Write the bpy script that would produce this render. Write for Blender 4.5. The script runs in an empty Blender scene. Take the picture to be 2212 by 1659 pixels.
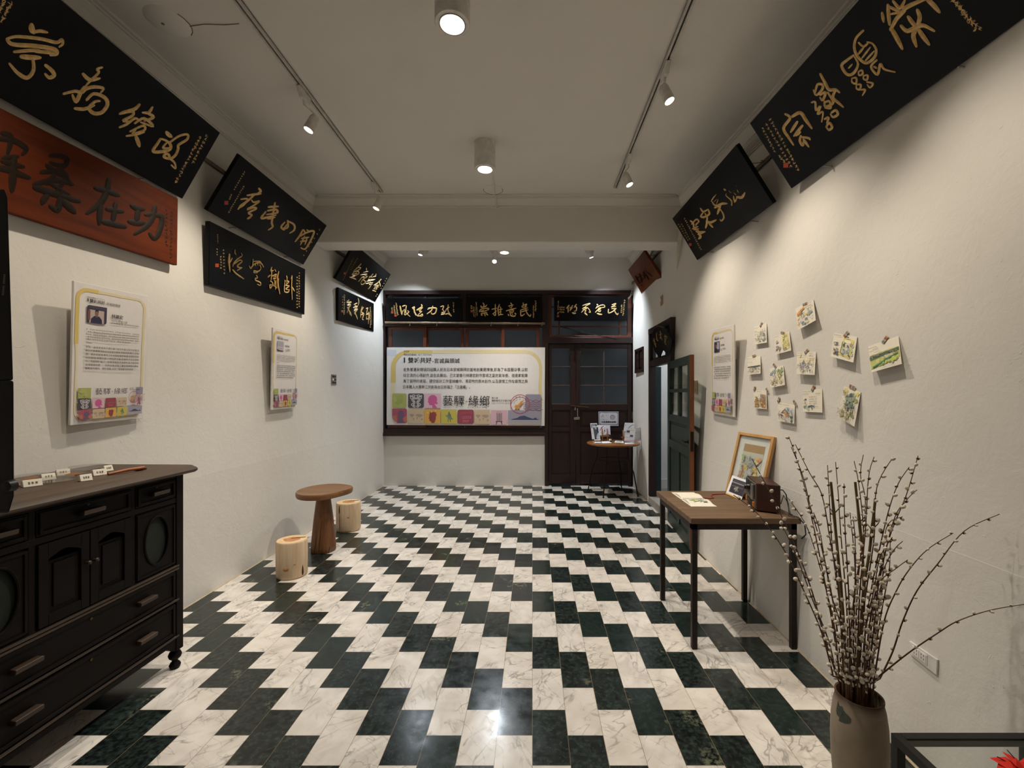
import bpy, math, random
from mathutils import Vector, Matrix
random.seed(7)
C = bpy.context.scene.collection
SC = bpy.context.scene
PI = math.pi

# ---------------------------------------------------------------- camera
F, CU, CV, H = 945.0, 1150.0, 850.0, 1.45        # focal length (px of the 2212 frame), vanishing point, eye height
cd = bpy.data.cameras.new('camera'); cam = bpy.data.objects.new('camera', cd); C.objects.link(cam)
cd.sensor_width = 36; cd.lens = 36 * F / 2212; cd.clip_start = .05
cd.shift_x = (1106 - CU) / 2212; cd.shift_y = (CV - 829.5) / 2212
cam.location = (0, 0, H); cam.rotation_euler = (PI / 2, 0, 0)
SC.camera = cam

# ---------------------------------------------------------------- world, exposure
W = bpy.data.worlds.new('dusk'); SC.world = W; W.use_nodes = True
W.node_tree.nodes['Background'].inputs[0].default_value = (.66, .74, .85, 1)
W.node_tree.nodes['Background'].inputs[1].default_value = .022
vs = SC.view_settings
vs.view_transform = 'Standard'; vs.look = 'None'; vs.gamma = 1; vs.use_curve_mapping = False
vs.exposure = 0.31
SC.cycles.max_bounces = 8; SC.cycles.diffuse_bounces = 4; SC.cycles.glossy_bounces = 3
SC.cycles.transmission_bounces = 6; SC.cycles.transparent_max_bounces = 40
SC.cycles.caustics_reflective = False; SC.cycles.caustics_refractive = False
SC.cycles.use_denoising = True; SC.cycles.sample_clamp_indirect = 4
WARM, SOFT, COOL = (1, .885, .725), (1, .945, .86), (.80, .90, 1)

def aim_lamp(loc, target, power, deg, blend, col, rad=.025):
    l = bpy.data.lights.new('lamp_light', 'SPOT'); l.energy = power; l.spot_size = math.radians(deg); l.spot_blend = blend
    l.color = col; l.shadow_soft_size = rad
    o = bpy.data.objects.new('lamp_light', l); C.objects.link(o); o.location = loc
    o.rotation_euler = (Vector(target) - Vector(loc)).to_track_quat('-Z', 'Y').to_euler()
    return o

# ---------------------------------------------------------------- measuring helpers: the sight line through a point of the photo meets a plane of the room
def atY(u, v, Y): return Vector(((u - CU) / F * Y, Y, H - (v - CV) / F * Y))
def atX(u, v, X): return atY(u, v, X * F / (u - CU))
def atZ(u, v, Z): return atY(u, v, (H - Z) * F / (v - CV))
def XL(Y, Z):                                    # left wall, leaning outward towards the street end
    b = -2.352 + .003 * Y; w = min(1, 1 - (Y / 6.87) ** 2)
    return b if Z < .872 else b - .0003 - .12 * w * (Z - .872) / 2.628
def XR(Y, Z):                                    # right wall, crooked: it leans outward at the top
    b = 1.46 + .0167 * Y; w = max(0, min(1, 1 - max(0, Y / 5.3) ** 3))
    return b + .06 * w * Z / .872 if Z < .872 else b + .0003 + w * (.0602 + .2748 * (Z - .872) / 2.628)
def atWall(u, v, off=0.0, side=1):
    Y = 3.0
    for _ in range(60):
        Z = H - (v - CV) / F * Y
        X = XR(Y, Z) - off if side > 0 else XL(Y, Z) + off
        Y = .5 * Y + .5 * max(.3, min(9, X * F / (u - CU)))
    return atY(u, v, Y)

# ---------------------------------------------------------------- objects
def props(o, label=None, cat=None, group=None, kind=None):
    if label: o['label'] = label
    if cat: o['category'] = cat
    if group: o['group'] = group
    if kind: o['kind'] = kind
    return o
def thing(name, loc, label, cat, group=None):
    o = bpy.data.objects.new(name, None); o.empty_display_size = .05; C.objects.link(o); o.location = loc
    return props(o, label, cat, group)
def origin(o):
    p = Vector((0, 0, 0))
    while o: p += o.location; o = o.parent
    return p

class MB:
    """collects shapes and links them as ONE mesh object; coordinates are room coordinates"""
    def __init__(s): s.v = []; s.f = []; s.m = []; s.c = []
    def add(s, vs, fs, mi=0, col=None):
        n = len(s.v); s.v += [Vector(p) for p in vs]
        for f in fs: s.f.append([n + i for i in f]); s.m.append(mi); s.c.append(col)
        return s
    def box(s, lo, hi, mi=0):
        (a, b, c), (d, e, f) = lo, hi
        return s.add([(a,b,c),(d,b,c),(d,e,c),(a,e,c),(a,b,f),(d,b,f),(d,e,f),(a,e,f)],
                     [(0,3,2,1),(4,5,6,7),(0,1,5,4),(1,2,6,5),(2,3,7,6),(3,0,4,7)], mi)
    def hexa(s, p, q, mi=0):                      # two matching polygons joined into a solid
        n = len(p)
        return s.add(list(p) + list(q), [tuple(range(n))[::-1], tuple(range(n, 2*n))] +
                     [(i, (i+1) % n, n + (i+1) % n, n + i) for i in range(n)], mi)
    def slab(s, quad, thick, mi=0):               # a quad with thickness, thick = vector or length along the back of its normal
        q = [Vector(p) for p in quad]
        if not isinstance(thick, Vector):
            thick = -(q[1] - q[0]).cross(q[3] - q[0]).normalized() * thick
        return s.hexa(q, [p + thick for p in q], mi)
    def obox(s, c, ax, ay, az, mi=0):             # oriented box: centre and three half-axes
        c, ax, ay, az = map(Vector, (c, ax, ay, az))
        return s.hexa([c-ax-ay-az, c+ax-ay-az, c+ax+ay-az, c-ax+ay-az], [c-ax-ay+az, c+ax-ay+az, c+ax+ay+az, c-ax+ay+az], mi)
    def tube(s, pts, r, n=8, mi=0, caps=True):
        pts = [Vector(p) for p in pts]; k = len(pts); rr = r if isinstance(r, (list, tuple)) else [r] * k
        base = len(s.v); up = None
        for i, p in enumerate(pts):
            d = (pts[min(i+1, k-1)] - pts[max(i-1, 0)]).normalized()
            if up is None: up = Vector((0,0,1)) if abs(d.z) < .9 else Vector((1,0,0))
            a = (up - d * up.dot(d)).normalized(); b = d.cross(a); up = a
            for j in range(n):
                t = 2*PI*j/n; s.v.append(p + (a*math.cos(t) + b*math.sin(t)) * rr[i])
        for i in range(k-1):
            for j in range(n):
                s.f.append([base+i*n+j, base+i*n+(j+1)%n, base+(i+1)*n+(j+1)%n, base+(i+1)*n+j]); s.m.append(mi); s.c.append(None)
        if caps:
            s.f.append([base+j for j in range(n)][::-1]); s.f.append([base+(k-1)*n+j for j in range(n)]); s.m += [mi, mi]; s.c += [None, None]
        return s
    def lathe(s, o, prof, n=32, mi=0, axis=None, sx=1.0, sy=1.0, ends=(1, 1)):   # prof = [(r, h)...] from bottom to top around axis through o
        o = Vector(o); q = (Vector(axis).normalized().to_track_quat('Z', 'Y') if axis is not None else None)
        base = len(s.v)
        for r, h in prof:
            for j in range(n):
                t = 2*PI*j/n; p = Vector((r*sx*math.cos(t), r*sy*math.sin(t), h))
                s.v.append(o + (q @ p if q else p))
        for i in range(len(prof)-1):
            for j in range(n):
                s.f.append([base+i*n+j, base+i*n+(j+1)%n, base+(i+1)*n+(j+1)%n, base+(i+1)*n+j]); s.m.append(mi); s.c.append(None)
        if ends[0] and prof[0][0] > 1e-6: s.f.append([base+j for j in range(n)][::-1]); s.m.append(mi); s.c.append(None)
        if ends[1] and prof[-1][0] > 1e-6: s.f.append([base+(len(prof)-1)*n+j for j in range(n)]); s.m.append(mi); s.c.append(None)
        return s
    def build(s, name, mat, parent=None, smooth=False, bevel=0, label=None, seg=2):
        me = bpy.data.meshes.new(name); off = origin(parent) if parent else Vector((0,0,0))
        if parent is None and s.v:
            lo = [min(p[i] for p in s.v) for i in range(3)]; hi = [max(p[i] for p in s.v) for i in range(3)]
            off = Vector(((lo[0]+hi[0])/2, (lo[1]+hi[1])/2, lo[2]))
        me.from_pydata([p - off for p in s.v], [], s.f)
        for m in (mat if isinstance(mat, (list, tuple)) else [mat]): me.materials.append(m)
        me.polygons.foreach_set('material_index', s.m)
        if any(c is not None for c in s.c):
            at = me.color_attributes.new('Col', 'FLOAT_COLOR', 'CORNER')
            for p, c in zip(me.polygons, s.c):
                for li in p.loop_indices: at.data[li].color = (*(c or (1,1,1)), 1)
        if smooth:
            me.polygons.foreach_set('use_smooth', [True]*len(me.polygons))
            me.set_sharp_from_angle(angle=math.radians(40))
        me.update()
        o = bpy.data.objects.new(name, me); C.objects.link(o); o.parent = parent
        if parent is None: o.location = off
        if bevel:
            b = o.modifiers.new('edge', 'BEVEL'); b.width = bevel; b.segments = seg; b.limit_method = 'ANGLE'; b.angle_limit = math.radians(50)
        if label: o['label'] = label
        return o
def struct(name, mb, mat, parent=None, **k):
    o = mb.build(name, mat, parent, **k)
    if parent is None: o['kind'] = 'structure'
    return o
def sroot(name, loc):
    o = bpy.data.objects.new(name, None); C.objects.link(o); o.location = loc; o['kind'] = 'structure'; return o

# ---------------------------------------------------------------- materials
def lin(h):
    h = h.lstrip('#'); r = []
    for i in (0, 2, 4):
        c = int(h[i:i+2], 16) / 255; r.append(c/12.92 if c <= .04045 else ((c+.055)/1.055)**2.4)
    return tuple(r)
class NT:
    def __init__(s, name):
        s.mat = bpy.data.materials.new(name); s.mat.use_nodes = True; s.t = s.mat.node_tree; s.b = s.t.nodes['Principled BSDF']
    def n(s, typ, **k):
        o = s.t.nodes.new('ShaderNode' + typ)
        for a, v in k.items(): setattr(o, a, v)
        return o
    def put(s, sock, v):
        if isinstance(v, bpy.types.NodeSocket): s.t.links.new(v, sock)
        elif isinstance(v, tuple) and len(v) == 3 and sock.type == 'RGBA': sock.default_value = (*v, 1)
        else: sock.default_value = v
    def math(s, op, a, b=None, c=None):
        o = s.n('Math', operation=op); s.put(o.inputs[0], a)
        if b is not None: s.put(o.inputs[1], b)
        if c is not None: s.put(o.inputs[2], c)
        return o.outputs[0]
    def mix(s, f, a, b):
        o = s.n('MixRGB'); s.put(o.inputs[0], f); s.put(o.inputs[1], a); s.put(o.inputs[2], b); return o.outputs[0]
    def pos(s, scale=(1,1,1), rot=(0,0,0), loc=(0,0,0)):
        o = s.n('NewGeometry'); m = s.n('Mapping'); s.t.links.new(o.outputs['Position'], m.inputs[0])
        m.inputs['Scale'].default_value = scale; m.inputs['Rotation'].default_value = rot; m.inputs['Location'].default_value = loc
        return m.outputs[0]
    def noise(s, vec, scale, detail=3, rough=.5, dist=0.0):
        o = s.n('TexNoise'); s.put(o.inputs['Vector'], vec); o.inputs['Scale'].default_value = scale
        o.inputs['Detail'].default_value = detail; o.inputs['Roughness'].default_value = rough; o.inputs['Distortion'].default_value = dist
        return o.outputs['Fac']
    def ramp(s, f, a, b, x0=0.0, x1=1.0):
        o = s.n('MapRange'); s.put(o.inputs[0], f); o.inputs[1].default_value = x0; o.inputs[2].default_value = x1
        return s.mix(o.outputs[0], a, b)
    def rng(s, f, x0, x1, y0=0.0, y1=1.0):
        o = s.n('MapRange'); s.put(o.inputs[0], f)
        for i, x in enumerate((x0, x1, y0, y1)): o.inputs[i+1].default_value = x
        return o.outputs[0]
    def bump(s, h, strength, dist=.01):
        o = s.n('Bump'); o.inputs['Strength'].default_value = strength; o.inputs['Distance'].default_value = dist
        s.put(o.inputs['Height'], h); s.put(s.b.inputs['Normal'], o.outputs[0])
    def set(s, **k):
        for a, v in k.items(): s.put(s.b.inputs[a.replace('_', ' ')], v)
        return s.mat
def plain(name, col, rough=.6, metal=0.0, var=.12, scale=25, **k):
    t = NT(name); c = lin(col) if isinstance(col, str) else col
    f = t.noise(t.pos(), scale, 3)
    d = tuple(x * (1 - var) for x in c); e = tuple(min(1, x * (1 + var)) for x in c)
    return t.set(Base_Color=t.ramp(f, d, e, .3, .7), Roughness=rough, Metallic=metal, **k)
def wood(name, a, b, along='y', rough=.5, rings=14, fine=90, bump=.15):
    t = NT(name); st = {'x': (.08,1,1), 'y': (1,.08,1), 'z': (1,1,.08)}[along]
    v = t.pos(st); f1 = t.noise(v, rings, 4, .6, 1.2); f2 = t.noise(v, fine, 3, .6)
    f = t.math('ADD', t.math('MULTIPLY', f1, .7), t.math('MULTIPLY', f2, .3))
    t.bump(f2, bump, .003)
    return t.set(Base_Color=t.ramp(f, lin(a), lin(b), .32, .68), Roughness=rough)
def plaster(name, col, var, bump=.5, stains=True):
    t = NT(name); p = t.pos(); c = lin(col)
    big = t.noise(p, 1.7, 4, .6); mid = t.noise(p, 9, 5, .65, .4); fine = t.noise(p, 60, 3)
    pit = t.rng(t.noise(p, 13, 5, .6, 2.2), .66, .72)
    h = t.math('ADD', t.math('MULTIPLY', mid, .55), t.math('MULTIPLY', fine, .05))
    h = t.math('ADD', h, t.math('MULTIPLY', pit, .22))
    t.bump(h, bump, .012)
    col2 = t.ramp(big, tuple(x*(1-var) for x in c), c, .3, .7)
    if stains:
        sp = t.rng(t.noise(t.pos(), 5.5, 8, .7, .8), .70, .78)
        col2 = t.mix(t.math('MULTIPLY', sp, .28), col2, lin('#8a8070'))
    return t.set(Base_Color=col2, Roughness=.85)
M = {}
M['wall'] = plaster('white_plaster', '#dcd8d1', .05, .42)
M['ceil'] = plaster('ceiling_paint', '#e0dcd6', .04, .10, False)
M['trim'] = plaster('cornice_paint', '#e0dcd5', .05, .12, False)
M['black'] = NT('black_lacquer'); _t = M['black']
M['black'] = _t.set(Base_Color=_t.ramp(_t.noise(_t.pos(), 3, 4), (.0012,.0012,.0018), (.003,.003,.0042), .3, .7),
                    Roughness=_t.rng(_t.noise(_t.pos(), 2.2, 3), .3, .7, .28, .40), Specular_IOR_Level=.18)
M['gold'] = NT('gold_paint'); _t = M['gold']
M['gold'] = _t.set(Base_Color=_t.ramp(_t.noise(_t.pos(), 60, 3), lin('#cda25c'), lin('#eccb8c'), .3, .7), Roughness=.45, Metallic=.15)
M['faded'] = plain('faded_gold_paint', '#a5803f', .5, .3)
M['seal'] = plain('seal_red', '#b0472c', .6)
M['redwood'] = wood('red_brown_board', '#431a0b', '#6a2e11', 'y', .62, 5, 50)
M['brownboard'] = wood('brown_lacquer_board', '#4a2112', '#7a3b1e', 'y', .3, 4, 40)
M['darkrelief'] = plain('dark_carved_wood', '#241a12', .6)
for _k in ('redwood', 'darkrelief', 'brownboard'): M[_k].node_tree.nodes['Principled BSDF'].inputs['Specular IOR Level'].default_value = .12
M['frame'] = wood('dark_red_timber', '#190907', '#2c130e', 'z', .45, 8, 60)
M['sash'] = wood('orange_brown_sash', '#4a2415', '#6b3520', 'z', .45, 8, 60)
M['cab'] = wood('blackened_cabinet_wood', '#0f0b08', '#191210', 'y', .5, 7, 70)
M['cab'].node_tree.nodes['Principled BSDF'].inputs['Specular IOR Level'].default_value = .12
M['cabtop'] = wood('dark_brown_cabinet_top', '#35281d', '#524030', 'y', .55, 9, 70)
M['cabedge'] = wood('worn_moulding', '#2c2018', '#463526', 'y', .45, 9, 70)
M['iron'] = plain('dark_iron', '#1d1815', .5, .6)
M['rust'] = plain('brown_black_steel', '#2a201b', .55, .5, .3, 40)
M['white'] = plain('white_enamel', '#dcd8d2', .45)
M['rail'] = plain('track_grey', '#c4bfb8', .5)
M['railslot'] = plain('track_slot', '#2d2a27', .7)
M['steel'] = plain('brushed_steel', '#9a958c', .4, .8)
M['brass'] = plain('old_brass', '#5f4c2e', .4, .8)
M['board'] = plain('white_foam_board', '#e3dedb', .7, 0, .02)
M['paper'] = plain('cream_paper', '#ddd6c6', .8, 0, .03)
M['whitepaper'] = plain('white_paper', '#e2e3e8', .8, 0, .03)
def emis(name, col, s):
    t = NT(name); return t.set(Base_Color=col, Emission_Color=col, Emission_Strength=s)
M['lampwarm'] = emis('warm_lamp_face', (1, .86, .66), 14)
M['lampcool'] = emis('cool_lamp_face', (.85, .93, 1), 18)
def glassmat(name, col, rough, ior=1.45, trans=1.0):
    t = NT(name); return t.set(Base_Color=col, Roughness=rough, Transmission_Weight=trans, IOR=ior)
M['frost'] = glassmat('frosted_pane', (.72,.78,.82), .30)
def thinglass(name, tint, refl=1.0):
    t = NT(name); tr = t.n('BsdfTransparent'); tr.inputs[0].default_value = (*tint, 1); gl = t.n('BsdfGlossy'); gl.inputs['Roughness'].default_value = .03
    fr = t.n('Fresnel'); fr.inputs[0].default_value = 1.45; mx = t.n('MixShader'); gm = t.n('NewGeometry'); t.put(mx.inputs[0], t.math('MULTIPLY', t.math('MULTIPLY', fr.outputs[0], refl), t.math('SUBTRACT', 1.0, gm.outputs['Backfacing'])))
    t.t.links.new(tr.outputs[0], mx.inputs[1]); t.t.links.new(gl.outputs[0], mx.inputs[2]); t.t.links.new(mx.outputs[0], t.t.nodes['Material Output'].inputs[0]); return t.mat
M['clear'] = thinglass('clear_glass', (.95,.97,.96))
_t = NT('printed_ink'); _a = _t.n('Attribute', attribute_name='Col'); M['print'] = _t.set(Base_Color=_a.outputs['Color'], Roughness=.65)

def floor_mat():
    t = NT('black_and_white_marble_tiles'); W_, L_ = .15, .30
    g = t.n('NewGeometry'); s = t.n('SeparateXYZ'); t.t.links.new(g.outputs['Position'], s.inputs[0])
    x, y = s.outputs[0], s.outputs[1]
    xc = t.math('DIVIDE', x, W_); col = t.math('FLOOR', xc)
    yc = t.math('DIVIDE', t.math('ADD', t.math('SUBTRACT', y, 1.705), t.math('MULTIPLY', col, .15)), L_)
    row = t.math('FLOOR', yc); par = t.math('FLOORED_MODULO', row, 2.0)
    cid = t.n('CombineXYZ'); t.put(cid.inputs[0], col); t.put(cid.inputs[1], row)
    wn = t.n('TexWhiteNoise', noise_dimensions='3D'); t.t.links.new(cid.outputs[0], wn.inputs['Vector'])
    rnd = wn.outputs['Value']; rc = wn.outputs['Color']
    off = t.n('VectorMath', operation='MULTIPLY'); t.put(off.inputs[0], rc); off.inputs[1].default_value = (37, 53, 29)
    p0 = t.n('VectorMath', operation='ADD'); t.t.links.new(g.outputs['Position'], p0.inputs[0]); t.t.links.new(off.outputs[0], p0.inputs[1])
    vr = t.n('VectorRotate', rotation_type='Z_AXIS'); t.put(vr.inputs['Vector'], p0.outputs[0]); t.put(vr.inputs['Angle'], t.math('MULTIPLY_ADD', rnd, 1.1, .05))
    st = t.n('Mapping'); t.t.links.new(vr.outputs[0], st.inputs[0]); st.inputs['Scale'].default_value = (1, .40, 1)
    vr2 = t.n('VectorRotate', rotation_type='Z_AXIS'); t.put(vr2.inputs['Vector'], p0.outputs[0]); t.put(vr2.inputs['Angle'], t.math('MULTIPLY_ADD', rnd, -.9, -.35))
    st2 = t.n('Mapping'); t.t.links.new(vr2.outputs[0], st2.inputs[0]); st2.inputs['Scale'].default_value = (1, .30, 1)
    def vein(scale, w, d, st=st):
        n = t.noise(st.outputs[0], scale, 3, .5, d)
        return t.rng(t.math('ABSOLUTE', t.math('SUBTRACT', n, .5)), 0, w, 1, 0)
    v1, v2, v3 = vein(8, .017, .5), vein(16, .016, .5, st2), vein(7, .06, .4)
    cloud = t.noise(p0.outputs[0], 8, 3)
    mask = t.rng(t.noise(p0.outputs[0], 7, 2), .36, .54)
    wcol = t.ramp(cloud, lin('#c9c1b8'), lin('#e2dcd4'), .3, .7)
    wcol = t.mix(t.math('MULTIPLY', rnd, .25), wcol, lin('#d6c9b6'))
    wcol = t.mix(t.math('MULTIPLY', t.math('MULTIPLY', v1, mask), .60), wcol, lin('#6a635d'))
    wcol = t.mix(t.math('MULTIPLY', t.math('MULTIPLY', v2, mask), .40), wcol, lin('#6f6862'))
    wcol = t.mix(t.math('MULTIPLY', t.math('MULTIPLY', v3, mask), .28), wcol, lin('#8f8880'))
    bn = t.noise(p0.outputs[0], 45, 6, .7); bcl = t.noise(p0.outputs[0], 6, 3)
    bcol = t.ramp(t.math('MULTIPLY', bn, t.math('MULTIPLY_ADD', bcl, .35, .7)), (.0045,.006,.006), (.030,.046,.039), .36, .60)
    bcol = t.mix(t.math('MULTIPLY', t.math('GREATER_THAN', rnd, .7), .45), bcol, (.012,.024,.020))
    worn = t.math('MULTIPLY', t.rng(t.noise(p0.outputs[0], 4.5, 2), .64, .70), t.rng(bn, .45, .62))
    bcol = t.mix(t.math('MULTIPLY', worn, .6), bcol, lin('#77795f'))
    c = t.mix(par, bcol, wcol)
    fx = t.math('FRACT', xc); ex = t.math('MINIMUM', fx, t.math('SUBTRACT', 1.0, fx))
    fy = t.math('FRACT', yc); ey = t.math('MINIMUM', fy, t.math('SUBTRACT', 1.0, fy))
    gl = t.math('MAXIMUM', t.math('LESS_THAN', ex, .0075), t.math('LESS_THAN', ey, .0022))
    c = t.mix(t.math('MULTIPLY', gl, .75), c, lin('#7d6a50'))
    ro = t.rng(t.noise(t.pos(), 12, 4), .3, .7, .13, .26)
    return t.set(Base_Color=c, Roughness=ro, Specular_IOR_Level=.5)
M['floor'] = floor_mat()
# ================================================================ THE SETTING
YB, ZC = 6.87, 3.587
struct('floor', MB().box((-2.7, -2.2, -.12), (2.0, 7.1, 0)), M['floor'])
struct('ceiling', MB().box((-2.75, -2.2, ZC), (3.1, 7.1, ZC + .12)), M['ceil'])

def wall_strip(mb, fn, ys, zs, thick):
    g = [[Vector((fn(y, z), y, z)) for z in zs] for y in ys]
    o = [[Vector((fn(y, z) + thick, y, z)) for z in zs] for y in ys]
    q = lambda a, b, c, d: mb.add([a, b, c, d], [(0, 1, 2, 3) if thick > 0 else (3, 2, 1, 0)])
    a, b = len(ys) - 1, len(zs) - 1
    for i in range(a):
        for j in range(b):
            q(g[i][j], g[i][j+1], g[i+1][j+1], g[i+1][j]); q(o[i][j], o[i+1][j], o[i+1][j+1], o[i][j+1])
        q(g[i][0], g[i+1][0], o[i+1][0], o[i][0]); q(g[i][b], o[i][b], o[i+1][b], g[i+1][b])
    for j in range(b):
        q(g[0][j], o[0][j], o[0][j+1], g[0][j+1]); q(g[a][j], g[a][j+1], o[a][j+1], o[a][j])
span = lambda a, b, n: [a + (b - a) * i / n for i in range(n + 1)]
Z_ = [-.02, .25, .5, .871, .8725] + span(1.1, 3.62, 8)
DY0, DY1, DZ = 4.86, 5.80, 2.30                    # the doorway in the right wall
w = MB(); wall_strip(w, XL, span(-2.2, 7.0, 30), Z_, -.15); struct('wall_left', w, M['wall'])
w = MB(); wall_strip(w, XR, span(-2.2, DY0, 24), Z_, .12); wall_strip(w, XR, span(DY1, 7.0, 4), Z_, .12)
wall_strip(w, XR, span(DY0, DY1, 3), span(DZ, 3.62, 3), .12); struct('wall_right', w, M['wall'])
w = MB().box((-2.5, YB, 3.064), (1.72, YB + .15, 3.62)).box((-2.5, YB, -.02), (.215, YB + .15, .832)); struct('wall_back', w, M['wall'])
struct('wall_front', MB().box((-2.7, -2.3, -.02), (2.0, -2.2, 3.62)), M['wall'])
# the beam across the room
BY0, BY1, BZ = 4.776, 5.06, 3.10
struct('ceiling_beam', MB().box((-2.44, BY0, BZ), (1.74, BY1, ZC + .02)), M['trim'], bevel=.012)
# cornices
def cornice(name, path, out):                      # path = wall points at ceiling height, out = unit vector into the room
    prof = [(0, -.112), (.014, -.112), (.014, -.100), (.024, -.100), (.024, -.090), (.040, -.066), (.066, -.034), (.066, -.026), (.080, -.026), (.080, -.016), (.100, -.016), (.100, 0), (0, 0)]
    mb = MB(); rows = [[Vector(p) + Vector(out) * a + Vector((0, 0, ZC + h)) for a, h in prof] for p in path]
    for r0, r1 in zip(rows, rows[1:]):
        mb.hexa(r0, r1)
    struct(name, mb, M['trim'])
cornice('trim_1', [(XL(y, 3.53) - .004, y, 0) for y in span(-2.2, BY0, 8)], (1, 0, 0))
cornice('trim_2', [(XR(y, 3.53) + .004, y, 0) for y in span(-2.2, BY0, 8)], (-1, 0, 0))
cornice('trim_3', [(-2.42, BY0 + .002, 0), (1.70, BY0 + .002, 0)], (0, -1, 0))
cornice('trim_4', [(XL(y, 3.53) - .004, y, 0) for y in span(BY1, YB, 3)], (1, 0, 0))
cornice('trim_5', [(XR(y, 3.53) + .004, y, 0) for y in span(BY1, YB, 3)], (-1, 0, 0))
# narrow nailing strips the boards hang from
M['strip'] = plain('grey_brown_strip', '#6f665b', .7)
def strip(name, fn, s, y0, y1):
    mb = MB()
    ys = span(y0, y1, 6)
    for a, b in zip(ys, ys[1:]):
        x0, x1 = fn(a, 3.18), fn(b, 3.18)
        mb.hexa([(x0, a, 3.165), (x0 + s, a, 3.165), (x0 + s, a, 3.195), (x0, a, 3.195)], [(x1, b, 3.165), (x1 + s, b, 3.165), (x1 + s, b, 3.195), (x1, b, 3.195)])
    struct(name, mb, M['strip'])
strip('trim_6', XL, .014, -1, BY0); strip('trim_7', XR, -.014, -1, BY0); strip('trim_8', XL, .014, BY1, YB); strip('trim_9', XR, -.014, BY1, YB)
# thin mortar line along the floor
M['mortar'] = plain('yellowed_mortar', '#b5a283', .9)
for nm, fn, s in (('baseboard_left', XL, .006), ('baseboard_right', XR, -.006)):
    mb = MB()
    for y0, y1 in (((-2.2, 6.87),) if s > 0 else ((-2.2, DY0), (DY1, 6.87))):
        ys = span(y0, y1, 8)
        for a, b in zip(ys, ys[1:]):
            mb.hexa([(fn(a, 0), a, -.001), (fn(a, 0) + s, a, -.001), (fn(a, 0) + s, a, .002), (fn(a, 0), a, .006)],
                    [(fn(b, 0), b, -.001), (fn(b, 0) + s, b, -.001), (fn(b, 0) + s, b, .002), (fn(b, 0), b, .006)])
    struct(nm, mb, M['mortar'])

# ---------------------------------------------------------------- street front: window_1 and door_1
bx = lambda u: (u - CU) / F * YB
bz = lambda v: H - (v - CV) / F * YB
win = sroot('window_1', (-1.05, YB, .832))
XA, XM, XE = -2.36, bx(1178), 1.62
f = MB(); zz = 0
for lo, hi in (((XA, .800), (XA + .06, 3.064)), ((XM - .05, .832), (XM + .03, 3.064)), ((XA, 3.0), (XM, 3.064)), ((XA, .79), (XM, .90)), ((XA, bz(706)), (XM, bz(698))),
               ((bx(996) , bz(706)), (bx(1008), 3.06))):
    zz += .0007; f.box((lo[0], YB - .03 - zz, lo[1]), (hi[0], YB + .09 + zz, hi[1]))
f.box((XA, YB - .05, .785), (XM, YB + .0, .835))
f.build('window_frame', M['frame'], win, bevel=.006)
for k, (a, b) in enumerate(((840, 997), (1009, 1172))):
    m = MB(); zz = 0
    for lo, hi in (((bx(a), bz(697)), (bx(a) + .055, bz(632))), ((bx(b) - .055, bz(697)), (bx(b), bz(632))), ((bx(a), bz(640)), (bx(b), bz(633))), ((bx(a), bz(697)), (bx(b), bz(690))), ((bx((a+b)/2) - .02, bz(697)), (bx((a+b)/2) + .02, bz(632)))):
        zz += .0003; m.box((lo[0], YB + .0 - zz, lo[1]), (hi[0], YB + .045 + zz, hi[1]))
    sa = m.build('top_light', M['frame'], win, bevel=.004)
    MB().box((bx(a) + .03, YB + .02, bz(694)), (bx(b) - .03, YB + .026, bz(636))).build('pane', M['frost'], sa)
for a, b, d in ((839, 921, .0), (917, 1001, .04), (1004, 1088, .04), (1083, 1166, .0)):
    m = MB(); z0, z1 = .91, bz(706); zz = 0
    for lo, hi in (((bx(a), z0), (bx(a) + .052, z1)), ((bx(b) - .052, z0), (bx(b), z1)), ((bx(a), z1 - .045), (bx(b), z1)), ((bx(a), z0), (bx(b), z0 + .07))):
        zz += .0002; m.box((lo[0], YB + .006 + d - zz, lo[1]), (hi[0], YB + .036 + d + zz, hi[1]))
    sa = m.build('sliding_sash', M['sash'], win, bevel=.004)
    MB().box((bx(a) + .04, YB + .018 + d, z0 + .05), (bx(b) - .04, YB + .024 + d, z1 - .03)).build('pane', M['frost'], sa)

door = sroot('door_1', (.9, YB, 0))
f = MB(); zz = 0
for lo, hi in (((XM - .01, 0), (XM + .045, 3.064)), ((bx(1366), 0), (XE, 3.064)), ((XM, 3.0), (XE, 3.064)), ((XM, bz(742)), (XE, bz(729)))):
    zz += .0007; f.box((lo[0], YB - .03 - zz, lo[1]), (hi[0], YB + .10 + zz, hi[1]))
f.build('door_frame', M['frame'], door, bevel=.006)
m = MB(); a, b = XM + .05, bx(1365); zz = 0
for lo, hi in (((a, bz(729)), (a + .05, bz(634))), ((b - .07, bz(729)), (b, bz(634))), ((a, bz(642)), (b, bz(634))), ((a, bz(729)), (b, bz(724.5)))):
    zz += .0006; m.box((lo[0], YB - zz, lo[1]), (hi[0], YB + .05 + zz, hi[1]))
ts = m.build('transom_sash', M['sash'], door, bevel=.004)
m = MB()
for u in (1208, 1339): m.box((bx(u) - .012, YB + .008, bz(726)), (bx(u) + .012, YB + .032, bz(640)))
for v in (663, 705): m.box((a, YB + .0074, bz(v) - .011), (b, YB + .032, bz(v) + .011))
m.build('glazing_bar', M['sash'], ts, bevel=.003)
MB().box((a + .02, YB + .017, bz(727)), (b - .02, YB + .023, bz(637))).build('pane', M['frost'], ts)
M['barline'] = plain('worn_glazing_bar', '#4a3c36', .5)
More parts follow.
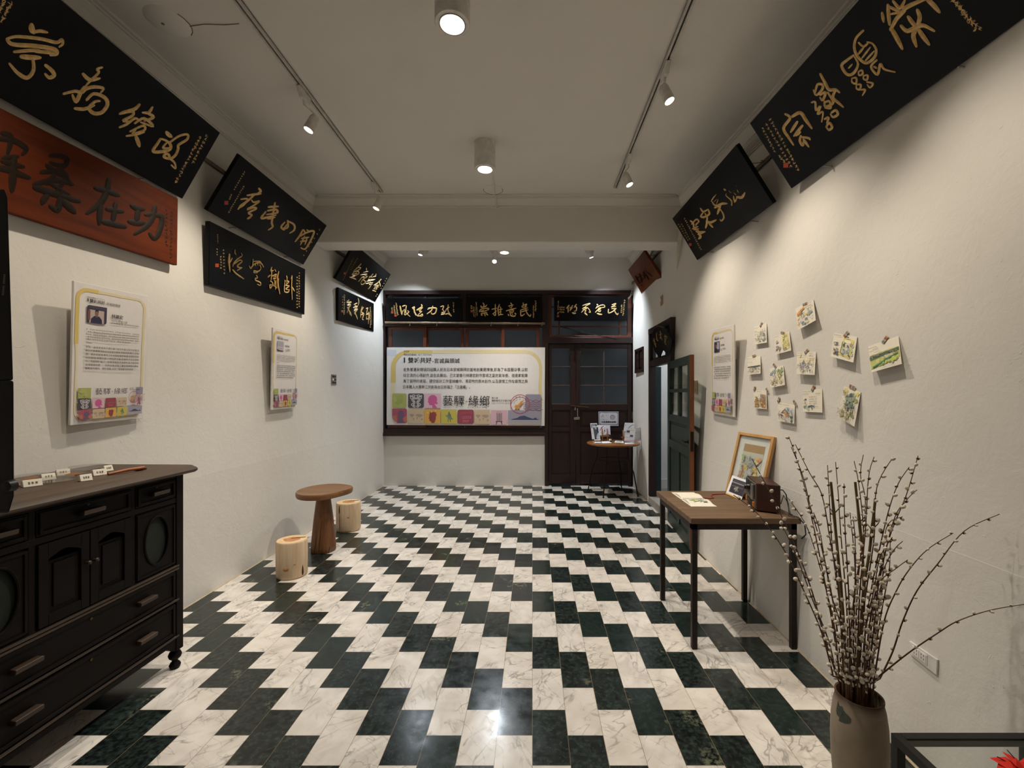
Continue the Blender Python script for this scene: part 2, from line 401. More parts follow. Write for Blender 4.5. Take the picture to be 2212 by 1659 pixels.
def leaf(x0, x1, cols, st0, st1):
    z0, z1, y0, y1 = .03, bz(743), YB + .005, YB + .05
    gz0, gz1 = bz(873), bz(752)
    m = MB()
    m.box((x0, y0, z0), (x0 + st0, y1, z1)).box((x1 - st1, y0, z0), (x1, y1, z1))
    rails = [(gz1, z1), (bz(886), gz0), (bz(932), bz(924)), (z0, bz(1026))]
    for r in rails: m.box((x0 + st0, y0 + .0008, r[0]), (x1 - st1, y1, r[1]))
    for r in ((bz(924), bz(886)), (bz(1026), bz(932))):     # recessed boards with a raised field
        m.box((x0 + st0, y0 + .018, r[0]), (x1 - st1, y1 - .006, r[1]))
        m.box((x0 + st0 + .035, y0 + .010, r[0] + .035), (x1 - st1 - .035, y0 + .022, r[1] - .035))
    lf = m.build('door_leaf', M['frame'], door, bevel=.004)
    g = MB(); gw = (x1 - st1 - x0 - st0) / cols
    for k in range(3): g.box((x0 + st0, y0 + .004, gz0 + (gz1 - gz0) * k / 3 - .008), (x1 - st1, y0 + .03, gz0 + (gz1 - gz0) * k / 3 + .008))
    for k in range(1, cols): g.box((x0 + st0 + gw * k - .012, y0 + .004, gz0), (x0 + st0 + gw * k + .012, y0 + .03, gz1))
    g.build('glazing_bar', M['barline'], lf, bevel=.003)
    for k in range(3):
        for c in range(cols):
            MB().box((x0 + st0 + gw * c + .004, y0 + .015, gz0 + (gz1 - gz0) * k / 3 + .004), (x0 + st0 + gw * (c+1) - .004, y0 + .02, gz0 + (gz1 - gz0) * (k+1) / 3 - .004)).build('pane', M['frost'], lf)
    return lf
l1 = leaf(bx(1184), bx(1243.5), 1, .055, .085)
l2 = leaf(bx(1244.5), bx(1365), 2, .065, .065)
MB().tube([atY(1243, 744, YB - .004), atY(1243, 772, YB - .004)], .010, 8).box((bx(1240), YB - .01, bz(775)), (bx(1245), YB + .006, bz(770))).build('top_bolt', M['iron'], l2)
MB().tube([atY(1232, 876, YB - .008), atY(1262, 879, YB - .008), atY(1271, 880, YB - .008)], [.006, .006, .009], 8).build('latch_bar', M['brass'], l1)
m = MB().tube([atY(1247, 882, YB - .006), atY(1248, 900, YB - .01)], .008, 8).tube([atY(1243, 880, YB - .006), atY(1242, 886, YB - .01)], .009, 8)
m.build('hasp', M['steel'], l2)
m = MB().obox(atY(1246, 904, YB - .02), (.045, 0, .004), (0, .014, 0), (0, 0, .020))
m.build('padlock', M['steel'], l2, bevel=.006)
MB().tube([atY(1366.5, 890, YB - .002), atY(1366.5, 905, YB - .002)], .009, 8).build('hinge', M['steel'], l2)
# a planted front garden outside, seen only as a blur through the panes
M['leafgreen'] = plain('garden_leaves', '#8f9448', .7, 0, .5, 9)
struct('ground', MB().box((-4, 7.05, -.15), (4, 10, -.05)), plain('pavement', '#55554f', .8))
g = MB(); rr = random.Random(3)
for k in range(220):
    c = Vector((rr.gauss(.95, .22), 7.35 + rr.random() * .3, rr.uniform(1.6, 2.5))); d = Vector((rr.uniform(-1, 1), rr.uniform(-1, 1), rr.uniform(-.6, .9))).normalized(); e = d.orthogonal().normalized()
    g.add([c - e * .03, c + d * .11, c + e * .03, c - d * .05], [(0, 1, 2, 3)])
for k in range(5): g.tube([(.9 + .02 * k, 7.5, -.05), (.82 + .06 * k, 7.5, 1.2), (.6 + .16 * k, 7.5, 2.2)], [.02, .012, .005], 6)
props(g.build('garden_shrub', M['leafgreen']), 'green leafy shrub outside, blurred behind the upper panes of the street door', 'shrub')

# ---------------------------------------------------------------- doorway in the right wall: door_2, passage behind
M['green'] = plain('dark_green_paint', '#1c2b24', .5, 0, .2, 12)
M['teal'] = plain('dark_teal_paint', '#123038', .5, 0, .2, 12)
M['orange'] = wood('bare_orange_wood', '#6b3a1e', '#8f5730', 'z', .5, 7, 60)
M['stone'] = plain('grey_step_stone', '#8d867c', .8, 0, .15, 14)
M['pwall'] = plain('passage_plaster', '#dcdad6', .9, 0, .04, 6)
struct('door_step', MB().box((1.535, DY0, -.02), (1.74, DY1, .095)), M['stone'], bevel=.01)
struct('floor_passage', MB().box((1.74, 4.4, -.05), (3.1, 6.4, .09)), M['stone'])
struct('wall_passage', MB().box((1.69, 6.3, .05), (3.1, 6.4, 2.75)).box((3.0, 4.4, .05), (3.1, 6.3, 2.75)).box((1.75, 4.3, .05), (3.1, 4.4, 2.75)).box((1.72, 6.27, .05), (3.0, 6.3, .22)), M['pwall'])
struct('ceiling_passage', MB().box((1.69, 4.3, 2.7), (3.1, 6.4, 2.78)), M['pwall'])
d2 = sroot('door_2', (1.57, 5.33, 0))
f = MB(); xw = 1.575
f.box((xw - .036, DY1 - .055, .095), (xw + .05, DY1 + .005, DZ)).box((xw - .045, DY0 - .005, .095), (xw + .05, DY0 + .05, DZ)).box((xw - .04, DY0, DZ - .075), (xw + .05, DY1, DZ)).box((xw - .03, DY0, 1.80), (xw + .05, DY1, 1.875))
f.build('door_frame', M['frame'], d2, bevel=.005)
m = MB()
for y in (DY0 + .07, 5.17, 5.49, DY1 - .08): m.box((xw, y - .018, 1.875), (xw + .03, y + .018, DZ - .07))
m.box((xw, DY0 + .05, 2.17), (xw + .03, DY1 - .05, DZ - .07)).box((xw, DY0 + .05, 1.87), (xw + .03, DY1 - .05, 1.91))
ts = m.build('transom_sash', M['frame'], d2, bevel=.003)
MB().box((xw + .012, DY0 + .05, 1.9), (xw + .018, DY1 - .05, 2.2)).build('pane', M['clear'], ts)
MB().box((xw + .05, DY1 - .03, .095), (1.70, DY1 - .002, 1.80)).build('reveal_board', M['teal'], d2, bevel=.003)
hng, fre = Vector((1.528, 4.95, 0)), Vector((1.441, 4.006, 0)); e_ = (fre - hng).normalized(); n_ = Vector((e_.y, -e_.x, 0)); n_ = n_ if n_.x < 0 else -n_; LW = (fre - hng).length
P = lambda s, z, d: hng + e_ * s + n_ * d + Vector((0, 0, z))
def lb(mb, s0, s1, z0, z1, d0, d1): return mb.hexa([P(s0, z0, d1), P(s1, z0, d1), P(s1, z0, d0), P(s0, z0, d0)], [P(s0, z1, d1), P(s1, z1, d1), P(s1, z1, d0), P(s0, z1, d0)])
m = MB()
for s0, s1, z0, z1 in ((0, .10, .015, 1.805), (LW - .085, LW - .002, .015, 1.805), (.1, LW - .08, 1.725, 1.805), (.1, LW - .08, 1.462, 1.498), (.1, LW - .08, 1.15, 1.222), (.1, LW - .08, .86, .945), (.1, LW - .08, .015, .13), (.48, .535, .12, 1.73)):
    if s0 == .48: lb(m, s0, s1, 1.222, 1.73, -.035, 0); lb(m, s0, s1, .13, .86, -.035, 0)
    else: lb(m, s0, s1, z0, z1, -.038, 0)
for s0, s1, z0, z1 in ((.1, LW - .085, .945, 1.15), (.1, .48, .13, .86), (.535, LW - .085, .13, .86)):
    lb(m, s0, s1, z0, z1, -.028, -.016); lb(m, s0 + .03, s1 - .03, z0 + .03, z1 - .03, -.018, -.010)
gl = m.build('door_leaf', M['green'], d2, bevel=.003, label='dark green open door leaf')
for s0, s1 in ((.1, .48), (.535, LW - .085)):
    for z0, z1 in ((1.222, 1.462), (1.498, 1.725)):
        lb(MB(), s0, s1, z0, z1, -.022, -.017).build('pane', M['clear'], gl)
lb(MB(), LW - .002, LW + .001, .015, 1.806, -.039, .001).build('bare_edge', M['orange'], gl, label='unpainted orange wood edge')
lb(MB(), LW + .001, LW + .004, .92, 1.10, -.034, -.006).build('lock_plate', M['iron'], gl)
m = MB().tube([P(LW - .055, 1.00, 0), P(LW - .055, 1.00, .03), P(LW - .15, 1.005, .032)], .008, 8).lathe(P(LW - .055, 1.0, 0), [(.018, 0), (.018, .006)], 12, axis=n_)
m.build('door_handle', M['iron'], gl, smooth=True)
hw = sroot('window_2', (1.58, 6.37, 1.77))
zz = 0; f = MB(); y0, y1, z0, z1 = 6.13, 6.62, 1.755, 2.11; x = XR(6.4, 1.9)
for a, b, c, d in ((y0, y0 + .05, z0, z1), (y1 - .05, y1, z0, z1), (y0, y1, z0, z0 + .04), (y0, y1, z1 - .04, z1), (6.355, 6.395, z0, z1)): zz += .0007; f.box((x - .02 - zz, a, c), (x + .03, b, d))
f.build('window_frame', M['frame'], hw, bevel=.004)
for a, b in ((y0 + .05, 6.355), (6.395, y1 - .05)):
    MB().box((x - .006, a, z0 + .04), (x + .02, b, z1 - .04)).box((x - .014, a + .03, z0 + .2), (x - .004, b - .03, z1 - .07)).box((x - .014, a + .03, z0 + .07), (x - .004, b - .03, z0 + .17)).build('shutter', M['frame'], hw, bevel=.003)

M['wire'] = plain('black_wire', '#15110f', .6)
for k, (u0, v0, u1, v1) in enumerate(((1209, 704.5, 1333, 732), (1209, 705.5, 1310, 728))):
    a_, b_ = atY(u0, v0, YB - .035), atY(u1, v1, YB - .035)
    props(MB().tube([a_, a_*.5 + b_*.5 - Vector((0, 0, .012)), b_, b_ + Vector((.01, .03, -.01))], .0035, 6).build('wire', M['wire'], None, True), ('upper', 'lower')[k] + ' thin black wire sagging across the transom above the street door', 'wire', 'wires across the transom')
# ================================================================ LAMPS
def rail(name, lo, hi, label):
    t = thing(name, ((lo[0]+hi[0])/2, (lo[1]+hi[1])/2, lo[2]), label, 'lighting track', 'lighting tracks on the ceiling')
    (a, b, c), (d, e, f) = lo, hi; ax = (d - a) > (e - b)
    m = MB()
    if ax: m.box((a, b, c), (d, b + .012, f)).box((a, e - .012, c), (d, e, f)).box((a, b, f - .006), (d, e, f))
    else: m.box((a, b, c), (a + .012, e, f)).box((d - .012, b, c), (d, e, f)).box((a, b, f - .006), (d, e, f))
    m.build('rail', M['rail'], t)
    MB().box((a + .008, b + .008, c + .012), (d - .008, e - .008, f - .005)).build('conductor_slot', M['railslot'], t)
    if ax:
        MB().box((d, b - .002, c - .002), (d + .02, e + .002, f)).build('end_cap', M['white'], t); MB().box((a - .02, b - .002, c - .002), (a, e + .002, f)).build('end_cap', M['white'], t)
    else: MB().box((a - .002, e, c - .002), (d + .002, e + .02, f)).build('end_cap', M['white'], t)
ZR = 3.563
rail('track_rail', (-1.613, -1.0, ZR), (-1.577, 4.60, ZC), 'long white lighting track on the ceiling along the left wall')
rail('track_rail', (.842, -1.0, ZR), (.878, 4.50, ZC), 'long white lighting track on the ceiling along the right wall')
rail('track_rail', (-1.62, 6.43, ZR), (.88, 6.466, ZC), 'short white lighting track running crosswise behind the beam')
def track_light(mx, my, lens, target, power, deg, label, cool=False, blend=1.0):
    lens, target = Vector(lens), Vector(target); d = (target - lens).normalized()
    t = thing('track_spotlight', (mx, my, ZR - .07), label, 'spotlight', 'spotlights on the ceiling tracks')
    ax = Vector((1, 0, 0)) if my > 6 else Vector((0, 1, 0)); sd = Vector((ax.y, ax.x, 0))
    m = MB().hexa([Vector((mx, my, ZR - .004)) + ax*a + sd*b for a, b in ((-.075,-.016),(.075,-.016),(.075,.016),(-.075,.016))],
                  [Vector((mx, my, ZR - .062)) + ax*a + sd*b for a, b in ((-.035,-.014),(.055,-.014),(.055,.014),(-.035,.014))])
    m.build('adapter', M['white'], t, bevel=.004)
    back = lens - d * .10
    MB().tube([(mx, my, ZR - .055), (mx, my, ZR - .09), back + Vector((0, 0, .03)), back - d * -.02], .006, 8).build('stem', M['white'], t, smooth=True)
    h = MB().lathe(lens - d * .115, [(.012, 0), (.028, .004), (.033, .02), (.036, .105), (.036, .118), (.031, .118), (.029, .100)], 24, axis=d, ends=(1, 0)).build('lamp_head', M['white'], t, smooth=True)
    MB().lathe(lens - d * .012, [(.0285, 0), (.0285, .004), (.0, .007)], 20, axis=d).build('lens', M['lampcool' if cool else 'lampwarm'], h, label='glowing lamp face')
    aim_lamp(lens + d * .012, target, power, deg, blend, COOL if cool else WARM if power > 0 else SOFT)
PW = 80
track_light(-1.60, 3.06, (-1.586, 3.10, 3.318), (-2.36, 2.72, 1.30), PW, 78, 'lit white spotlight on the left track, nearer of the two in view')
track_light(-1.595, 4.43, (-1.581, 4.43, 3.323), (-2.36, 4.12, 1.30), PW, 78, 'lit white spotlight at the far end of the left track')
track_light(-1.595, 1.75, (-1.582, 1.75, 3.32), (-2.38, 1.7, 1.25), PW * .55, 78, 'lit white spotlight on the left track above the cabinet')
track_light(.862, 2.84, (.893, 2.85, 3.356), (1.66, 2.55, 1.35), PW, 78, 'lit white spotlight on the right track above the pinned sketches')
track_light(.862, 3.917, (.873, 3.93, 3.326), (1.64, 3.62, 1.30), PW, 78, 'lit white spotlight at the far end of the right track')
track_light(.862, 1.72, (.885, 1.70, 3.34), (1.64, 1.58, 1.25), PW * .72, 74, 'lit white spotlight on the right track above the willow branches')
track_light(-1.60, 6.45, (-1.645, 6.42, 3.485), (-2.2, 6.2, 1.2), 120, 120, 'cool white spotlight at the left end of the crosswise track', True)
track_light(-.553, 6.45, (-.553, 6.38, 3.375), (-.52, 3.9, .2), 36, 96, 'cool white spotlight facing the room in the middle of the crosswise track', True)
track_light(.84, 6.45, (.872, 6.46, 3.46), (1.57, 6.62, 1.45), 150, 86, 'cool white spotlight at the right end of the crosswise track', True)

def downlight(x, y, power, label, z=3.365):
    t = thing('ceiling_downlight', (x, y, z), label, 'ceiling light', 'cylinder downlights along the ceiling centre')
    MB().lathe((x, y, z), [(.066, .004), (.068, 0), (.088, 0), (.091, .004), (.091, ZC - z), (.0, ZC - z)], 40, ends=(0, 1)).lathe((x, y, z), [(.066, .002), (.060, .05), (.045, .075), (.0, .08)], 32, ends=(0, 1)).build('housing', M['white'], t, smooth=True)
    MB().lathe((x, y, z), [(.069, .004), (.069, -.003), (.063, -.003), (.060, .02)], 32, ends=(0, 0)).build('rim', M['steel'], t, smooth=True)
    MB().lathe((x, y, z), [(.0, .004), (.035, .006), (.050, .018), (.052, .03), (.0, .05)], 24).build('bulb', M['lampwarm'], t, smooth=True, label='glowing bulb')
    aim_lamp((x, y, z - .012), (x, y, 0), power, 108, 1.0, SOFT, .05)
downlight(-.415, 2.27, 150, 'white cylinder ceiling light nearest the camera')
downlight(-.405, 3.74, 150, 'white cylinder ceiling light in front of the beam, second of three')
downlight(-.38, 5.95, 170, 'white cylinder ceiling light half hidden behind the beam')
downlight(-.41, .75, 45, 'white cylinder ceiling light added overhead, unseen above the frame')  # extra downlight, added unseen to carry the row on overhead
# unseen lamp added to brighten the passage behind the doorway
t = thing('passage_fill_lamp', (2.5, 5.5, 2.62), 'unseen round lamp added to light the passage behind the open doorway', 'ceiling light')
MB().lathe((2.5, 5.5, 2.6), [(.0, 0), (.09, .01), (.12, .04), (.12, .1)], 24).build('fill_diffuser', M['lampcool'], t, smooth=True)
l = bpy.data.lights.new('lamp_light', 'POINT'); l.energy = 11; l.color = COOL; l.shadow_soft_size = .1
o = bpy.data.objects.new('lamp_light', l); C.objects.link(o); o.location = (2.5, 5.5, 2.5)

# ---------------------------------------------------------------- ceiling and beam: patches, conduit, cables
M['patch'] = M['ceil']
M['crack'] = plain('crack_line', '#86694f', .9)
t = thing('ceiling_patch', (-1.93, 2.35, ZC), 'round plastered-over ceiling patch with a thin crack beside the left track', 'ceiling patch')
c = atZ(363, 48, ZC - .004)
MB().lathe(c + Vector((0, 0, -.008)), [(.0, 0), (.095, 0), (.112, .012), (.0, .013)], 28).build('plaster_disc', M['patch'], t, smooth=True)
MB().lathe(c + Vector((-.03, .0, -.011)), [(.0, 0), (.008, 0), (.008, .004)], 10).build('screw', M['crack'], t)
MB().tube([c + Vector((.10, .03, .001)), c + Vector((.2, .015, .001)), c + Vector((.31, .02, .001)), c + Vector((.40, .012, .001))], .0018, 5).tube([c + Vector((.112*math.cos(a), .112*math.sin(a), .001)) for a in (-.5, -.2, .1, .4, .7, 1.0)], .0024, 5).build('crack', M['crack'], t)
c = atZ(1065, 410, ZC - .004)
t = thing('ceiling_patch', (c.x, c.y, ZC), 'small ring-shaped ceiling patch behind the second cylinder light', 'ceiling patch')
MB().lathe(c + Vector((0, 0, -.003)), [(.0, 0), (.10, 0), (.108, .007)], 28).build('plaster_disc', M['patch'], t, smooth=True)
MB().tube([c + Vector((.1*math.cos(a), .1*math.sin(a), -.003)) for a in [PI*i/10 for i in range(-1, 12)]], .0025, 5).build('crack', M['crack'], t)
# conduit on the beam
t = thing('electrical_conduit', (-.3, BY0 - .02, 3.45), 'thin white conduit running up the beam face and along to the right', 'conduit')
yb = BY0 - .014
a, b, c = atY(1060, 362, 3.95), atY(1069, 428, BY0 - .11), atY(1072, 447, yb)
MB().tube([(a.x, a.y, ZC - .006), (b.x, BY0 - .11, ZC - .008), (b.x + .01, BY0 - .075, ZC - .05), (c.x, yb - .02, ZC - .1), (c.x, yb, ZC - .128), (c.x + .05, yb, c.z), atY(1230, 443, yb), atY(1400, 438.5, yb), atY(1478, 436.5, yb)], .006, 8).build('pipe', M['trim'], t, smooth=True)
for u, v in ((1072, 446), (1225, 443.2), (1330, 440.5), (1410, 438)):
    p = atY(u, v, yb); MB().box((p.x - .012, yb - .008, p.z - .012), (p.x + .012, BY0, p.z + .012)).build('clip', M['trim'], t, bevel=.003)
M['cable'] = plain('white_cable', '#cfc8bb', .5)
for k in range(5):
    z = 3.452 - .022 * k
    pts = [(XR(y, z) - .008, y, z) for y in span(-1, 4.55, 10)]
    pts += [(XR(4.68, 3.3) - .02, 4.70, 3.38 - .045 * k), (XR(4.9, 3.1) - .02, 4.76 - .01 * k, 3.12 - .035 * k), (XR(4.9, 3.05) - .006, 4.84, 3.02 - .045 * k)]
    tag_ = props(MB().tube(pts, .0055, 6).build('electrical_cable', M['cable'], None, True), 'white cable, ' + ('topmost', 'second from the top', 'middle one', 'second from the bottom', 'lowest')[k] + ' of five running under the right cornice', 'cable', 'cables under the right cornice')
M['gcable'] = plain('grey_cable', '#a8a39b', .5)
for k in range(2):
    p = [(XR(5.3, 3.3) - .04 + .03*k, 5.15, 3.3), (XR(6, 3.2) - .02, 6.0, 3.22), (1.585 - .02*k, 6.78, 3.12), (1.56 - .03*k, 6.83, 3.0 - .03*k), (1.50 - .03*k, 6.835, 2.92)]
    props(MB().tube(p, .006, 6).build('electrical_cable', M['gcable'], None, True), ('upper', 'lower')[k] + ' white cable looped over the top right corner of the street door', 'cable', 'cables at the street door corner')
# ================================================================ SIGNBOARDS with carved brush writing
def smooth2(pts, k=5):
    if len(pts) < 3: 
        (a, b), (c, d) = pts; return [(a + (c-a)*i/k, b + (d-b)*i/k) for i in range(k+1)]
    out = []; n = len(pts)
    for i in range(n-1):
        p0, p1, p2, p3 = pts[max(i-1,0)], pts[i], pts[i+1], pts[min(i+2,n-1)]
        for j in range(k):
            t = j/k
            out.append(tuple(.5*((2*p1[q]) + (-p0[q]+p2[q])*t + (2*p0[q]-5*p1[q]+4*p2[q]-p3[q])*t*t + (-p0[q]+3*p1[q]-3*p2[q]+p3[q])*t**3) for q in (0,1)))
    return out + [pts[-1]]
class Plane:
    def __init__(s, bl, br, tr, tl): 
        s.p = Vector(bl); s.n = (Vector(br)-s.p).cross(Vector(tl)-s.p).normalized()
        if s.n.dot(Vector((0,0,H)) - s.p) < 0: s.n = -s.n
    def hit(s, u, v, h=0.0):
        d = Vector(((u-CU)/F, 1, -(v-CV)/F)); o = Vector((0,0,H)); q = s.p + s.n*h
        return o + d * ((q-o).dot(s.n) / d.dot(s.n))
def brush(mb, pl, crop, pts, w, ridge=.22, h0=.0006, ends=(.75,.55)):
    sc, ox, oy = crop
    P2 = smooth2(pts); n = len(P2); rows = []
    for i, (x, y) in enumerate(P2):
        a, b = P2[max(i-1,0)], P2[min(i+1,n-1)]; dx, dy = b[0]-a[0], b[1]-a[1]; L = math.hypot(dx, dy) or 1
        nx, ny = -dy/L, dx/L; t = i/(n-1)
        k = ends[0] + (1-ends[0])*min(1, t*3.5) if t < .5 else ends[1] + (1-ends[1])*min(1, (1-t)*3.0)
        rows.append((x, y, nx, ny, w*k/2, dx/L, dy/L))
    x, y, nx, ny, r, tx, ty = rows[0]; rows.insert(0, (x - tx*r*.8, y - ty*r*.8, nx, ny, r*.45, tx, ty))
    x, y, nx, ny, r, tx, ty = rows[-1]; rows.append((x + tx*r*.8, y + ty*r*.8, nx, ny, r*.45, tx, ty))
    V = []; Fc = []
    for x, y, nx, ny, r, _, _ in rows:
        A = pl.hit(ox + (x + nx*r)/sc, oy + (y + ny*r)/sc, h0); B = pl.hit(ox + (x - nx*r)/sc, oy + (y - ny*r)/sc, h0)
        Cc = pl.hit(ox + x/sc, oy + y/sc, h0 + min(.009, (A-B).length*ridge))
        V += [A, Cc, B]
    for i in range(len(rows)-1):
        a = 3*i; Fc += [(a, a+1, a+4, a+3), (a+1, a+2, a+5, a+4)]
    mb.add(V, Fc)
def marks(mb, pl, crop, col, rnd):               # a column of tiny cursive writing, too small to read
    x0, y0, x1, y1, n, s = col
    for i in range(n):
        t = (i + .5)/n; cx, cy = x0 + (x1-x0)*t, y0 + (y1-y0)*t
        for k in range(rnd.choice((3, 4, 4))):
            if k % 2 == 0: p = [(cx + s*rnd.uniform(-.5,-.1), cy + s*rnd.uniform(-.45,.45)), (cx + s*rnd.uniform(.1,.5), cy + s*rnd.uniform(-.45,.45))]
            else: p = [(cx + s*rnd.uniform(-.3,.3), cy - s*rnd.uniform(.1,.5)), (cx + s*rnd.uniform(-.4,.4), cy + s*rnd.uniform(-.1,.1)), (cx + s*rnd.uniform(-.4,.4), cy + s*rnd.uniform(.2,.5))]
            brush(mb, pl, crop, p, s*.13, .12, .0005)
def signboard(label, corners, crop, chars, cols=(), seals=(), mat='black', ink='gold', thick=.032, tilt=True, small='gold', ridge=.22, group=None, seal='seal'):
    """corners: bottom-left, bottom-right, top-right, top-left of the face as it is seen"""
    bl, br, tr, tl = [Vector(c) for c in corners]; pl = Plane(bl, br, tr, tl); rnd = random.Random(label)
    t = thing('signboard', (bl + br)/2, label, 'signboard', group)
    MB().slab([bl, br, tr, tl], -pl.n*thick).build('board', M[mat], t, bevel=.004)
    for ch in chars:
        mb = MB()
        for i, st in enumerate(ch): brush(mb, pl, crop, st[1:], st[0]*(1.45 if mat == 'redwood' else 1.18), ridge, .0006 + .00012*i)
        mb.build('carved_character', M[ink], t, smooth=True)
    for c in cols:
        mb = MB(); marks(mb, pl, crop, c, rnd); mb.build('lettering', M[small], t)
    sc, ox, oy = crop
    for x, y, s in seals:
        q = [pl.hit(ox + (x+a*s)/sc, oy + (y+b*s)/sc, .0012) for a, b in ((-.5,.5),(.5,.5),(.5,-.5),(-.5,-.5))]
        MB().slab(q, -pl.n*.0008).build('seal_mark', M[seal], t)
    ins = lambda a, b, f: a + (b - a)*f
    if tilt:                                      # wires to the nailing strip, little rests under the bottom edge
        for f in (.18, .82):
            p = ins(tl, tr, f) - pl.n*thick + (bl - tl)*.12; x = (XR(p.y, 3.18) - .014) if p.x > 0 else (XL(p.y, 3.18) + .014)
            MB().tube([p, (x, p.y + .01, 3.18)], .0022, 5).tube([(x, p.y, 3.18), (x + (-.03 if p.x > 0 else .03), p.y, 3.185)], .003, 5).build('hanging_wire', M['brass'], t)
        for f in (.22, .78):
            p = ins(bl, br, f); b2 = -pl.n; xw = (XR(p.y, p.z) if p.x > 0 else XL(p.y, p.z))
            MB().tube([p + pl.n*.012 - Vector((0,0,.006)), p - Vector((0,0,.008)), (xw, p.y, p.z - .012)], .004, 6).build('support_nail', M['steel'], t)
    return t
def lface(xb, y0, y1, zb, xt, zt): return [(xb, y0, zb), (xb, y1, zb), (xt, y1, zt), (xt, y0, zt)]
def Ch(s):                                        # 'w x,y x,y ...; w x,y ...'  -> strokes of one character
    out = []
    for st in s.strip().split(';'):
        f = st.split(); out.append([float(f[0])] + [tuple(map(float, p.split(','))) for p in f[1:]])
    return out
GB = 'carved signboards'
# upper left, nearest
signboard('large black signboard, gold brush characters, upper left, above the red-brown board', lface(-2.38, 1.60, 2.975, 2.772, -2.122, 3.222), (3.95, 0, 0),
  [Ch('30 1420,1128 1440,1150 1465,1168; 24 1370,1185 1340,1230 1306,1285 1345,1297 1440,1280 1456,1240 1425,1205 1380,1185; 16 1425,1215 1390,1260 1440,1262; 20 1448,1215 1530,1160 1600,1148 1595,1190 1525,1235 1520,1270 1498,1322 1455,1352 1400,1340 1412,1314 1440,1320 1452,1352 1490,1390 1498,1438 1462,1408'),
   Ch('26 1190,892 1150,930 1060,958 1020,972; 22 1060,962 1132,952 1128,988 1050,1030 1105,1036; 20 1020,1086 1080,1060 1150,1010 1192,1030; 22 1300,915 1268,960 1215,960; 22 1250,960 1310,1000 1230,1032; 20 1150,1052 1230,1010 1306,1076 1200,1042; 18 1110,1122 1220,1072 1232,1110 1130,1142 1160,1108; 17 1078,1160 1160,1148 1232,1128; 30 1160,1165 1178,1210 1190,1250'),
   Ch('28 708,630 765,680 852,668; 20 872,575 830,590 840,622 760,700 715,755; 24 720,740 680,800 645,872; 26 543,800 640,778 695,790 735,758 800,742 880,752 860,790; 22 618,810 650,870 695,800; 28 740,852 800,800 890,830 917,890 870,958 800,966 760,920 810,868 852,862; 26 638,925 720,930 805,898'),
   Ch('44 268,212 272,250 290,280; 26 285,275 340,265 405,277; 26 58,332 150,312 350,332 480,362 525,340 535,375 505,400; 32 60,335 110,378 300,392 460,420 484,460 430,470; 26 120,442 280,430 370,442; 28 480,460 400,445 300,440; 38 180,482 260,490 345,492; 30 280,500 285,600 230,664 150,622 80,542; 30 388,556 440,600 462,642 420,662 385,630')],
  cols=[(1775,1145,1640,1395,9,30), (1715,1160,1495,1565,15,30), (95,20,10,190,6,44), (40,0,-40,160,6,44)], group=GB)
# P red
XF_ = -2.352
signboard('red-brown wooden board with raised dark characters on the left wall', [(XF_, 1.60, 2.25), (XF_ + .002, 2.895, 2.297), (XF_ + .008, 2.895, 2.74), (XF_ + .006, 1.60, 2.70)], (4.148, 0, 220),
  [Ch('36 1180,930 1235,958 1292,965; 36 1240,960 1232,1020 1222,1082; 38 1160,1073 1230,1088 1292,1086; 34 1310,1010 1385,1012 1445,1025 1450,1090 1415,1195 1380,1228 1340,1178; 36 1390,940 1368,1040 1310,1120 1210,1186'),
   Ch('38 858,775 960,800 1065,842; 40 972,700 958,800 900,910 780,1002; 38 905,920 895,1000 890,1098; 34 960,960 1030,972 1105,986; 34 1035,910 1025,1000 1008,1082; 40 920,1072 1020,1095 1128,1122'),
   Ch('34 450,482 540,485 600,515 580,570 520,570 450,542; 34 420,570 520,640 605,665; 34 370,632 480,622 560,625 640,745; 36 310,742 420,712 530,705 655,740; 30 500,640 460,690 420,742; 30 600,650 560,730 500,805; 26 440,722 530,780 625,832; 44 312,768 430,805 520,832 712,894; 40 555,800 535,900 515,970 450,932; 40 430,830 400,870 378,912; 46 560,882 610,930 672,992'),
   Ch('40 20,280 85,305 95,360 70,462; 38 -40,332 60,335 150,360 235,422 200,472; 34 30,500 90,500 165,490; 36 20,530 110,560 215,584; 42 -60,590 60,605 150,640 265,682; 52 125,500 118,640 108,800')],
  cols=[(1540,975,1530,1410,13,30), (1490,955,1490,1300,10,32)], mat='redwood', ink='darkrelief', small='darkrelief', tilt=False, thick=.03, ridge=.14, group=GB)
signboard('black signboard with four gold characters and red seals, leaning out above another black board', lface(-2.36, 3.175, 4.51, 2.776, -2.118, 3.18), (4.367, 420, 320),
  [Ch('20 608,380 625,408 590,432; 18 498,446 570,436 628,430; 18 565,440 500,500 440,540 412,577; 16 440,482 500,480 470,530 430,562; 15 540,490 560,510 612,500 560,540 500,570; 16 500,580 560,560 582,572 510,610 542,632 500,667 530,655'),
   Ch('18 698,556 745,552 792,550; 18 690,590 770,580 777,610 680,626; 18 672,600 630,660 690,652 770,632; 18 760,515 745,600 730,700 737,742 698,772; 14 690,668 730,660 762,652'),
   Ch('15 852,700 820,738 838,762 870,722; 16 880,682 882,740 855,762; 16 880,688 938,720 942,770 898,802; 14 815,748 835,765 852,772'),
   Ch('16 1022,770 990,830 950,882; 16 1000,830 1050,800 1110,780 1127,800 1080,900 1042,952 1005,940; 14 1030,770 1045,800; 12 1060,770 1092,792; 14 1010,852 1082,840; 14 1000,880 1062,872; 12 1040,830 1020,870 1000,912; 12 1062,850 1042,912')],
  cols=[(478,215,372,400,9,18), (470,355,320,612,14,18), (350,430,330,490,3,18), (1195,750,1020,1030,7,18)], seals=[(302,516,36)], group=GB)
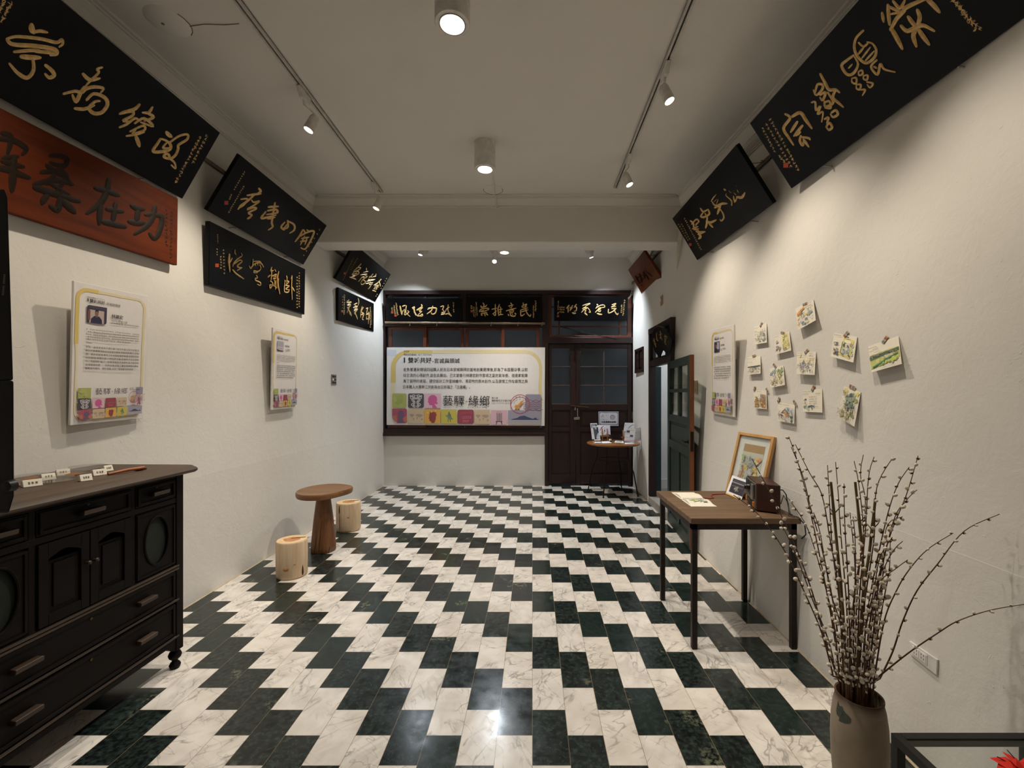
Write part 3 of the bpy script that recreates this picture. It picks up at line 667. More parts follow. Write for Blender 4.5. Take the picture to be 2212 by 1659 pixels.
signboard('black signboard with shiny gold characters, flat under the leaning black board', [(-2.352, 3.18, 2.236), (-2.345, 4.505, 2.262), (-2.338, 4.505, 2.73), (-2.345, 3.18, 2.705)], (8.293, 445, 490),
  [Ch('34 418,492 410,650 425,805; 16 470,560 450,600 430,642; 20 520,410 515,460 540,502; 20 630,470 642,520 560,580 500,650 480,712; 22 510,662 600,600 642,622 560,700 600,730 642,732 560,782; 26 480,770 540,840 675,932'),
   Ch('22 840,580 830,690 800,742 770,700; 22 790,732 900,652 980,650 1032,722; 18 860,620 960,620 992,662; 14 880,660 892,702; 14 920,650 932,692; 20 960,680 980,730 960,780 920,800 860,790 860,820 922,822; 22 900,870 920,910 880,930 890,960 970,1000 970,1047 918,1030'),
   Ch('18 1180,722 1150,790 1212,782; 20 1170,760 1172,860 1160,962; 18 1110,902 1135,880 1162,860; 20 1150,970 1190,1010 1152,1102 1140,1050 1192,1030; 16 1230,760 1252,802; 20 1190,882 1260,850 1212,912; 20 1240,870 1250,920 1200,932; 18 1220,950 1230,1000 1200,1062; 20 1250,960 1240,1122; 18 1210,1050 1272,1102; 24 1300,800 1280,900 1290,1050 1322,1202; 16 1270,1092 1302,922'),
   Ch('22 1438,880 1452,922; 20 1410,960 1402,1150 1470,1172 1492,1122; 18 1420,970 1482,982 1430,1042; 18 1430,1052 1490,1062 1430,1112 1482,1132; 18 1450,930 1440,1002; 20 1540,880 1530,1050 1542,1302; 16 1520,932 1540,870; 22 1540,1080 1582,1152')],
  cols=[(208,130,212,300,6,22), (198,380,200,520,3,30), (315,385,330,860,8,34), (265,510,270,760,5,36), (1672,810,1668,1450,14,30), (1635,880,1632,1470,11,32)], seals=[(198,690,62)], tilt=False, thick=.035, ridge=.4, group=GB)
signboard('black signboard with gold characters leaning from the far left wall, partly behind the beam', lface(-2.34, 5.19, 6.51, 2.808, -2.105, 3.222), (8.73, 700, 530),
  [Ch('16 700,345 640,410 560,482; 16 620,420 692,422 640,470 550,502; 18 560,500 640,490 652,530 580,570 530,552 560,510; 14 540,552 622,522; 22 488,600 550,618 602,642; 16 520,592 582,582'),
   Ch('16 798,430 802,482; 14 740,512 832,492; 16 690,560 812,542; 16 720,590 650,682; 14 700,612 760,600 690,702; 18 770,570 812,590 740,640 780,690 720,742 698,722; 12 730,632 702,692'),
   Ch('16 922,540 840,622; 14 850,592 922,602; 16 980,540 950,602; 12 930,592 982,582; 16 830,652 962,642; 14 800,682 942,652; 18 790,722 922,702; 14 880,640 860,722; 20 900,720 850,800 828,817; 13 850,742 912,732'),
   Ch('16 1077,640 1000,720 938,752; 18 1040,680 1062,772; 14 970,762 1042,750; 14 950,792 1032,782; 16 1000,750 980,842; 22 915,852 977,872; 14 940,822 1002,820')],
  cols=[(635,235,500,470,8,20), (560,230,355,660,15,18), (1195,600,1065,835,5,22), (1010,910,970,975,2,26)], seals=[(392,528,40)], group=GB)
signboard('small black signboard with gold characters, flat on the far left wall beside the street window', [(-2.335, 5.26, 2.33), (-2.332, 6.43, 2.36), (-2.328, 6.43, 2.774), (-2.330, 5.26, 2.727)], (8.73, 700, 530),
  [Ch('20 470,1030 430,1080 512,1070 440,1122; 18 450,1132 502,1120 460,1180 440,1172; 16 470,1190 430,1272; 18 450,1200 490,1260 517,1332; 16 470,1230 492,1312'),
   Ch('20 640,1000 652,1060 640,1132; 18 620,1090 570,1120 612,1142; 18 558,1172 630,1150 570,1212; 18 570,1232 630,1200 580,1280 602,1312; 16 590,1282 632,1392'),
   Ch('12 720,1150 690,1250 690,1362; 16 740,1170 700,1250 742,1272; 18 700,1312 750,1290 720,1390 747,1402; 14 710,1272 742,1342'),
   Ch('18 800,1192 832,1182; 16 820,1200 800,1290 852,1272; 14 790,1312 852,1292; 16 800,1340 800,1390 852,1372; 12 840,1250 835,1482; 12 855,1290 850,1402')],
  cols=[(385,920,380,1310,11,30), (352,945,348,1200,5,24), (875,1160,875,1550,13,26), (895,1230,893,1500,9,14)], seals=[(345,1242,40)], tilt=False, group=GB)
# right wall
def rface(x0, y0, z0, x1, y1, z1): return [(x0[0], y1, z0[0]), (x1[0], y0, z0[1]), (x1[1], y0, z1[1]), (x0[1], y1, z1[0])]
signboard('large black signboard with gold seal-script characters, upper right, nearest on the right wall', [(1.672, 2.825, 2.772), (1.737, 1.46, 2.775), (1.47, 1.46, 3.195), (1.403, 2.825, 3.194)], (3.614, 1600, 0),
  [Ch('20 348,890 385,922 335,1000 372,1070 412,1132; 24 400,912 465,880 510,940 555,1002; 20 442,950 390,1032; 20 482,980 415,1062; 18 465,1030 430,1060; 18 470,1060 462,1100 485,1135 492,1090; 16 480,1070 530,1078 542,1092; 18 488,1085 532,1147'),
   Ch('22 622,578 660,650 690,700 740,700 772,722; 18 580,722 600,660 640,662 635,700 590,742 568,702; 18 620,742 662,720 640,782 618,760; 18 680,722 722,800 662,832 655,790; 20 742,700 720,760 760,800 802,837; 16 553,800 582,798 588,860 622,830 602,890 642,872 632,952; 16 650,802 692,790 702,842 658,842; 18 708,880 742,860 758,892 722,914 700,890; 17 655,930 685,918 672,962; 18 668,992 690,958 714,990 690,1014 668,992'),
   Ch('20 882,432 830,470 788,512 830,580 880,572 916,500 882,432; 12 842,532 872,500; 14 918,562 945,548 952,575 925,588 918,562; 14 958,592 990,588 986,622 960,616 958,592; 14 985,640 1032,652 1010,682 988,660; 14 868,612 902,608 900,652 870,642 868,612; 14 903,662 937,660 930,697 905,690 903,662; 14 938,702 972,700 950,745; 20 957,238 900,300 888,380 920,450 980,492 1042,450 1058,390 1030,342 988,328; 16 920,332 960,362 1002,328; 16 918,422 962,368; 14 948,452 1012,368; 14 975,472 1042,398; 18 1062,468 1018,520 1068,582 1090,500 1122,540 1205,562; 16 1040,520 1062,532'),
   Ch('22 1104,100 1116,172; 26 1150,38 1155,120 1162,195; 22 1150,48 1195,70 1242,92 1160,112; 24 1190,8 1242,62 1282,2; 30 1170,232 1215,150 1270,88 1292,58 1400,8 1455,-12; 32 1175,220 1215,290 1262,382; 34 1450,-12 1500,35 1552,95; 30 1380,78 1398,140 1372,222; 30 1308,130 1340,175 1372,212; 30 1253,202 1300,242 1370,212 1430,200 1512,242; 32 1370,222 1348,280 1372,362; 32 1388,230 1425,285 1472,348')],
  cols=[(1645,-10,1880,240,9,46), (1680,20,1840,250,7,40), (225,920,455,1335,16,26), (195,960,400,1310,13,24), (165,990,270,1190,9,22), (300,1215,345,1265,3,26)], seals=[(352,1290,38)], group=GB)
signboard('black signboard with four gold characters, second from the camera on the right wall', [(1.628, 4.325, 2.767), (1.662, 3.022, 2.762), (1.405, 3.022, 3.168), (1.382, 4.325, 3.179)], (5.925, 1440, 300),
  [Ch('24 842,530 800,565 768,612; 38 732,642 762,660; 20 790,680 758,720 828,790 832,852; 18 800,592 870,580 892,620 830,690 798,652 830,600; 12 840,602 852,662; 12 870,602 830,652; 16 860,690 892,722; 18 900,650 922,692; 20 855,732 862,770 872,812; 34 900,742 960,748 1002,688; 16 880,802 902,742'),
   Ch('26 637,708 600,750 568,802; 22 580,800 620,850 692,832; 16 650,762 598,812; 14 660,770 640,832; 30 618,880 700,832 772,828; 26 690,842 670,900 650,962; 18 680,892 720,950 732,1010 700,1050 685,1030'),
   Ch('22 433,888 470,930 532,900; 22 530,902 547,960 480,1000 438,990 470,940; 14 490,952 512,982; 16 470,1012 532,980; 22 520,1002 512,1090 498,1142; 26 510,1050 560,1070 632,1038; 24 530,1062 592,1132'),
   Ch('20 303,1048 340,1080 347,1142; 18 320,1092 380,1030 412,1060 370,1092; 18 330,1152 402,1120; 14 370,1112 402,1070; 18 350,1162 412,1150; 26 380,1182 430,1195 492,1188; 28 400,1172 432,1250 410,1278; 18 400,1222 472,1200')],
  cols=[(835,260,1085,680,11,30), (895,460,1035,670,6,34), (225,1010,445,1425,17,24), (185,1080,300,1290,8,22), (145,1080,280,1310,8,20)], seals=[(303,1353,34)], group=GB)
signboard('red-brown signboard with faint dark characters leaning from the far right wall', [(1.575, 6.27, 2.86), (1.60, 5.289, 2.785), (1.347, 5.289, 3.178), (1.371, 6.27, 3.222)], (11.057, 1340, 530),
  [Ch('34 580,530 600,590 650,655 765,742; 26 560,600 575,680'), Ch('30 540,640 565,710 585,782; 24 580,662 630,740 672,822; 22 540,720 630,700'),
   Ch('28 450,682 490,780 522,882; 22 430,760 500,720; 22 470,840 560,790'), Ch('28 358,732 395,800 432,872; 22 380,802 440,770; 22 430,900 500,880')],
  cols=[(540,240,640,420,6,40), (390,800,540,980,7,40)], mat='brownboard', ink='darkrelief', small='darkrelief', seals=[(540,1135,52)], group=GB)
# over the street window and door
def bface(u0, u1, v0, v1, y0, y1): return [atY(u0, v1, y1), atY(u1, v1, y1), atY(u1, v0, y0), atY(u0, v0, y0)]
signboard('black signboard over the street window, left of the three over the front', bface(833.5, 996.5, 643.5, 694, YB - .13, YB - .07), (12.289, 825, 630),
  [Ch('34 480,385 490,440 500,500 530,612; 16 550,502 535,602; 34 548,392 622,365; 22 650,370 630,520 647,602; 20 580,492 600,470 570,522; 22 612,500 600,610 650,602 620,540; 18 668,580 722,530 680,600 752,662; 12 680,500 700,520'),
   Ch('34 808,432 862,410 850,450 870,560 912,632 880,600; 22 812,440 842,472; 30 1050,345 1062,400 990,450 920,492; 30 940,492 1082,430; 20 960,450 1002,522; 24 1050,460 1000,540 1062,522; 24 1060,530 940,640 1020,640 1070,600 1080,640 1040,657 960,640'),
   Ch('32 1218,472 1300,440 1430,440 1448,480 1420,570 1340,602 1308,560; 32 1350,388 1320,500 1198,592; 22 1230,440 1342,430'),
   Ch('24 1558,402 1632,380 1630,430 1600,482; 20 1620,480 1652,540 1580,552; 26 1578,612 1662,590 1660,530; 18 1578,582 1652,560; 20 1760,348 1755,500 1790,570 1852,652; 18 1792,410 1720,460 1678,542; 24 1688,602 1760,588 1842,652')],
  cols=[(375,300,420,625,9,50), (320,350,350,590,6,50), (262,420,268,500,3,45), (1895,270,1910,560,5,50)], seals=[(272,550,60), (360,635,56)], tilt=False, group=GB)
signboard('black signboard over the street window, middle of the three over the front', bface(1008.5, 1169, 641, 694, YB - .13, YB - .07), (12.289, 1000, 630),
  [Ch('26 530,300 560,350 545,422; 26 478,372 490,412 600,390 632,350; 24 438,502 500,460 650,440 684,470 600,502; 22 430,532 562,490; 22 490,532 622,510; 22 478,582 642,550; 26 570,560 592,652; 24 500,592 490,622 522,622; 30 620,582 662,622'),
   Ch('26 860,338 862,500 860,630 800,590; 24 768,467 902,440; 20 788,592 902,510; 24 970,340 918,482; 26 930,450 952,642; 20 990,402 1012,442; 20 950,482 1052,460; 20 950,547 1022,530; 20 1000,450 1002,602; 24 950,612 1062,605'),
   Ch('26 1268,300 1302,342; 22 1208,382 1342,350; 16 1240,402 1262,432; 20 1310,370 1280,442; 26 1148,512 1280,470 1412,440; 20 1240,492 1250,560 1320,550 1342,490 1240,492; 14 1250,532 1322,510; 26 1198,600 1222,642; 26 1258,590 1280,640 1370,652 1392,620; 20 1308,590 1322,612; 28 1378,570 1412,602'),
   Ch('24 1600,298 1602,382; 24 1558,392 1692,330 1640,412; 20 1570,422 1692,400; 22 1528,492 1722,430; 26 1530,492 1545,642 1642,588; 22 1540,542 1732,480; 26 1660,440 1700,570 1782,652 1802,598')],
  cols=[(350,270,378,640,10,40), (318,400,335,680,7,36), (275,400,290,680,7,40), (222,360,225,460,2,60), (1930,230,1930,530,6,55), (1872,360,1872,700,8,45)], seals=[(232,518,60)], tilt=False, group=GB)
signboard('black signboard over the street door, right of the three over the front', bface(1197, 1356.5, 640.5, 693.5, YB - .13, YB - .07), (11.642, 1185, 630),
  [Ch('30 515,340 485,380 448,422; 24 490,400 492,522; 22 530,402 562,400 540,470 602,400; 22 610,350 588,370 538,482; 24 700,320 660,370 702,400 690,480 638,492; 34 600,532 640,548 682,540; 20 640,402 692,340'),
   Ch('22 858,352 950,320 1042,300 1000,332 918,372; 22 930,390 860,420 980,410 1052,520 1008,512; 22 828,522 900,450 962,430; 18 850,430 932,482; 24 940,470 918,520 932,552; 30 908,542 972,592'),
   Ch('30 1218,320 1242,352; 20 1222,370 1198,412; 22 1188,422 1300,350 1390,340 1412,390 1338,402; 24 1178,522 1300,400; 22 1258,422 1322,410 1250,490 1300,502 1312,460; 36 1228,552 1280,575 1342,575'),
   Ch('24 1598,332 1692,300 1640,360 1578,392 1692,370; 22 1590,432 1702,420; 24 1508,442 1512,542 1630,490 1702,430; 24 1648,452 1690,540 1732,577 1752,540')],
  cols=[(245,230,240,460,7,40), (240,510,240,570,2,44), (385,365,375,540,3,48), (335,365,335,540,3,48), (295,365,292,540,3,48), (1915,200,1870,610,9,44), (1840,330,1830,540,5,44)], seals=[(238,616,52)], tilt=False, group=GB)
# fan-shaped board hanging in the doorway transom
fx = 1.50
pl = Plane((fx + .0, 5.9, 1.86), (fx + .03, 5.0, 1.86), (fx - .06, 5.0, 2.3), (fx - .09, 5.9, 2.3))
cr = (13.827, 1395, 680)
t = thing('fan_signboard', pl.hit(1430, 772), 'black fan-shaped signboard with faded gold characters hanging over the side doorway', 'signboard')
out = [(160,690),(185,560),(240,450),(310,380),(400,345),(520,385),(620,470),(700,590),(745,680),(785,750),(745,990),(700,1230),(650,1235),(600,1150),(545,1075),(480,1070),(440,1170),(405,1285),(330,1190),(250,1060),(215,930),(175,800)]
q = [pl.hit(cr[1] + x/cr[0], cr[2] + y/cr[0]) for x, y in out]
MB().hexa(q, [p - pl.n * .018 for p in q]).build('board', M['black'], t, bevel=.002)
for s in ('26 430,490 445,600 430,720; 24 400,600 480,570; 24 440,640 490,755; 20 420,680 460,650', '24 320,540 322,640 345,770; 26 310,700 350,775 372,755', '26 580,600 575,720 600,810; 24 545,650 625,640 620,710; 22 555,740 610,730; 24 560,780 580,850 615,905', '26 240,710 260,800 300,960; 24 215,785 265,765; 24 255,880 320,860; 22 290,900 305,980'):
    mb = MB()
    for i, st in enumerate(Ch(s)): brush(mb, pl, cr, st[1:], st[0], .15, .0008 + .0001*i)
    mb.build('carved_character', M['faded'], t)
mb = MB(); marks(mb, pl, cr, (690,770,655,980,5,26), random.Random(4)); mb.build('lettering', M['faded'], t)
MB().tube([pl.hit(1422, 704, -.005), pl.hit(1431, 708, .004), pl.hit(1440, 715, -.004)], .004, 6).tube([pl.hit(1423, 704, -.005), Vector((1.57, 5.55, 2.31))], .003, 5).build('hanging_wire', M['brass'], t)
# bamboo pole under the boards
t = thing('bamboo_pole', atY(1003, 698, YB - .06), 'horizontal bamboo pole under the signboards across the street window', 'pole')
a, b = atY(832, 697, YB - .06), atY(1177, 699, YB - .06)
M['bamboo'] = plain('dry_bamboo', '#7a6650', .55, 0, .25, 15)
pts, rr = [], []
for i in range(25):
    pts.append(a + (b - a)*i/24); rr.append(.017 if i % 6 else .021)
MB().tube(pts, rr, 10).build('pole', M['bamboo'], t, smooth=True)
for u in (887, 945, 1062, 1120, 1172):
    p = atY(u, 698, YB - .06); MB().tube([p + Vector((.01, .055, .02)), p + Vector((0, -.018, .012)), p + Vector((-.006, -.012, -.022)), p + Vector((-.012, .0, -.045))], .005, 6).build('tie_wire', M['steel'], t)
# ================================================================ PRINTS: flat artwork laid on its board, paper or card
GLY = {}
def glyphs(s, bold=0.0):
    k = (s, bold)
    if k not in GLY:
        c = bpy.data.curves.new('t', 'FONT'); c.body = s; c.resolution_u = 2; c.offset = bold
        o = bpy.data.objects.new('t', c); C.objects.link(o); dg = bpy.context.evaluated_depsgraph_get(); dg.update()
        me = bpy.data.meshes.new_from_object(o.evaluated_get(dg))
        V = [(v.co.x, v.co.y) for v in me.vertices]; Fs = [tuple(p.vertices) for p in me.polygons]
        bpy.data.objects.remove(o); bpy.data.curves.remove(c); bpy.data.meshes.remove(me)
        xs = [a for a, _ in V]; ys = [b for _, b in V]
        GLY[k] = (V, Fs, min(xs), max(xs), min(ys), max(ys))
    return GLY[k]
def hx(c): return lin(c) if isinstance(c, str) else c
class Art:
    """s to the right, t downward, both 0..1 over the face given by four corners (tl, tr, br, bl); AR = width / height"""
    def __init__(s, tl, tr, br, bl, ar, dh=.00014):
        s.c = [Vector(p) for p in (tl, tr, br, bl)]; s.ar = ar; s.dh = dh; s.k = 0; s.mb = MB()
        s.n = (s.c[3]-s.c[0]).cross(s.c[1]-s.c[0]).normalized()
        if s.n.dot(Vector((0,0,H)) - s.c[0]) < 0: s.n = -s.n
    def P(s, x, y, h):
        a, b, c, d = s.c
        return a*(1-x)*(1-y) + b*x*(1-y) + c*x*y + d*(1-x)*y + s.n*h
    def h(s): s.k += 1; return .0006 + s.k*s.dh
    def poly(s, pts, col):
        h = s.h(); s.mb.add([s.P(x, y, h) for x, y in pts], [tuple(range(len(pts)))[::-1]], 0, hx(col)); return s
    def rect(s, x0, y0, x1, y1, col, r=(0,0,0,0)):
        if not any(r): return s.poly([(x0,y0),(x1,y0),(x1,y1),(x0,y1)], col)
        pts = []
        for (cx, cy, a0), q in zip(((x0,y0,180),(x1,y0,270),(x1,y1,0),(x0,y1,90)), r):
            qx, qy = q, q*s.ar
            ox, oy = cx + (qx if cx == x0 else -qx), cy + (qy if cy == y0 else -qy)
            for i in range(7 if q else 1):
                a = math.radians(a0 + 15*i); pts.append((ox + qx*math.cos(a), oy + qy*math.sin(a)) if q else (cx, cy))
        return s.poly(pts, col)
    def ell(s, cx, cy, rx, col, ry=None, n=20):
        ry = rx*s.ar if ry is None else ry
        return s.poly([(cx + rx*math.cos(2*PI*i/n), cy + ry*math.sin(2*PI*i/n)) for i in range(n)], col)
    def ring(s, cx, cy, rx, w, col, n=32, a0=0, a1=2*PI):
        return s.line([(cx + rx*math.cos(a0+(a1-a0)*i/n), cy + rx*s.ar*math.sin(a0+(a1-a0)*i/n)) for i in range(n+1)], w, col, False)
    def line(s, pts, w, col, sm=True):           # w in units of the width
        h = s.h(); Q = smooth2(pts, 4) if sm and len(pts) > 2 else pts; n = len(Q); V = []
        ws = w if isinstance(w, (list, tuple)) else (w, w)
        for i, (x, y) in enumerate(Q):
            a, b = Q[max(i-1,0)], Q[min(i+1,n-1)]; dx, dy = b[0]-a[0], (b[1]-a[1])/s.ar; L = math.hypot(dx, dy) or 1
            ww = (ws[0] + (ws[1]-ws[0])*i/max(1,n-1))/2; nx, ny = -dy/L*ww, dx/L*ww*s.ar
            V += [s.P(x+nx, y+ny, h), s.P(x-nx, y-ny, h)]
        s.mb.add(V, [(2*i, 2*i+1, 2*i+3, 2*i+2) for i in range(n-1)])
        for i in range(n-1): s.mb.c[-1-i] = hx(col)
        return s
    def text(s, txt, x, y, w=None, hgt=None, col='#1a1a1a', bold=0.0, rot=0.0, mb=None):
        """fits the writing's box: left edge x, top y, width w (or height hgt)"""
        V, Fs, x0, x1, y0, y1 = glyphs(txt, bold); k = (w / (x1-x0)) if w else (hgt / s.ar / (y1-y0)); ky = k*s.ar if not (w and hgt) else hgt/(y1-y0)
        h = s.h(); T = mb or s.mb; out = []
        for a, b in V:
            px, py = (a-x0)*k, (y1-b)*ky
            if rot: px, py = px*math.cos(rot) - py/s.ar*math.sin(rot), (px*math.sin(rot) + py/s.ar*math.cos(rot))*s.ar
            out.append(s.P(x + px, y + py, h))
        T.add(out, [f[::-1] for f in Fs], 0, hx(col)); return s
    def scribble(s, x, y, w, hgt, n, col, rnd, pitch=1.0):   # lines of print too small to read
        h = s.h(); c = hx(col); cw = w/n
        for i in range(n):
            if rnd.random() < .06: continue
            cx = x + cw*(i+.5)
            for k in range(4):
                if k < 2: a, b, lx, ly = cx, y + hgt*(.15 + .35*k + rnd.uniform(0,.25)), cw*rnd.uniform(.25,.42), hgt*.075
                else: a, b, lx, ly = cx + cw*rnd.uniform(-.3,.3), y + hgt*rnd.uniform(.35,.6), cw*.08, hgt*rnd.uniform(.25,.42)
                s.mb.add([s.P(a-lx,b-ly,h), s.P(a+lx,b-ly,h), s.P(a+lx,b+ly,h), s.P(a-lx,b+ly,h)], [(3,2,1,0)], 0, c)
        return s
    def done(s, name, parent, label=None): return s.mb.build(name, M['print'], parent, label=label)

class Pale:                                        # printed ink, a little washed out
    def __init__(s, a, k=.06): s.a, s.k, s.ar = a, k, a.ar
    def c(s, c): c = hx(c); return tuple((1-s.k)*q + s.k*.60 for q in c)
    def rect(s, x0, y0, x1, y1, col, *r): return s.a.rect(x0, y0, x1, y1, s.c(col), *r)
    def poly(s, p, col): return s.a.poly(p, s.c(col))
    def ell(s, x, y, r, col, *k, **q): return s.a.ell(x, y, r, s.c(col), *k, **q)
    def ring(s, x, y, r, w, col, *k): return s.a.ring(x, y, r, w, s.c(col), *k)
    def line(s, p, w, col, *k): return s.a.line(p, w, s.c(col), *k)
INK = '#2a2624'
def blob(a, rnd, x, y, r, col, n=11, j=.35): a.poly([(x + r*(1+rnd.uniform(-j,j))*math.cos(2*PI*i/n), y + r*a.ar*(1+rnd.uniform(-j,j))*math.sin(2*PI*i/n)) for i in range(n)], col)
def brushframe(a, x0, y0, x1, y1, w, rx, rnd, cols):  # watercolour frame in overlapping yellow strokes
    ry = rx*a.ar
    pts = []
    for (cx, cy, a0) in ((x0+rx,y0+ry,180),(x1-rx,y0+ry,270),(x1-rx,y1-ry,0),(x0+rx,y1-ry,90)):
        for i in range(7): t = math.radians(a0+15*i); pts.append((cx+rx*math.cos(t), cy+ry*math.sin(t)))
        nx = {180:(x1-rx,y0),270:(x1,y1-ry),0:(x0+rx,y1),90:(x0,y0+ry)}[a0]; p = pts[-1]
        for i in range(1,5): pts.append((p[0]+(nx[0]-p[0])*i/5 + rnd.uniform(-.1,.1)*w, p[1]+(nx[1]-p[1])*i/5 + rnd.uniform(-.1,.1)*w*a.ar))
    n = len(pts); i = 0; k = 0
    while i < n:
        L = rnd.choice((4,5,6,7)); seg = [pts[(i+j) % n] for j in range(L+1)]
        q = seg[0]; left = q[0] < (x0+x1)/2 and k
        ww = w*(1.08 if q[0] < x0+2*rx else .8)*rnd.uniform(.85,1.15)
        if q[1] > y1 - ry*.5: ww *= .55
        a.line(seg, (ww, ww*rnd.uniform(.7,1.1)), cols[0] if q[0] < x0+1.5*rx and q[1] < y0+(y1-y0)*.75 else rnd.choice(cols[1:]), False); i += L; k += 1
YEL = ('#d8bf70', '#dfd0a6', '#dccb94', '#e2d6b4')
def tileset(a, kind, x0, y0, x1, y1, rad, rnd):      # one square of the festival strip; u(x, y) runs 0..1 inside it
    u = lambda x, y: (x0 + (x1-x0)*x, y0 + (y1-y0)*y); L = lambda pts: [u(*p) for p in pts]; w = x1 - x0
    bg = {'green':'#a9b05c','mask':'#3a3440','pink':'#dcb3c0','dusk':'#a8485a','map':'#c9b192','crown':'#d9a441','surf':'#c2b443','shop':'#8c2d4a','easel':'#d8b0be','sea':'#9794a6','sky':'#8f8ca0'}[kind]
    A0 = a; a = Pale(A0)
    a.rect(x0, y0, x1, y1, bg, rad)
    if kind == 'green':
        for _ in range(7): p = u(rnd.uniform(.2,.8), rnd.uniform(.2,.8)); blob(a, rnd, p[0], p[1], w*rnd.uniform(.1,.2), rnd.choice(('#b3b56e','#a0ab50','#b9b981','#9aa648')))
    elif kind == 'mask':                          # pale symmetrical leafy pattern
        for sx in (1, -1):
            for (px, py, r) in ((.16,.16,.09),(.27,.30,.10),(.20,.47,.08),(.12,.62,.07),(.22,.78,.09),(.10,.9,.07),(.06,.34,.06),(.33,.18,.06)):
                p = u(.5 + sx*px, py); a.ring(p[0], p[1], w*r*.75, w*.05, '#c9c4c4', 14)
            a.line(L([(.5+sx*.03,.1),(.5+sx*.16,.4),(.5+sx*.05,.62),(.5+sx*.2,.95)]), w*.05, '#bdb8ba')
    elif kind == 'pink':
        a.poly(L([(.22,.50),(.20,.40),(.26,.22),(.42,.10),(.60,.11),(.74,.24),(.77,.44),(.73,.56),(.80,.62),(.78,.72),(.70,.73),(.66,.68),(.62,.76),(.74,.93),(.76,.99),(.46,.99),(.48,.82),(.36,.80),(.27,.76),(.26,.66),(.19,.60)]), '#c5508f')
    elif kind == 'dusk':
        a.poly(L([(.02,.5),(.3,.45),(.35,.95),(.1,.8)]), '#b86a52'); a.poly(L([(.75,.6),(.98,.5),(.98,.85),(.8,.97)]), '#c06a4c')
        a.poly(L([(.46,.16),(.60,.12),(.74,.20),(.82,.36),(.84,.52),(.78,.62),(.70,.66),(.70,.76),(.82,.88),(.84,.99),(.34,.99),(.36,.84),(.46,.70),(.40,.60),(.38,.40)]), '#6a4a72')
    elif kind == 'map':
        for pts in ([(.06,.38),(.2,.34),(.36,.36),(.40,.44),(.30,.52),(.26,.60),(.18,.52)], [(.32,.62),(.40,.64),(.36,.82),(.31,.76)], [(.48,.40),(.62,.34),(.82,.36),(.94,.42),(.84,.54),(.70,.58),(.60,.50),(.50,.48)], [(.52,.56),(.62,.58),(.60,.74),(.54,.70)], [(.80,.68),(.92,.66),(.92,.78),(.82,.78)]): a.poly(L(pts), '#a68f80')
    elif kind == 'crown':
        a.poly(L([(.30,.40),(.34,.24),(.52,.16),(.70,.22),(.76,.40),(.72,.52),(.70,.72),(.62,.96),(.44,.97),(.42,.86),(.32,.82),(.32,.70),(.26,.64),(.30,.54)]), '#8a2a20')
        for q in range(6): p = u(.34+.075*q, .20-.03*math.sin(q)); a.ell(p[0], p[1], w*.032, '#c9703a', n=8)
        for q in range(3): p = u(.2+.25*q, .24-.06*q); a.ell(p[0], p[1], w*.05, '#e2c582', n=8)
    elif kind == 'surf':
        a.poly(L([(.46,.20),(.50,.14),(.55,.20),(.56,.30),(.62,.36),(.64,.52),(.60,.56),(.60,.74),(.62,.86),(.57,.86),(.54,.68),(.50,.60),(.48,.70),(.47,.90),(.43,.90),(.43,.60),(.42,.40)]), '#5d6f5a')
        a.poly(L([(.26,.40),(.42,.40),(.62,.52),(.78,.68),(.66,.70),(.44,.60)]), '#67806a')
    elif kind == 'shop':
        a.poly(L([(.12,.16),(.90,.12),(.90,.30),(.14,.32)]), '#a3303c'); a.rect(*u(.12,.34), *u(.19,.86), '#a3303c'); a.poly(L([(.26,.46),(.84,.44),(.84,.62),(.26,.64)]), '#b85a68'); a.poly(L([(.28,.72),(.72,.70),(.70,.90),(.30,.92)]), '#b04a58')
        for q in range(4): a.rect(*u(.30+.13*q,.48), *u(.38+.13*q,.58), '#8c2d4a')
    elif kind == 'easel':
        for q in range(5): a.rect(*u(.36+.07*q,.18+.05*(q%2)), *u(.395+.07*q,.80), '#4a3340')
        a.rect(*u(.30,.76), *u(.72,.81), '#3a2630'); a.poly(L([(.34,.8),(.40,.8),(.36,.98),(.31,.98)]), '#3a2630'); a.poly(L([(.60,.8),(.67,.8),(.71,.98),(.66,.98)]), '#3a2630')
        for q in range(3): p = u(.40+.10*q,.12); a.ell(p[0], p[1], w*.025, '#7a4a5c', n=8)
    elif kind == 'sea':
        a.poly(L([(0,.72),(1,.70),(1,1),(0,1)]), '#a8a1a4')
        a.poly(L([(.06,.66),(.16,.58),(.28,.52),(.36,.40),(.50,.36),(.58,.44),(.70,.54),(.76,.58),(.84,.48),(.87,.58),(.96,.66)]), '#2e3566'); a.line(L([(.03,.67),(.97,.67)]), w*.008, '#d5d2d6', False)
def stampmark(a, cx, cy, r, txt, w):
    red = '#a8485c'
    a.ring(cx, cy, r, r*.07, red, 40)
    if txt:
        for i, ch in enumerate(txt):
            t = math.radians(-148 + 27*i); a.text(ch, cx + r*.78*math.cos(t) - r*.10, cy + r*.78*a.ar*math.sin(t) - r*.12*a.ar, w=r*.22, col=red)
    a.poly([(cx + r*x, cy + r*a.ar*y) for x, y in ((.45,-.42),(.28,-.22),(.16,.0),(-.1,.2),(-.02,.4),(-.22,.52),(-.30,.62),(-.42,.42),(-.60,.34),(-.5,.12),(-.22,.08),(-.08,-.1),(.08,-.28),(.2,-.36))], '#d9964a')
    for k in range(6):
        y = cy + r*a.ar*(-.42 + .21*k)
        a.line([(cx + r*(.35 if k % 5 else .6) + (w - r*.35)*i/12, y + r*a.ar*.07*math.sin(i*PI/2)) for i in range(13)], r*.045, '#9a6f80', True)

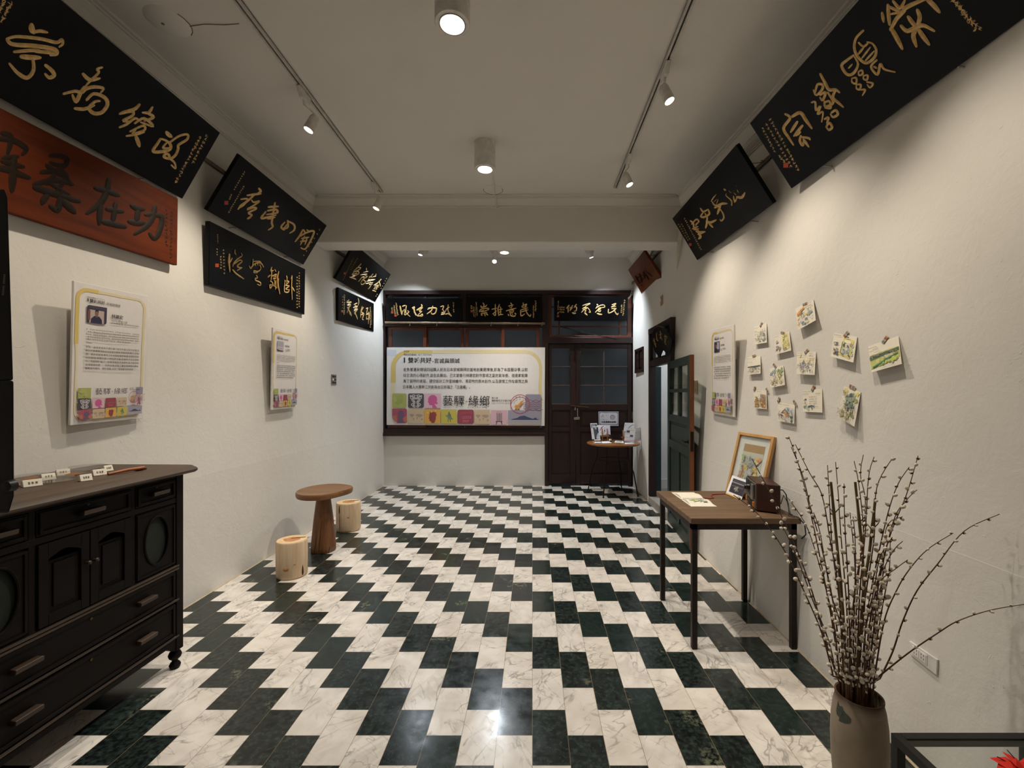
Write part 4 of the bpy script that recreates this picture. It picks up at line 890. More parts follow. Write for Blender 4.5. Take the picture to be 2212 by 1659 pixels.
# ---- the big banner in front of the street window
bt = thing('exhibition_banner', (-1.05, YB - .07, 1.02), 'large white printed exhibition banner below the signboards, covering the street window', 'banner')
yb = YB - .055
tl, tr, br, bl = atY(835.6, 750.5, yb), atY(1177.5, 750.5, yb), atY(1176.5, 920, yb), atY(835, 918, yb)
MB().slab([bl, br, tr, tl], Vector((0, .02, 0))).build('board', M['board'], bt, bevel=.002)
a = Art(tl, tr, br, bl, 2.0); R_ = random.Random(11)
a.rect(0, .03, .06, .11, '#cdd0d8')
brushframe(a, .042, .055, .972, .952, .030, .10, R_, YEL)
GR = '#3d3836'
cx = lambda x: (x - 65)/1347.0; cy = lambda y: (y - 515)/670.0
a.text('2024', cx(208), cy(541), w=cx(256)-cx(208), col='#8a6a2a', bold=.01)
a.text('TOUCHENG', cx(208), cy(570), w=cx(318)-cx(208), col='#3a3532', bold=.02)
a.text('ART FESTIVAL', cx(328), cy(570), w=cx(452)-cx(328), col='#6d6762')
a.rect(cx(210), cy(602), cx(221), cy(646), '#151212')
a.text('雙城共好', cx(246), cy(601), w=cx(446)-cx(246), col='#151212', bold=.012)
a.text('-宮城與頭城', cx(454), cy(609), w=cx(686)-cx(454), col='#2a2625', bold=.006)
for k, (s, x1) in enumerate((('金魚厝邊與頭城四組職人前去日本宮城縣拜訪當地創業團隊後,即為了本屆藝術季,以前', 1265), ('往交流的心得創作,並在此展出。己文堂香行林建宏創作宮城之夏的氣味香、插畫家鉛筆', 1265),
    ('馬丁當時的速寫、磅空設計工作室胡繼中、馮茹敏的原木創作,以及康懷工作坊康潤之與', 1265), ('日本職人大栗幹江共創為台日祈福之「注連繩」。', 775))):
    a.text(s, cx(206), cy(690 + 49.7*k), w=cx(x1)-cx(206), hgt=.047, col=GR, bold=.004)
q = lambda x: (x - 36)/2150.0; r = lambda y: (840 + y/6.32 - 750.5)/168.6
tr_ = .011
for kd, x0, x1, y0, y1, rad in (('green',112,308,66,262,(tr_,tr_,tr_,tr_)), ('mask',328,543,66,262,(tr_,tr_,tr_,tr_)), ('pink',555,776,66,266,(0,0,0,0)), ('dusk',114,314,274,474,(0,tr_,tr_,.05)), ('map',330,546,280,474,(0,0,0,0)), ('crown',552,770,280,476,(0,0,0,0)),
    ('surf',778,994,284,476,(0,0,0,0)), ('shop',1004,1222,284,478,(tr_,tr_,tr_,tr_)), ('map',1230,1442,284,480,(0,0,0,0)), ('easel',1455,1676,288,486,(0,0,0,0)), ('sky',1920,2136,72,286,(tr_,tr_,0,0)), ('sea',1688,2136,290,488,(0,0,.04,0))):
    tileset(a, kd, q(x0), r(y0), q(x1), r(y1), rad, R_)
a.text('藝驛', q(804), r(92), w=q(1095)-q(804), hgt=r(232)-r(92), col='#1c1718'); a.ring(q(1122), r(174), .0042, .0022, '#1c1718', 12); a.text('緣鄉', q(1152), r(92), w=q(1436)-q(1152), hgt=r(235)-r(92), col='#1c1718')
a.text('第九屆', q(1466), r(110), w=q(1550)-q(1466), col='#2a2625', bold=.01); a.text('頭城老街文化藝術季', q(1466), r(146), w=q(1730)-q(1466), col='#2a2625', bold=.01)
stampmark(a, q(1850), r(206), q(1850)-q(1722), '世界來作客', q(2130)-q(1850))
a.done('printed_design', bt)

# ---- three tall text posters
PTXT = ('每到一處風景香氣的資料庫已經成為藝術家的習慣,從', '聞到的氣味推測附近的生長的植物,然後再跟資料比對驗', '證。這次在宮城,聞到了杉木與松脂的味道,這是附近森', '林的氣味;隔壁的園子裡有梅子香,原來梅子正在成熟', '中。然庭院種植了一些香草植物,每當風吹過,空氣中的', '氣味就會改變……回到台灣,研製了屬宮城鄉間的香味,', '隨著香的燃燒、煙的飛動,浮現了那個夏天的味道。')
def poster(label, tl, tr, br, bl, photo, name, rnd, lines):
    t = thing('text_poster', (Vector(bl) + Vector(br))/2, label, 'poster', 'exhibition text posters on the side walls')
    a = Art(tl, tr, br, bl, .58)
    MB().slab([bl, br, tr, tl], -a.n*.012).build('board', M['board'], t, bevel=.0015)
    nx = 1 if a.n.x < 0 else -1
    for f in (.25, .75):                          # foam spacer keeping it off the wall
        p = a.P(f, .3, -.0115); x = XR(p.y, p.z) if nx > 0 else XL(p.y, p.z)
        MB().obox(((p.x + x)/2, p.y, p.z), (abs(x - p.x)/2, 0, 0), (0, .03, 0), (0, 0, .05)).build('spacer', M['board'], t)
    brushframe(a, .045, .045, .95, .975, .045, .12, rnd, YEL)
    a.text('TOUCHENG', .155, .0905, w=.105, col='#3a3532', bold=.02); a.text('ART FESTIVAL', .265, .0905, w=.11, col='#8a827a')
    a.rect(.157, .105, .170, .125, '#151212'); a.text('雙城共好', .185, .104, w=.19, col='#26211f', bold=.012); a.text('-宮城與頭城', .385, .109, w=.20, col='#4a4340')
    x0, y0, x1, y1 = .155, .150, .405, .275
    if photo == 0:                                # portrait of a person in dark clothes before a pale wall
        a.rect(x0, y0, x1, y1, '#3a3244', (.03,.0,.03,.0)); a.rect(x0+.03, y0+.03, x1-.035, y1, '#b9a7a3'); a.rect(x0+.01, y0+.035, x0+.04, y1-.02, '#7d4a4c'); a.rect(x0+.02, y0+.006, x1-.01, y0+.022, '#4b4052')
        a.poly([(x0+.045,y1),(x0+.05,y1-.03),(x0+.09,y1-.052),(x0+.15,y1-.052),(x0+.185,y1-.03),(x0+.19,y1)], '#2b2748'); a.rect(x0+.105, y1-.062, x0+.135, y1-.045, '#7d5a4e'); a.ell(x0+.12, y1-.073, .022, '#8a6353', .021); a.poly([(x0+.098,y1-.078),(x0+.10,y1-.094),(x0+.12,y1-.099),(x0+.14,y1-.094),(x0+.142,y1-.078),(x0+.13,y1-.087),(x0+.11,y1-.087)], '#231d20')
    elif photo == 1:
        a.rect(x0, y0, x1, y1, '#a9a6b3', (.02,.0,.03,.0)); a.rect(x0, y0+.07, x1, y0+.105, '#c7c0c4'); a.rect(x0+.03, y0+.085, x1-.03, y0+.092, '#8d8790'); a.poly([(x0,y1-.025),(x0+.1,y1-.012),(x1-.02,y1-.008),(x1-.03,y1),(x0+.02,y1)], '#37323c')
    else:
        a.rect(x0, y0, x1, y1, '#4a4353', (.02,.0,.03,.0)); a.rect(x0+.12, y0+.01, x1-.01, y0+.09, '#a6a9b8'); a.ell(x0+.10, y0+.045, .035, '#8a5f56', .03); a.poly([(x0+.02,y1),(x0+.03,y1-.035),(x0+.1,y1-.055),(x0+.17,y1-.03),(x0+.18,y1)], '#2a1c2c'); a.poly([(x0+.06,y0+.04),(x0+.07,y0+.018),(x0+.11,y0+.010),(x0+.14,y0+.024),(x0+.135,y0+.04),(x0+.1,y0+.03)], '#251c22')
    if name: a.text(name, .465, .190, w=.16, col='#26211f', bold=.012); a.scribble(.465, .236, .09, .012, 5, '#6b625c', rnd); a.text('宮城之夏', .56, .232, w=.13, col='#3d3632'); a.scribble(.465, .252, .40, .012, 22, '#5a524d', rnd)
    else: a.scribble(.455, .188, .17, .026, 4 if photo < 2 else 3, '#2b2624', rnd); a.scribble(.455, .238, .08, .011, 5, '#6b625c', rnd); a.scribble(.55, .233, .11, .017, 4, '#3d3632', rnd); a.scribble(.455, .254, .20 if photo == 1 else .06, .011, 10 if photo == 1 else 3, '#5a524d', rnd)
    for k in range(5): a.scribble(.145, .318 + .0175*k, .73 if k < 4 else .60, .012, 33 if k < 4 else 27, '#7d746d', rnd)
    a.scribble(.145, .4165, .08, .011, 5, '#4a4340', rnd)
    for k in range(lines):
        w_ = .735 if k < lines-1 else .66
        if name: a.text(PTXT[k], .145, .443 + .0252*k, w=w_, hgt=.0165, col='#4a4340', bold=.004)
        else: a.scribble(.145, .443 + .0252*k, w_, .017, 24 if k < lines-1 else 21, '#4a4340', rnd)
    X = lambda p: .047 + (p - 62)/1300*.90; Y = lambda p: (730 + p/8.73 - 607)/312.0 - .012
    yo = .741
    for kd, x0, x1, y0, y1, rad in (('green',.065,.225,.742,.815,(0,0,0,0)),('mask',.065,.225,.820,.892,(0,0,0,0)),('pink',.237,.395,.820,.892,(0,0,0,0)),('shop',.405,.550,.820,.890,(.012,.012,.012,.012)),('map',.562,.705,.820,.888,(0,0,0,0)),('dusk',.065,.222,.898,.968,(0,0,.02,.05)),('map',.235,.392,.897,.966,(0,0,0,0)),
        ('crown',.402,.550,.895,.963,(0,0,0,0)),('surf',.560,.702,.893,.960,(0,0,0,0)),('sea',.715,.935,.891,.957,(0,0,.06,0)),('sky',.825,.935,.742,.800,(.012,.012,0,0)),('easel',.82,.935,.815,.886,(0,0,0,0))): tileset(a, kd, x0, y0, x1, y1, rad, rnd)
    a.text('藝驛', .250, .746, w=.20, hgt=.047, col='#1c1718'); a.ring(.478, .772, .007, .004, '#1c1718', 10); a.text('緣鄉', .50, .746, w=.19, hgt=.047, col='#1c1718')
    a.text('第九屆', .722, .745, w=.055, col='#2a2625'); a.text('頭城老街文化藝術季', .722, .757, w=.16, col='#2a2625')
    stampmark(a, .792, .820, .078, '', .16)
    a.done('printed_design', t)
poster('white text poster with a portrait photo, on the left wall below the red-brown board', atY(160, 606.5, 2.195), atY(320, 640, 2.619), atY(308.5, 903.5, 2.619), atY(152, 919, 2.195), 0, '林建宏', random.Random(21), 7)
poster('white text poster with a grey photo, on the left wall beyond the nearer poster', atY(589.4, 707.6, 3.877), atY(644.4, 720, 4.30), atY(641, 880.5, 4.30), atY(585.9, 885.6, 3.877), 1, None, random.Random(22), 7)
poster('white text poster on the right wall beside the pinned sketches', atY(1536.3, 713.9, 3.824), atY(1585.3, 700.6, 3.393), atY(1586.2, 901.3, 3.393), atY(1536.8, 893, 3.824), 2, None, random.Random(23), 6)

# ---- twelve pinned sketch cards on the right wall
INKS = ('#2b3038', '#3a3f46', '#4a4a44')
def hatch(a, rnd, x0, y0, x1, y1, n, col=INKS, w=.0125, lean=0.0):
    for _ in range(int(n*1.9)):
        x, y = rnd.uniform(x0, x1), rnd.uniform(y0, y1); L = rnd.uniform(.03, .11); t = rnd.choice((lean, lean + 1.3, lean - .8, rnd.uniform(0, PI)))
        X = lambda v: min(.97, max(.03, v)); a.line([(X(x), X(y)), (X(x + L*.5*math.cos(t) + .01), X(y + L*.5*math.sin(t))), (X(x + L*math.cos(t)), X(y + L*math.sin(t)))], (w, w*.5), rnd.choice(col))
def wash(a, rnd, x0, y0, x1, y1, n, cols, r=.08):
    for _ in range(int(n*1.7)):
        c = hx(rnd.choice(cols)); k = rnd.uniform(.05, .38); c = tuple(q*(1-k) + k*p for q, p in zip(c, (.70, .66, .55)))
        blob(a, rnd, min(.9,max(.1,rnd.uniform(x0, x1))), min(.9,max(.1,rnd.uniform(y0, y1))), r*rnd.uniform(.35, .85), c, 11, .5)
def note(a, rnd, x, y, w, n, col='#4b463f'): a.scribble(x, y, w, .035, n, col, rnd)
GRN, YLW, BLU, BRN = ('#5f8a5a','#7d9a4e','#4d7060','#93a85a'), ('#d9c356','#e2d27a','#cdb64a'), ('#6f8fa6','#8aa2b4','#5a7390'), ('#a8794a','#c09058','#8a6a48')
def art_card(k, a, rnd):
    if k == 0: wash(a, rnd, .08,.2,.3,.8,5,('#dba85a','#d9964a','#e2c582'),.1); wash(a, rnd, .3,.3,.6,.9,6,BLU+YLW,.08); wash(a, rnd,.7,.35,.9,.6,4,BLU,.08); a.poly([(.06,.3),(.48,.1),(.5,.2),(.08,.42)],'#d9964a'); hatch(a, rnd,.05,.2,.9,.95,46); note(a, rnd,.55,.08,.38,5); note(a, rnd,.6,.2,.33,4)
    elif k == 1: wash(a, rnd,.1,.4,.9,.9,9,('#8a9a86','#a8ad92','#b5ad78','#77848c'),.1); hatch(a, rnd,.05,.25,.95,.92,46); note(a, rnd,.08,.12,.3,4)
    elif k == 2: a.rect(.52,.06,.9,.86,'#dfd392'); wash(a, rnd,.55,.1,.95,.8,9,GRN+YLW,.07); wash(a, rnd,.08,.62,.35,.85,4,('#8d8790','#a0705a'),.06); hatch(a, rnd,.06,.62,.4,.9,16); hatch(a, rnd,.55,.1,.95,.85,22); a.line([(.6,.6),(.58,.84),(.76,.82)],.03,'#3c5a58',False); note(a, rnd,.06,.07,.3,5); a.rect(.1,.3,.25,.42,'#d5cfc4'); hatch(a, rnd,.1,.3,.24,.4,4)
    elif k == 3:
        a.poly([(.48,.12),(.92,.18),(.82,.93),(.36,.84)],'#d9c978'); a.poly([(.54,.2),(.80,.22),(.74,.84),(.44,.76)],'#e6dfc6'); wash(a, rnd,.52,.35,.74,.75,7,GRN+BLU,.07); wash(a, rnd,.84,.4,.94,.8,5,('#8fae96','#b5a8c0','#a8b860'),.06); wash(a, rnd,.08,.66,.26,.85,4,('#8d8790','#a0705a'),.06)
        hatch(a, rnd,.06,.62,.32,.9,20); hatch(a, rnd,.5,.3,.92,.86,24); a.line([(.50,.3),(.46,.74),(.60,.8)],.028,'#3c5a58',False); note(a, rnd,.08,.06,.32,5); a.rect(.1,.28,.26,.45,'#cfc9bd'); a.rect(.115,.295,.245,.435,'#dfdbd2'); hatch(a, rnd,.12,.32,.24,.42,5); a.rect(.6,.07,.74,.11,'#33333a')
    elif k == 4:
        a.poly([(.02,.40),(.3,.38),(.6,.36),(.98,.36),(.98,.72),(.5,.85),(.02,.90)],'#b8bd6a'); a.poly([(.02,.44),(.98,.38),(.98,.50),(.6,.52),(.02,.60)],'#5f6f58'); a.poly([(.2,.62),(.55,.52),(.82,.52),(.8,.58),(.3,.68)],'#d9ceb0')
        wash(a, rnd,.05,.44,.95,.50,12,('#4d6050','#3f5148','#66785c'),.05); wash(a, rnd,.15,.62,.95,.84,14,('#c6c84e','#b2c052','#8aa84e','#d2cc62'),.07); a.line([(.1,.86),(.35,.78),(.62,.68),(.95,.58)],(.05,.03),'#3f7a5c'); hatch(a, rnd,.03,.42,.95,.56,40,w=.008); hatch(a, rnd,.4,.8,.95,.9,8,w=.008); note(a, rnd,.05,.14,.3,6); note(a, rnd,.2,.21,.2,4)
    elif k == 5: wash(a, rnd,.1,.58,.9,.85,7,('#a8a58e','#8d9088','#b8b294'),.09); a.poly([(.02,.56),(.98,.52),(.98,.58),(.02,.62)],'#4d5148'); hatch(a, rnd,.05,.55,.95,.92,44); note(a, rnd,.06,.1,.6,7); note(a, rnd,.06,.3,.4,5)
    elif k == 6: wash(a, rnd,.1,.1,.9,.5,8,('#e8dcae','#e2d49a'),.1); wash(a, rnd,.2,.45,.8,.85,9,('#9f9db5','#8c8aa6','#b8b0b4','#c9b182'),.07); a.poly([(.3,.55),(.40,.36),(.5,.55)],'#7d7c98'); hatch(a, rnd,.06,.5,.9,.92,40); note(a, rnd,.08,.05,.3,5); note(a, rnd,.08,.18,.5,7); note(a, rnd,.7,.2,.25,4); note(a, rnd,.7,.32,.25,4); note(a, rnd,.7,.06,.2,4)
    elif k == 7: wash(a, rnd,.12,.12,.45,.35,6,BLU,.1); wash(a, rnd,.6,.1,.92,.85,14,GRN+YLW,.1); wash(a, rnd,.1,.6,.5,.9,6,('#cdb878','#a89a70','#9a8f86'),.09); hatch(a, rnd,.05,.2,.95,.95,56)
    elif k == 8: a.poly([(.05,.6),(.25,.32),(.4,.62),(.38,.95),(.05,.95)],'#b08a58'); a.poly([(.95,.95),(.95,.25),(.6,.2),(.45,.65),(.62,.95)],'#a87f52'); wash(a, rnd,.55,.25,.9,.5,6,('#7d7f88','#8d8f94'),.07); wash(a, rnd,.1,.6,.9,.9,8,BRN+YLW,.06); hatch(a, rnd,.05,.25,.95,.95,50); note(a, rnd,.08,.06,.6,7)
    elif k == 9: a.rect(.45,.20,.96,.95,'#c9c7bf'); wash(a, rnd,.5,.25,.9,.4,5,BLU,.07); a.poly([(.2,.55),(.45,.28),(.72,.55)],'#77737a'); wash(a, rnd,.4,.45,.7,.7,7,('#cfa24a','#b88a44','#a05a3a'),.07); wash(a, rnd,.06,.6,.3,.8,5,('#b86a5c','#9a7a8c'),.06); wash(a, rnd,.78,.65,.94,.92,6,('#3f5a48','#33483e'),.06); hatch(a, rnd,.05,.4,.95,.95,52); note(a, rnd,.15,.08,.2,3); note(a, rnd,.4,.08,.35,5)
    elif k == 10: wash(a, rnd,.08,.75,.4,.92,5,('#8fa08c','#a5b49a'),.07); a.line([(.28,.80),(.5,.72),(.62,.78)],.03,'#5a7390'); hatch(a, rnd,.05,.4,.2,.85,12); hatch(a, rnd,.3,.7,.6,.82,12); note(a, rnd,.05,.06,.4,6); note(a, rnd,.05,.18,.3,5); note(a, rnd,.7,.18,.25,4); [note(a, rnd,.36,.32 + .1*q,.4,6) for q in range(4)]; note(a, rnd,.65,.75,.2,3)
    else: wash(a, rnd,.08,.06,.35,.3,7,YLW,.1); wash(a, rnd,.55,.06,.92,.4,8,('#b9bf52','#9db052','#d2c85a'),.1); wash(a, rnd,.3,.18,.75,.6,14,('#5f7d78','#4d6b66','#7d8f80','#6a8a6a'),.1); wash(a, rnd,.1,.6,.9,.92,10,('#a8a56a','#8a8a5c','#b8ac74'),.1); hatch(a, rnd,.08,.12,.95,.7,70); hatch(a, rnd,.05,.7,.95,.96,40, ('#6b5a3a','#7d6a44','#4a4a3a')); a.rect(.62,.56,.72,.68,'#4a4248')
CB = (4.608, 1500, 620)
CARDS = [  # corners tl tr br bl in the enlarged photo, curl of the lower edge, tapes (x, y, angle), label
 ((1005,215),(1185,125),(1207,330),(1030,430), .030, ((1100,170,.05),), 'highest sketch card of the pinned group, yellow and blue scene, tilted'),
 ((597,395),(718,360),(720,552),(597,573), .016, ((663,375,-.9),), 'grey-green sketch card, upper one of the column nearest the poster'),
 ((797,490),(945,440),(962,632),(805,672), .018, ((878,457,.4),), 'sketch card half white with a yellow framed plant, below the highest card'),
 ((1388,455),(1620,495),(1580,752),(1355,690), .026, ((1510,470,-.9),), 'large sketch card with a yellow frame drawn on it, left of the landscape card'),
 ((1728,590),(2030,485),(2062,765),(1760,850), .028, ((1897,525,-.75),), 'large landscape sketch card with green and yellow fields, farthest from the poster'),
 ((528,700),(658,685),(657,862),(532,872), .020, ((593,685,-.1),), 'sketch card with dark ink landscape under a blank top, in the column beside the poster'),
 ((1022,645),(1210,645),(1195,875),(1015,865), .026, ((1115,642,-.7),), 'sketch card with purple grey figures under yellow clouds'),
 ((747,810),(885,780),(900,975),(757,1003), .022, ((797,783,.9),), 'sketch card with a blue sky and green tree'),
 ((588,1030),(718,1030),(718,1215),(597,1205), .018, ((598,1012,-1.1),(723,1030,1.0)), 'sketch card with brown street houses, lower one of the column nearest the poster'),
 ((830,1145),(1000,1175),(990,1360),(830,1330), .018, ((838,1122,-1.1),(1000,1155,.75)), 'sketch card with a small temple roof, lowest card above the picture frame'),
 ((1080,1030),(1270,1012),(1272,1250),(1080,1240), .014, ((1180,1008,-.9),), 'mostly blank cream sketch card with handwriting, two tones of pale blue at its foot'),
 ((1490,985),(1655,1045),(1590,1390),(1425,1290), .030, ((1570,997,.1),), 'tall narrow sketch card with dense green and dark hatching, tilted'),
]
M['tapes'] = [plain('tape_%d' % k, c, .6) for k, c in enumerate(('#8a5048', '#6f7480', '#a89a70'))]
for k, (tl, tr, br, bl, curl, tapes, lab) in enumerate(CARDS):
    px = lambda p, off: atWall(CB[1] + p[0]/CB[0], CB[2] + p[1]/CB[0], off)
    q = [px(tl, .004), px(tr, .004), px(br, .004 + curl), px(bl, .004 + curl)]
    t = thing('sketch_card', sum(q, Vector())/4, lab, 'sketch', 'sketch cards pinned on the right wall')
    w_, h_ = (q[1]-q[0]).length, (q[3]-q[0]).length
    a = Art(*q, w_/h_, dh=.00006); m = MB(); N = 6     # the paper curls gently: bulge between the fixed top and the free foot
    g = [[a.P(i/4, j/N, -.0006) - a.n*0 for i in range(5)] for j in range(N+1)]; b_ = [[p - a.n*.0007 for p in row] for row in g]
    for j in range(N):
        for i in range(4): m.add([g[j][i], g[j][i+1], g[j+1][i+1], g[j+1][i]], [(3,2,1,0)]); m.add([b_[j][i], b_[j][i+1], b_[j+1][i+1], b_[j+1][i]], [(0,1,2,3)])
    for j in range(N): m.add([g[j][0], b_[j][0], b_[j+1][0], g[j+1][0]], [(0,1,2,3)]); m.add([g[j][4], b_[j][4], b_[j+1][4], g[j+1][4]], [(3,2,1,0)])
    for i in range(4): m.add([g[N][i], g[N][i+1], b_[N][i+1], b_[N][i]], [(3,2,1,0)]); m.add([g[0][i], g[0][i+1], b_[0][i+1], b_[0][i]], [(0,1,2,3)])
    m.build('paper', M['paper'], t)
    art_card(k, a, random.Random(100 + k)); a.done('sketch_drawing', t)
    for n, (x, y, ang) in enumerate(tapes):
        c = px((x, y), .006); u_ = (q[1]-q[0]).normalized(); v_ = (q[3]-q[0]).normalized(); d = u_*math.cos(ang) + v_*math.sin(ang); e = u_*-math.sin(ang) + v_*math.cos(ang)
        MB().obox(c, d*.022, e*.009, a.n*.0006).obox(c + d*.009 + a.n*.0004, d*.007, e*.009, a.n*.0006, 1).obox(c - d*.013 + a.n*.0004, d*.006, e*.009, a.n*.0006, 2).build('tape_strip', [M['tapes'][2], M['tapes'][k % 2], M['tapes'][(k+1) % 2]], t)
# ================================================================ FURNITURE
# ---- old cabinet on the left
CX, Ya, Yb = -1.87, 1.37, 2.335
cab = thing('cabinet', (-2.1, 1.85, 0), 'dark old wooden cabinet with drawers, oval panels and turned feet, lower left', 'cabinet')
def frontbox(mb, y0, y1, z0, z1, d0, d1, mi=0): return mb.box((CX + d0, y0, z0), (CX + d1, y1, z1), mi)
def raised(mb, y0, y1, z0, z1, w=.018, d=.012):  # moulding frame around a field
    for a, b, c, e in ((y0, y0+w, z0, z1), (y1-w, y1, z0, z1), (y0+w, y1-w, z0, z0+w), (y0+w, y1-w, z1-w, z1)): frontbox(mb, a, b, c, e, -.002, d)
    return mb
m = MB().box((-2.335, Ya + .02, .13), (CX - .008, Yb - .02, 1.03))
for y in (Ya, Yb - .045): m.box((CX - .05, y, .10), (CX + .008, y + .045, 1.035)); m.box((-2.335, y, .10), (-2.29, y + .045, 1.035))
for z0, z1 in ((1.008, 1.035), (.878, .905), (.53, .556), (.358, .375), (.165, .185)): frontbox(m, Ya + .04, Yb - .04, z0, z1, -.02, .004)
for y in (1.632, 2.045): frontbox(m, y - .012, y + .012, .53, 1.01, -.02, .003)
m.build('carcass', M['cab'], cab, bevel=.003)
m = MB()
for z in (.545, .53, .368, .176): m.tube([(CX + .005, Ya + .03, z), (CX + .005, Yb - .03, z)], .006, 8)
m.build('moulding_strip', M['cabedge'], cab, smooth=True)
pro = [(0, 0), (.535, 0), (.545, .008), (.546, .016), (.538, .024), (.525, .028), (.515, .034), (0, .036)]
y0, y1, ch = Ya - .035, Yb + .03, .03
rows = []
for y, s in ((y0, .92), (y0 + .01, .985), (y0 + .03, 1), (y1 - .03, 1), (y1 - .01, .985), (y1, .92)): rows.append([Vector((-2.338 + a * s if a else -2.338, y, 1.032 + h)) for a, h in pro])
m = MB()
for r0, r1 in zip(rows, rows[1:]): m.hexa(r0, r1)
m.build('cabinet_top', M['cabtop'], cab, smooth=True)
def pull(y, z, par, w=.085): MB().hexa([(CX + .008, y - w/2, z - .012), (CX + .008, y + w/2, z - .012), (CX + .008, y + w/2, z + .014), (CX + .008, y - w/2, z + .014)], [(CX + .034, y - w/2 - .004, z - .006), (CX + .034, y + w/2 + .004, z - .006), (CX + .036, y + w/2 + .004, z + .012), (CX + .036, y - w/2 - .004, z + .012)]).build('wooden_pull', M['cabedge'], par, bevel=.003)
for y0, y1 in ((Ya + .05, 1.618), (1.646, 2.031), (2.059, Yb - .05)):
    dr = raised(frontbox(MB(), y0, y1, .908, 1.005, -.015, .004), y0 + .006, y1 - .006, .914, .999, .012, .011).build('drawer', M['cab'], cab, bevel=.002)
    pull((y0 + y1)/2, .955, dr)
    MB().lathe((CX + .004, (y0+y1)/2, .985), [(.005, 0), (.005, .002)], 10, axis=(1, 0, 0)).build('keyhole', M['brass'], dr)
for z0, z1 in ((.378, .528), (.188, .355)):
    dr = raised(frontbox(MB(), Ya + .05, Yb - .05, z0, z1, -.015, .004), Ya + .055, Yb - .055, z0 + .005, z1 - .005, .014, .011).build('long_drawer', M['cab'], cab, bevel=.002)
    for y in (1.60, 2.10): pull(y, (z0 + z1)/2, dr)
    MB().lathe((CX + .004, 1.85, z1 - .03), [(.006, 0), (.006, .002)], 10, axis=(1, 0, 0)).build('keyhole', M['brass'], dr)
for k, (y0, y1) in enumerate(((1.648, 1.838), (1.842, 2.03))):
    m = MB(); z0, z1 = .56, .874
    frontbox(m, y0, y1, z0, z1, -.018, .0)
    for a, b, c, e in ((y0, y0 + .034, z0, z1), (y1 - .034, y1, z0, z1), (y0 + .034, y1 - .034, z0, z0 + .04)): frontbox(m, a, b, c, e, -.002, .010)
    yc, hw = (y0 + y1)/2, (y1 - y0)/2 - .034       # arched top rail
    up = [(yc + hw * (-1 + 2*i/10), z1 - .04 - .022 * (1 - math.cos(PI * (i/10 - .5)))*0 - (.024 if i in (0, 10) else .024 * abs(1 - i/5)**1.4)) for i in range(11)]
    poly = [(yc + hw, z1), (yc - hw, z1), (yc - hw, z1 - .07)] + up + [(yc + hw, z1 - .07)]
    m.hexa([(CX - .002, a, b) for a, b in poly], [(CX + .010, a, b) for a, b in poly])
    m.box((CX, y0 + .055, z0 + .06), (CX + .006, y1 - .055, z1 - .085))
    dd = m.build('cabinet_door', M['cab'], cab, bevel=.002)
    ky = y1 - .014 if k == 0 else y0 + .014
    MB().lathe((CX + .010, ky, .745), [(.005, 0), (.004, .006), (.008, .010), (.009, .015), (.005, .020), (0, .021)], 14, axis=(1, 0, 0)).build('knob', M['cabedge'], dd, smooth=True)
M['oval'] = plain('dark_green_oval_panel', '#141a13', .8, 0, .15, 60)
for y0, y1 in ((Ya + .05, 1.618), (2.059, Yb - .05)):
    yc, zc, ry, rz, n = (y0 + y1)/2 , .722, .068, .118, 40
    m = MB(); z0, z1 = .56, .874; outer = []
    ring = [(yc + ry*math.cos(2*PI*i/n), zc + rz*math.sin(2*PI*i/n)) for i in range(n)]
    for i in range(n):
        t = 2*PI*i/n; c_, s_ = math.cos(t), math.sin(t); k_ = min((y1-yc)/max(1e-6, abs(c_)), (z1-zc)/max(1e-6, abs(s_)) if s_ > 0 else (zc-z0)/max(1e-6, abs(s_))); outer.append((yc + c_*k_, zc + s_*k_))
    for i in range(n):
        j = (i+1) % n
        m.add([(CX+.004, *outer[i]), (CX+.004, *outer[j]), (CX+.004, *ring[j]), (CX+.004, *ring[i])], [(0,1,2,3)]); m.add([(CX+.004, *ring[i]), (CX+.004, *ring[j]), (CX-.008, *ring[j]), (CX-.008, *ring[i])], [(0,1,2,3)])
    m.tube([(CX + .006, a, b) for a, b in ring + ring[:1]], .005, 6)
    pn = raised(m, y0 + .004, y1 - .004, z0 + .004, z1 - .004, .010, .009).build('side_panel', M['cab'], cab)
    MB().add([(CX - .0075, a, b) for a, b in ring], [tuple(range(n))]).build('oval_inlay', M['oval'], pn, label='dull green oval inlay')
# scalloped apron and turned feet
ap = [(Ya + .04, .165), (Yb - .04, .165), (Yb - .045, .10), (Yb - .07, .115), (Yb - .10, .14), (Yb - .2, .145), (Ya + .2, .145), (Ya + .10, .14), (Ya + .07, .115), (Ya + .045, .10)]
MB().hexa([(CX - .012, a, b) for a, b in ap], [(CX + .004, a, b) for a, b in ap]).build('apron', M['cab'], cab)
for x in (CX - .02, -2.31):
    for y in (Ya + .022, Yb - .022):
        MB().lathe((x, y, 0), [(.013, 0), (.023, .006), (.026, .018), (.020, .030), (.013, .038), (.013, .044), (.026, .056), (.030, .070), (.024, .086), (.016, .094), (.020, .102)], 20).build('turned_foot', M['cab'], cab, smooth=True)

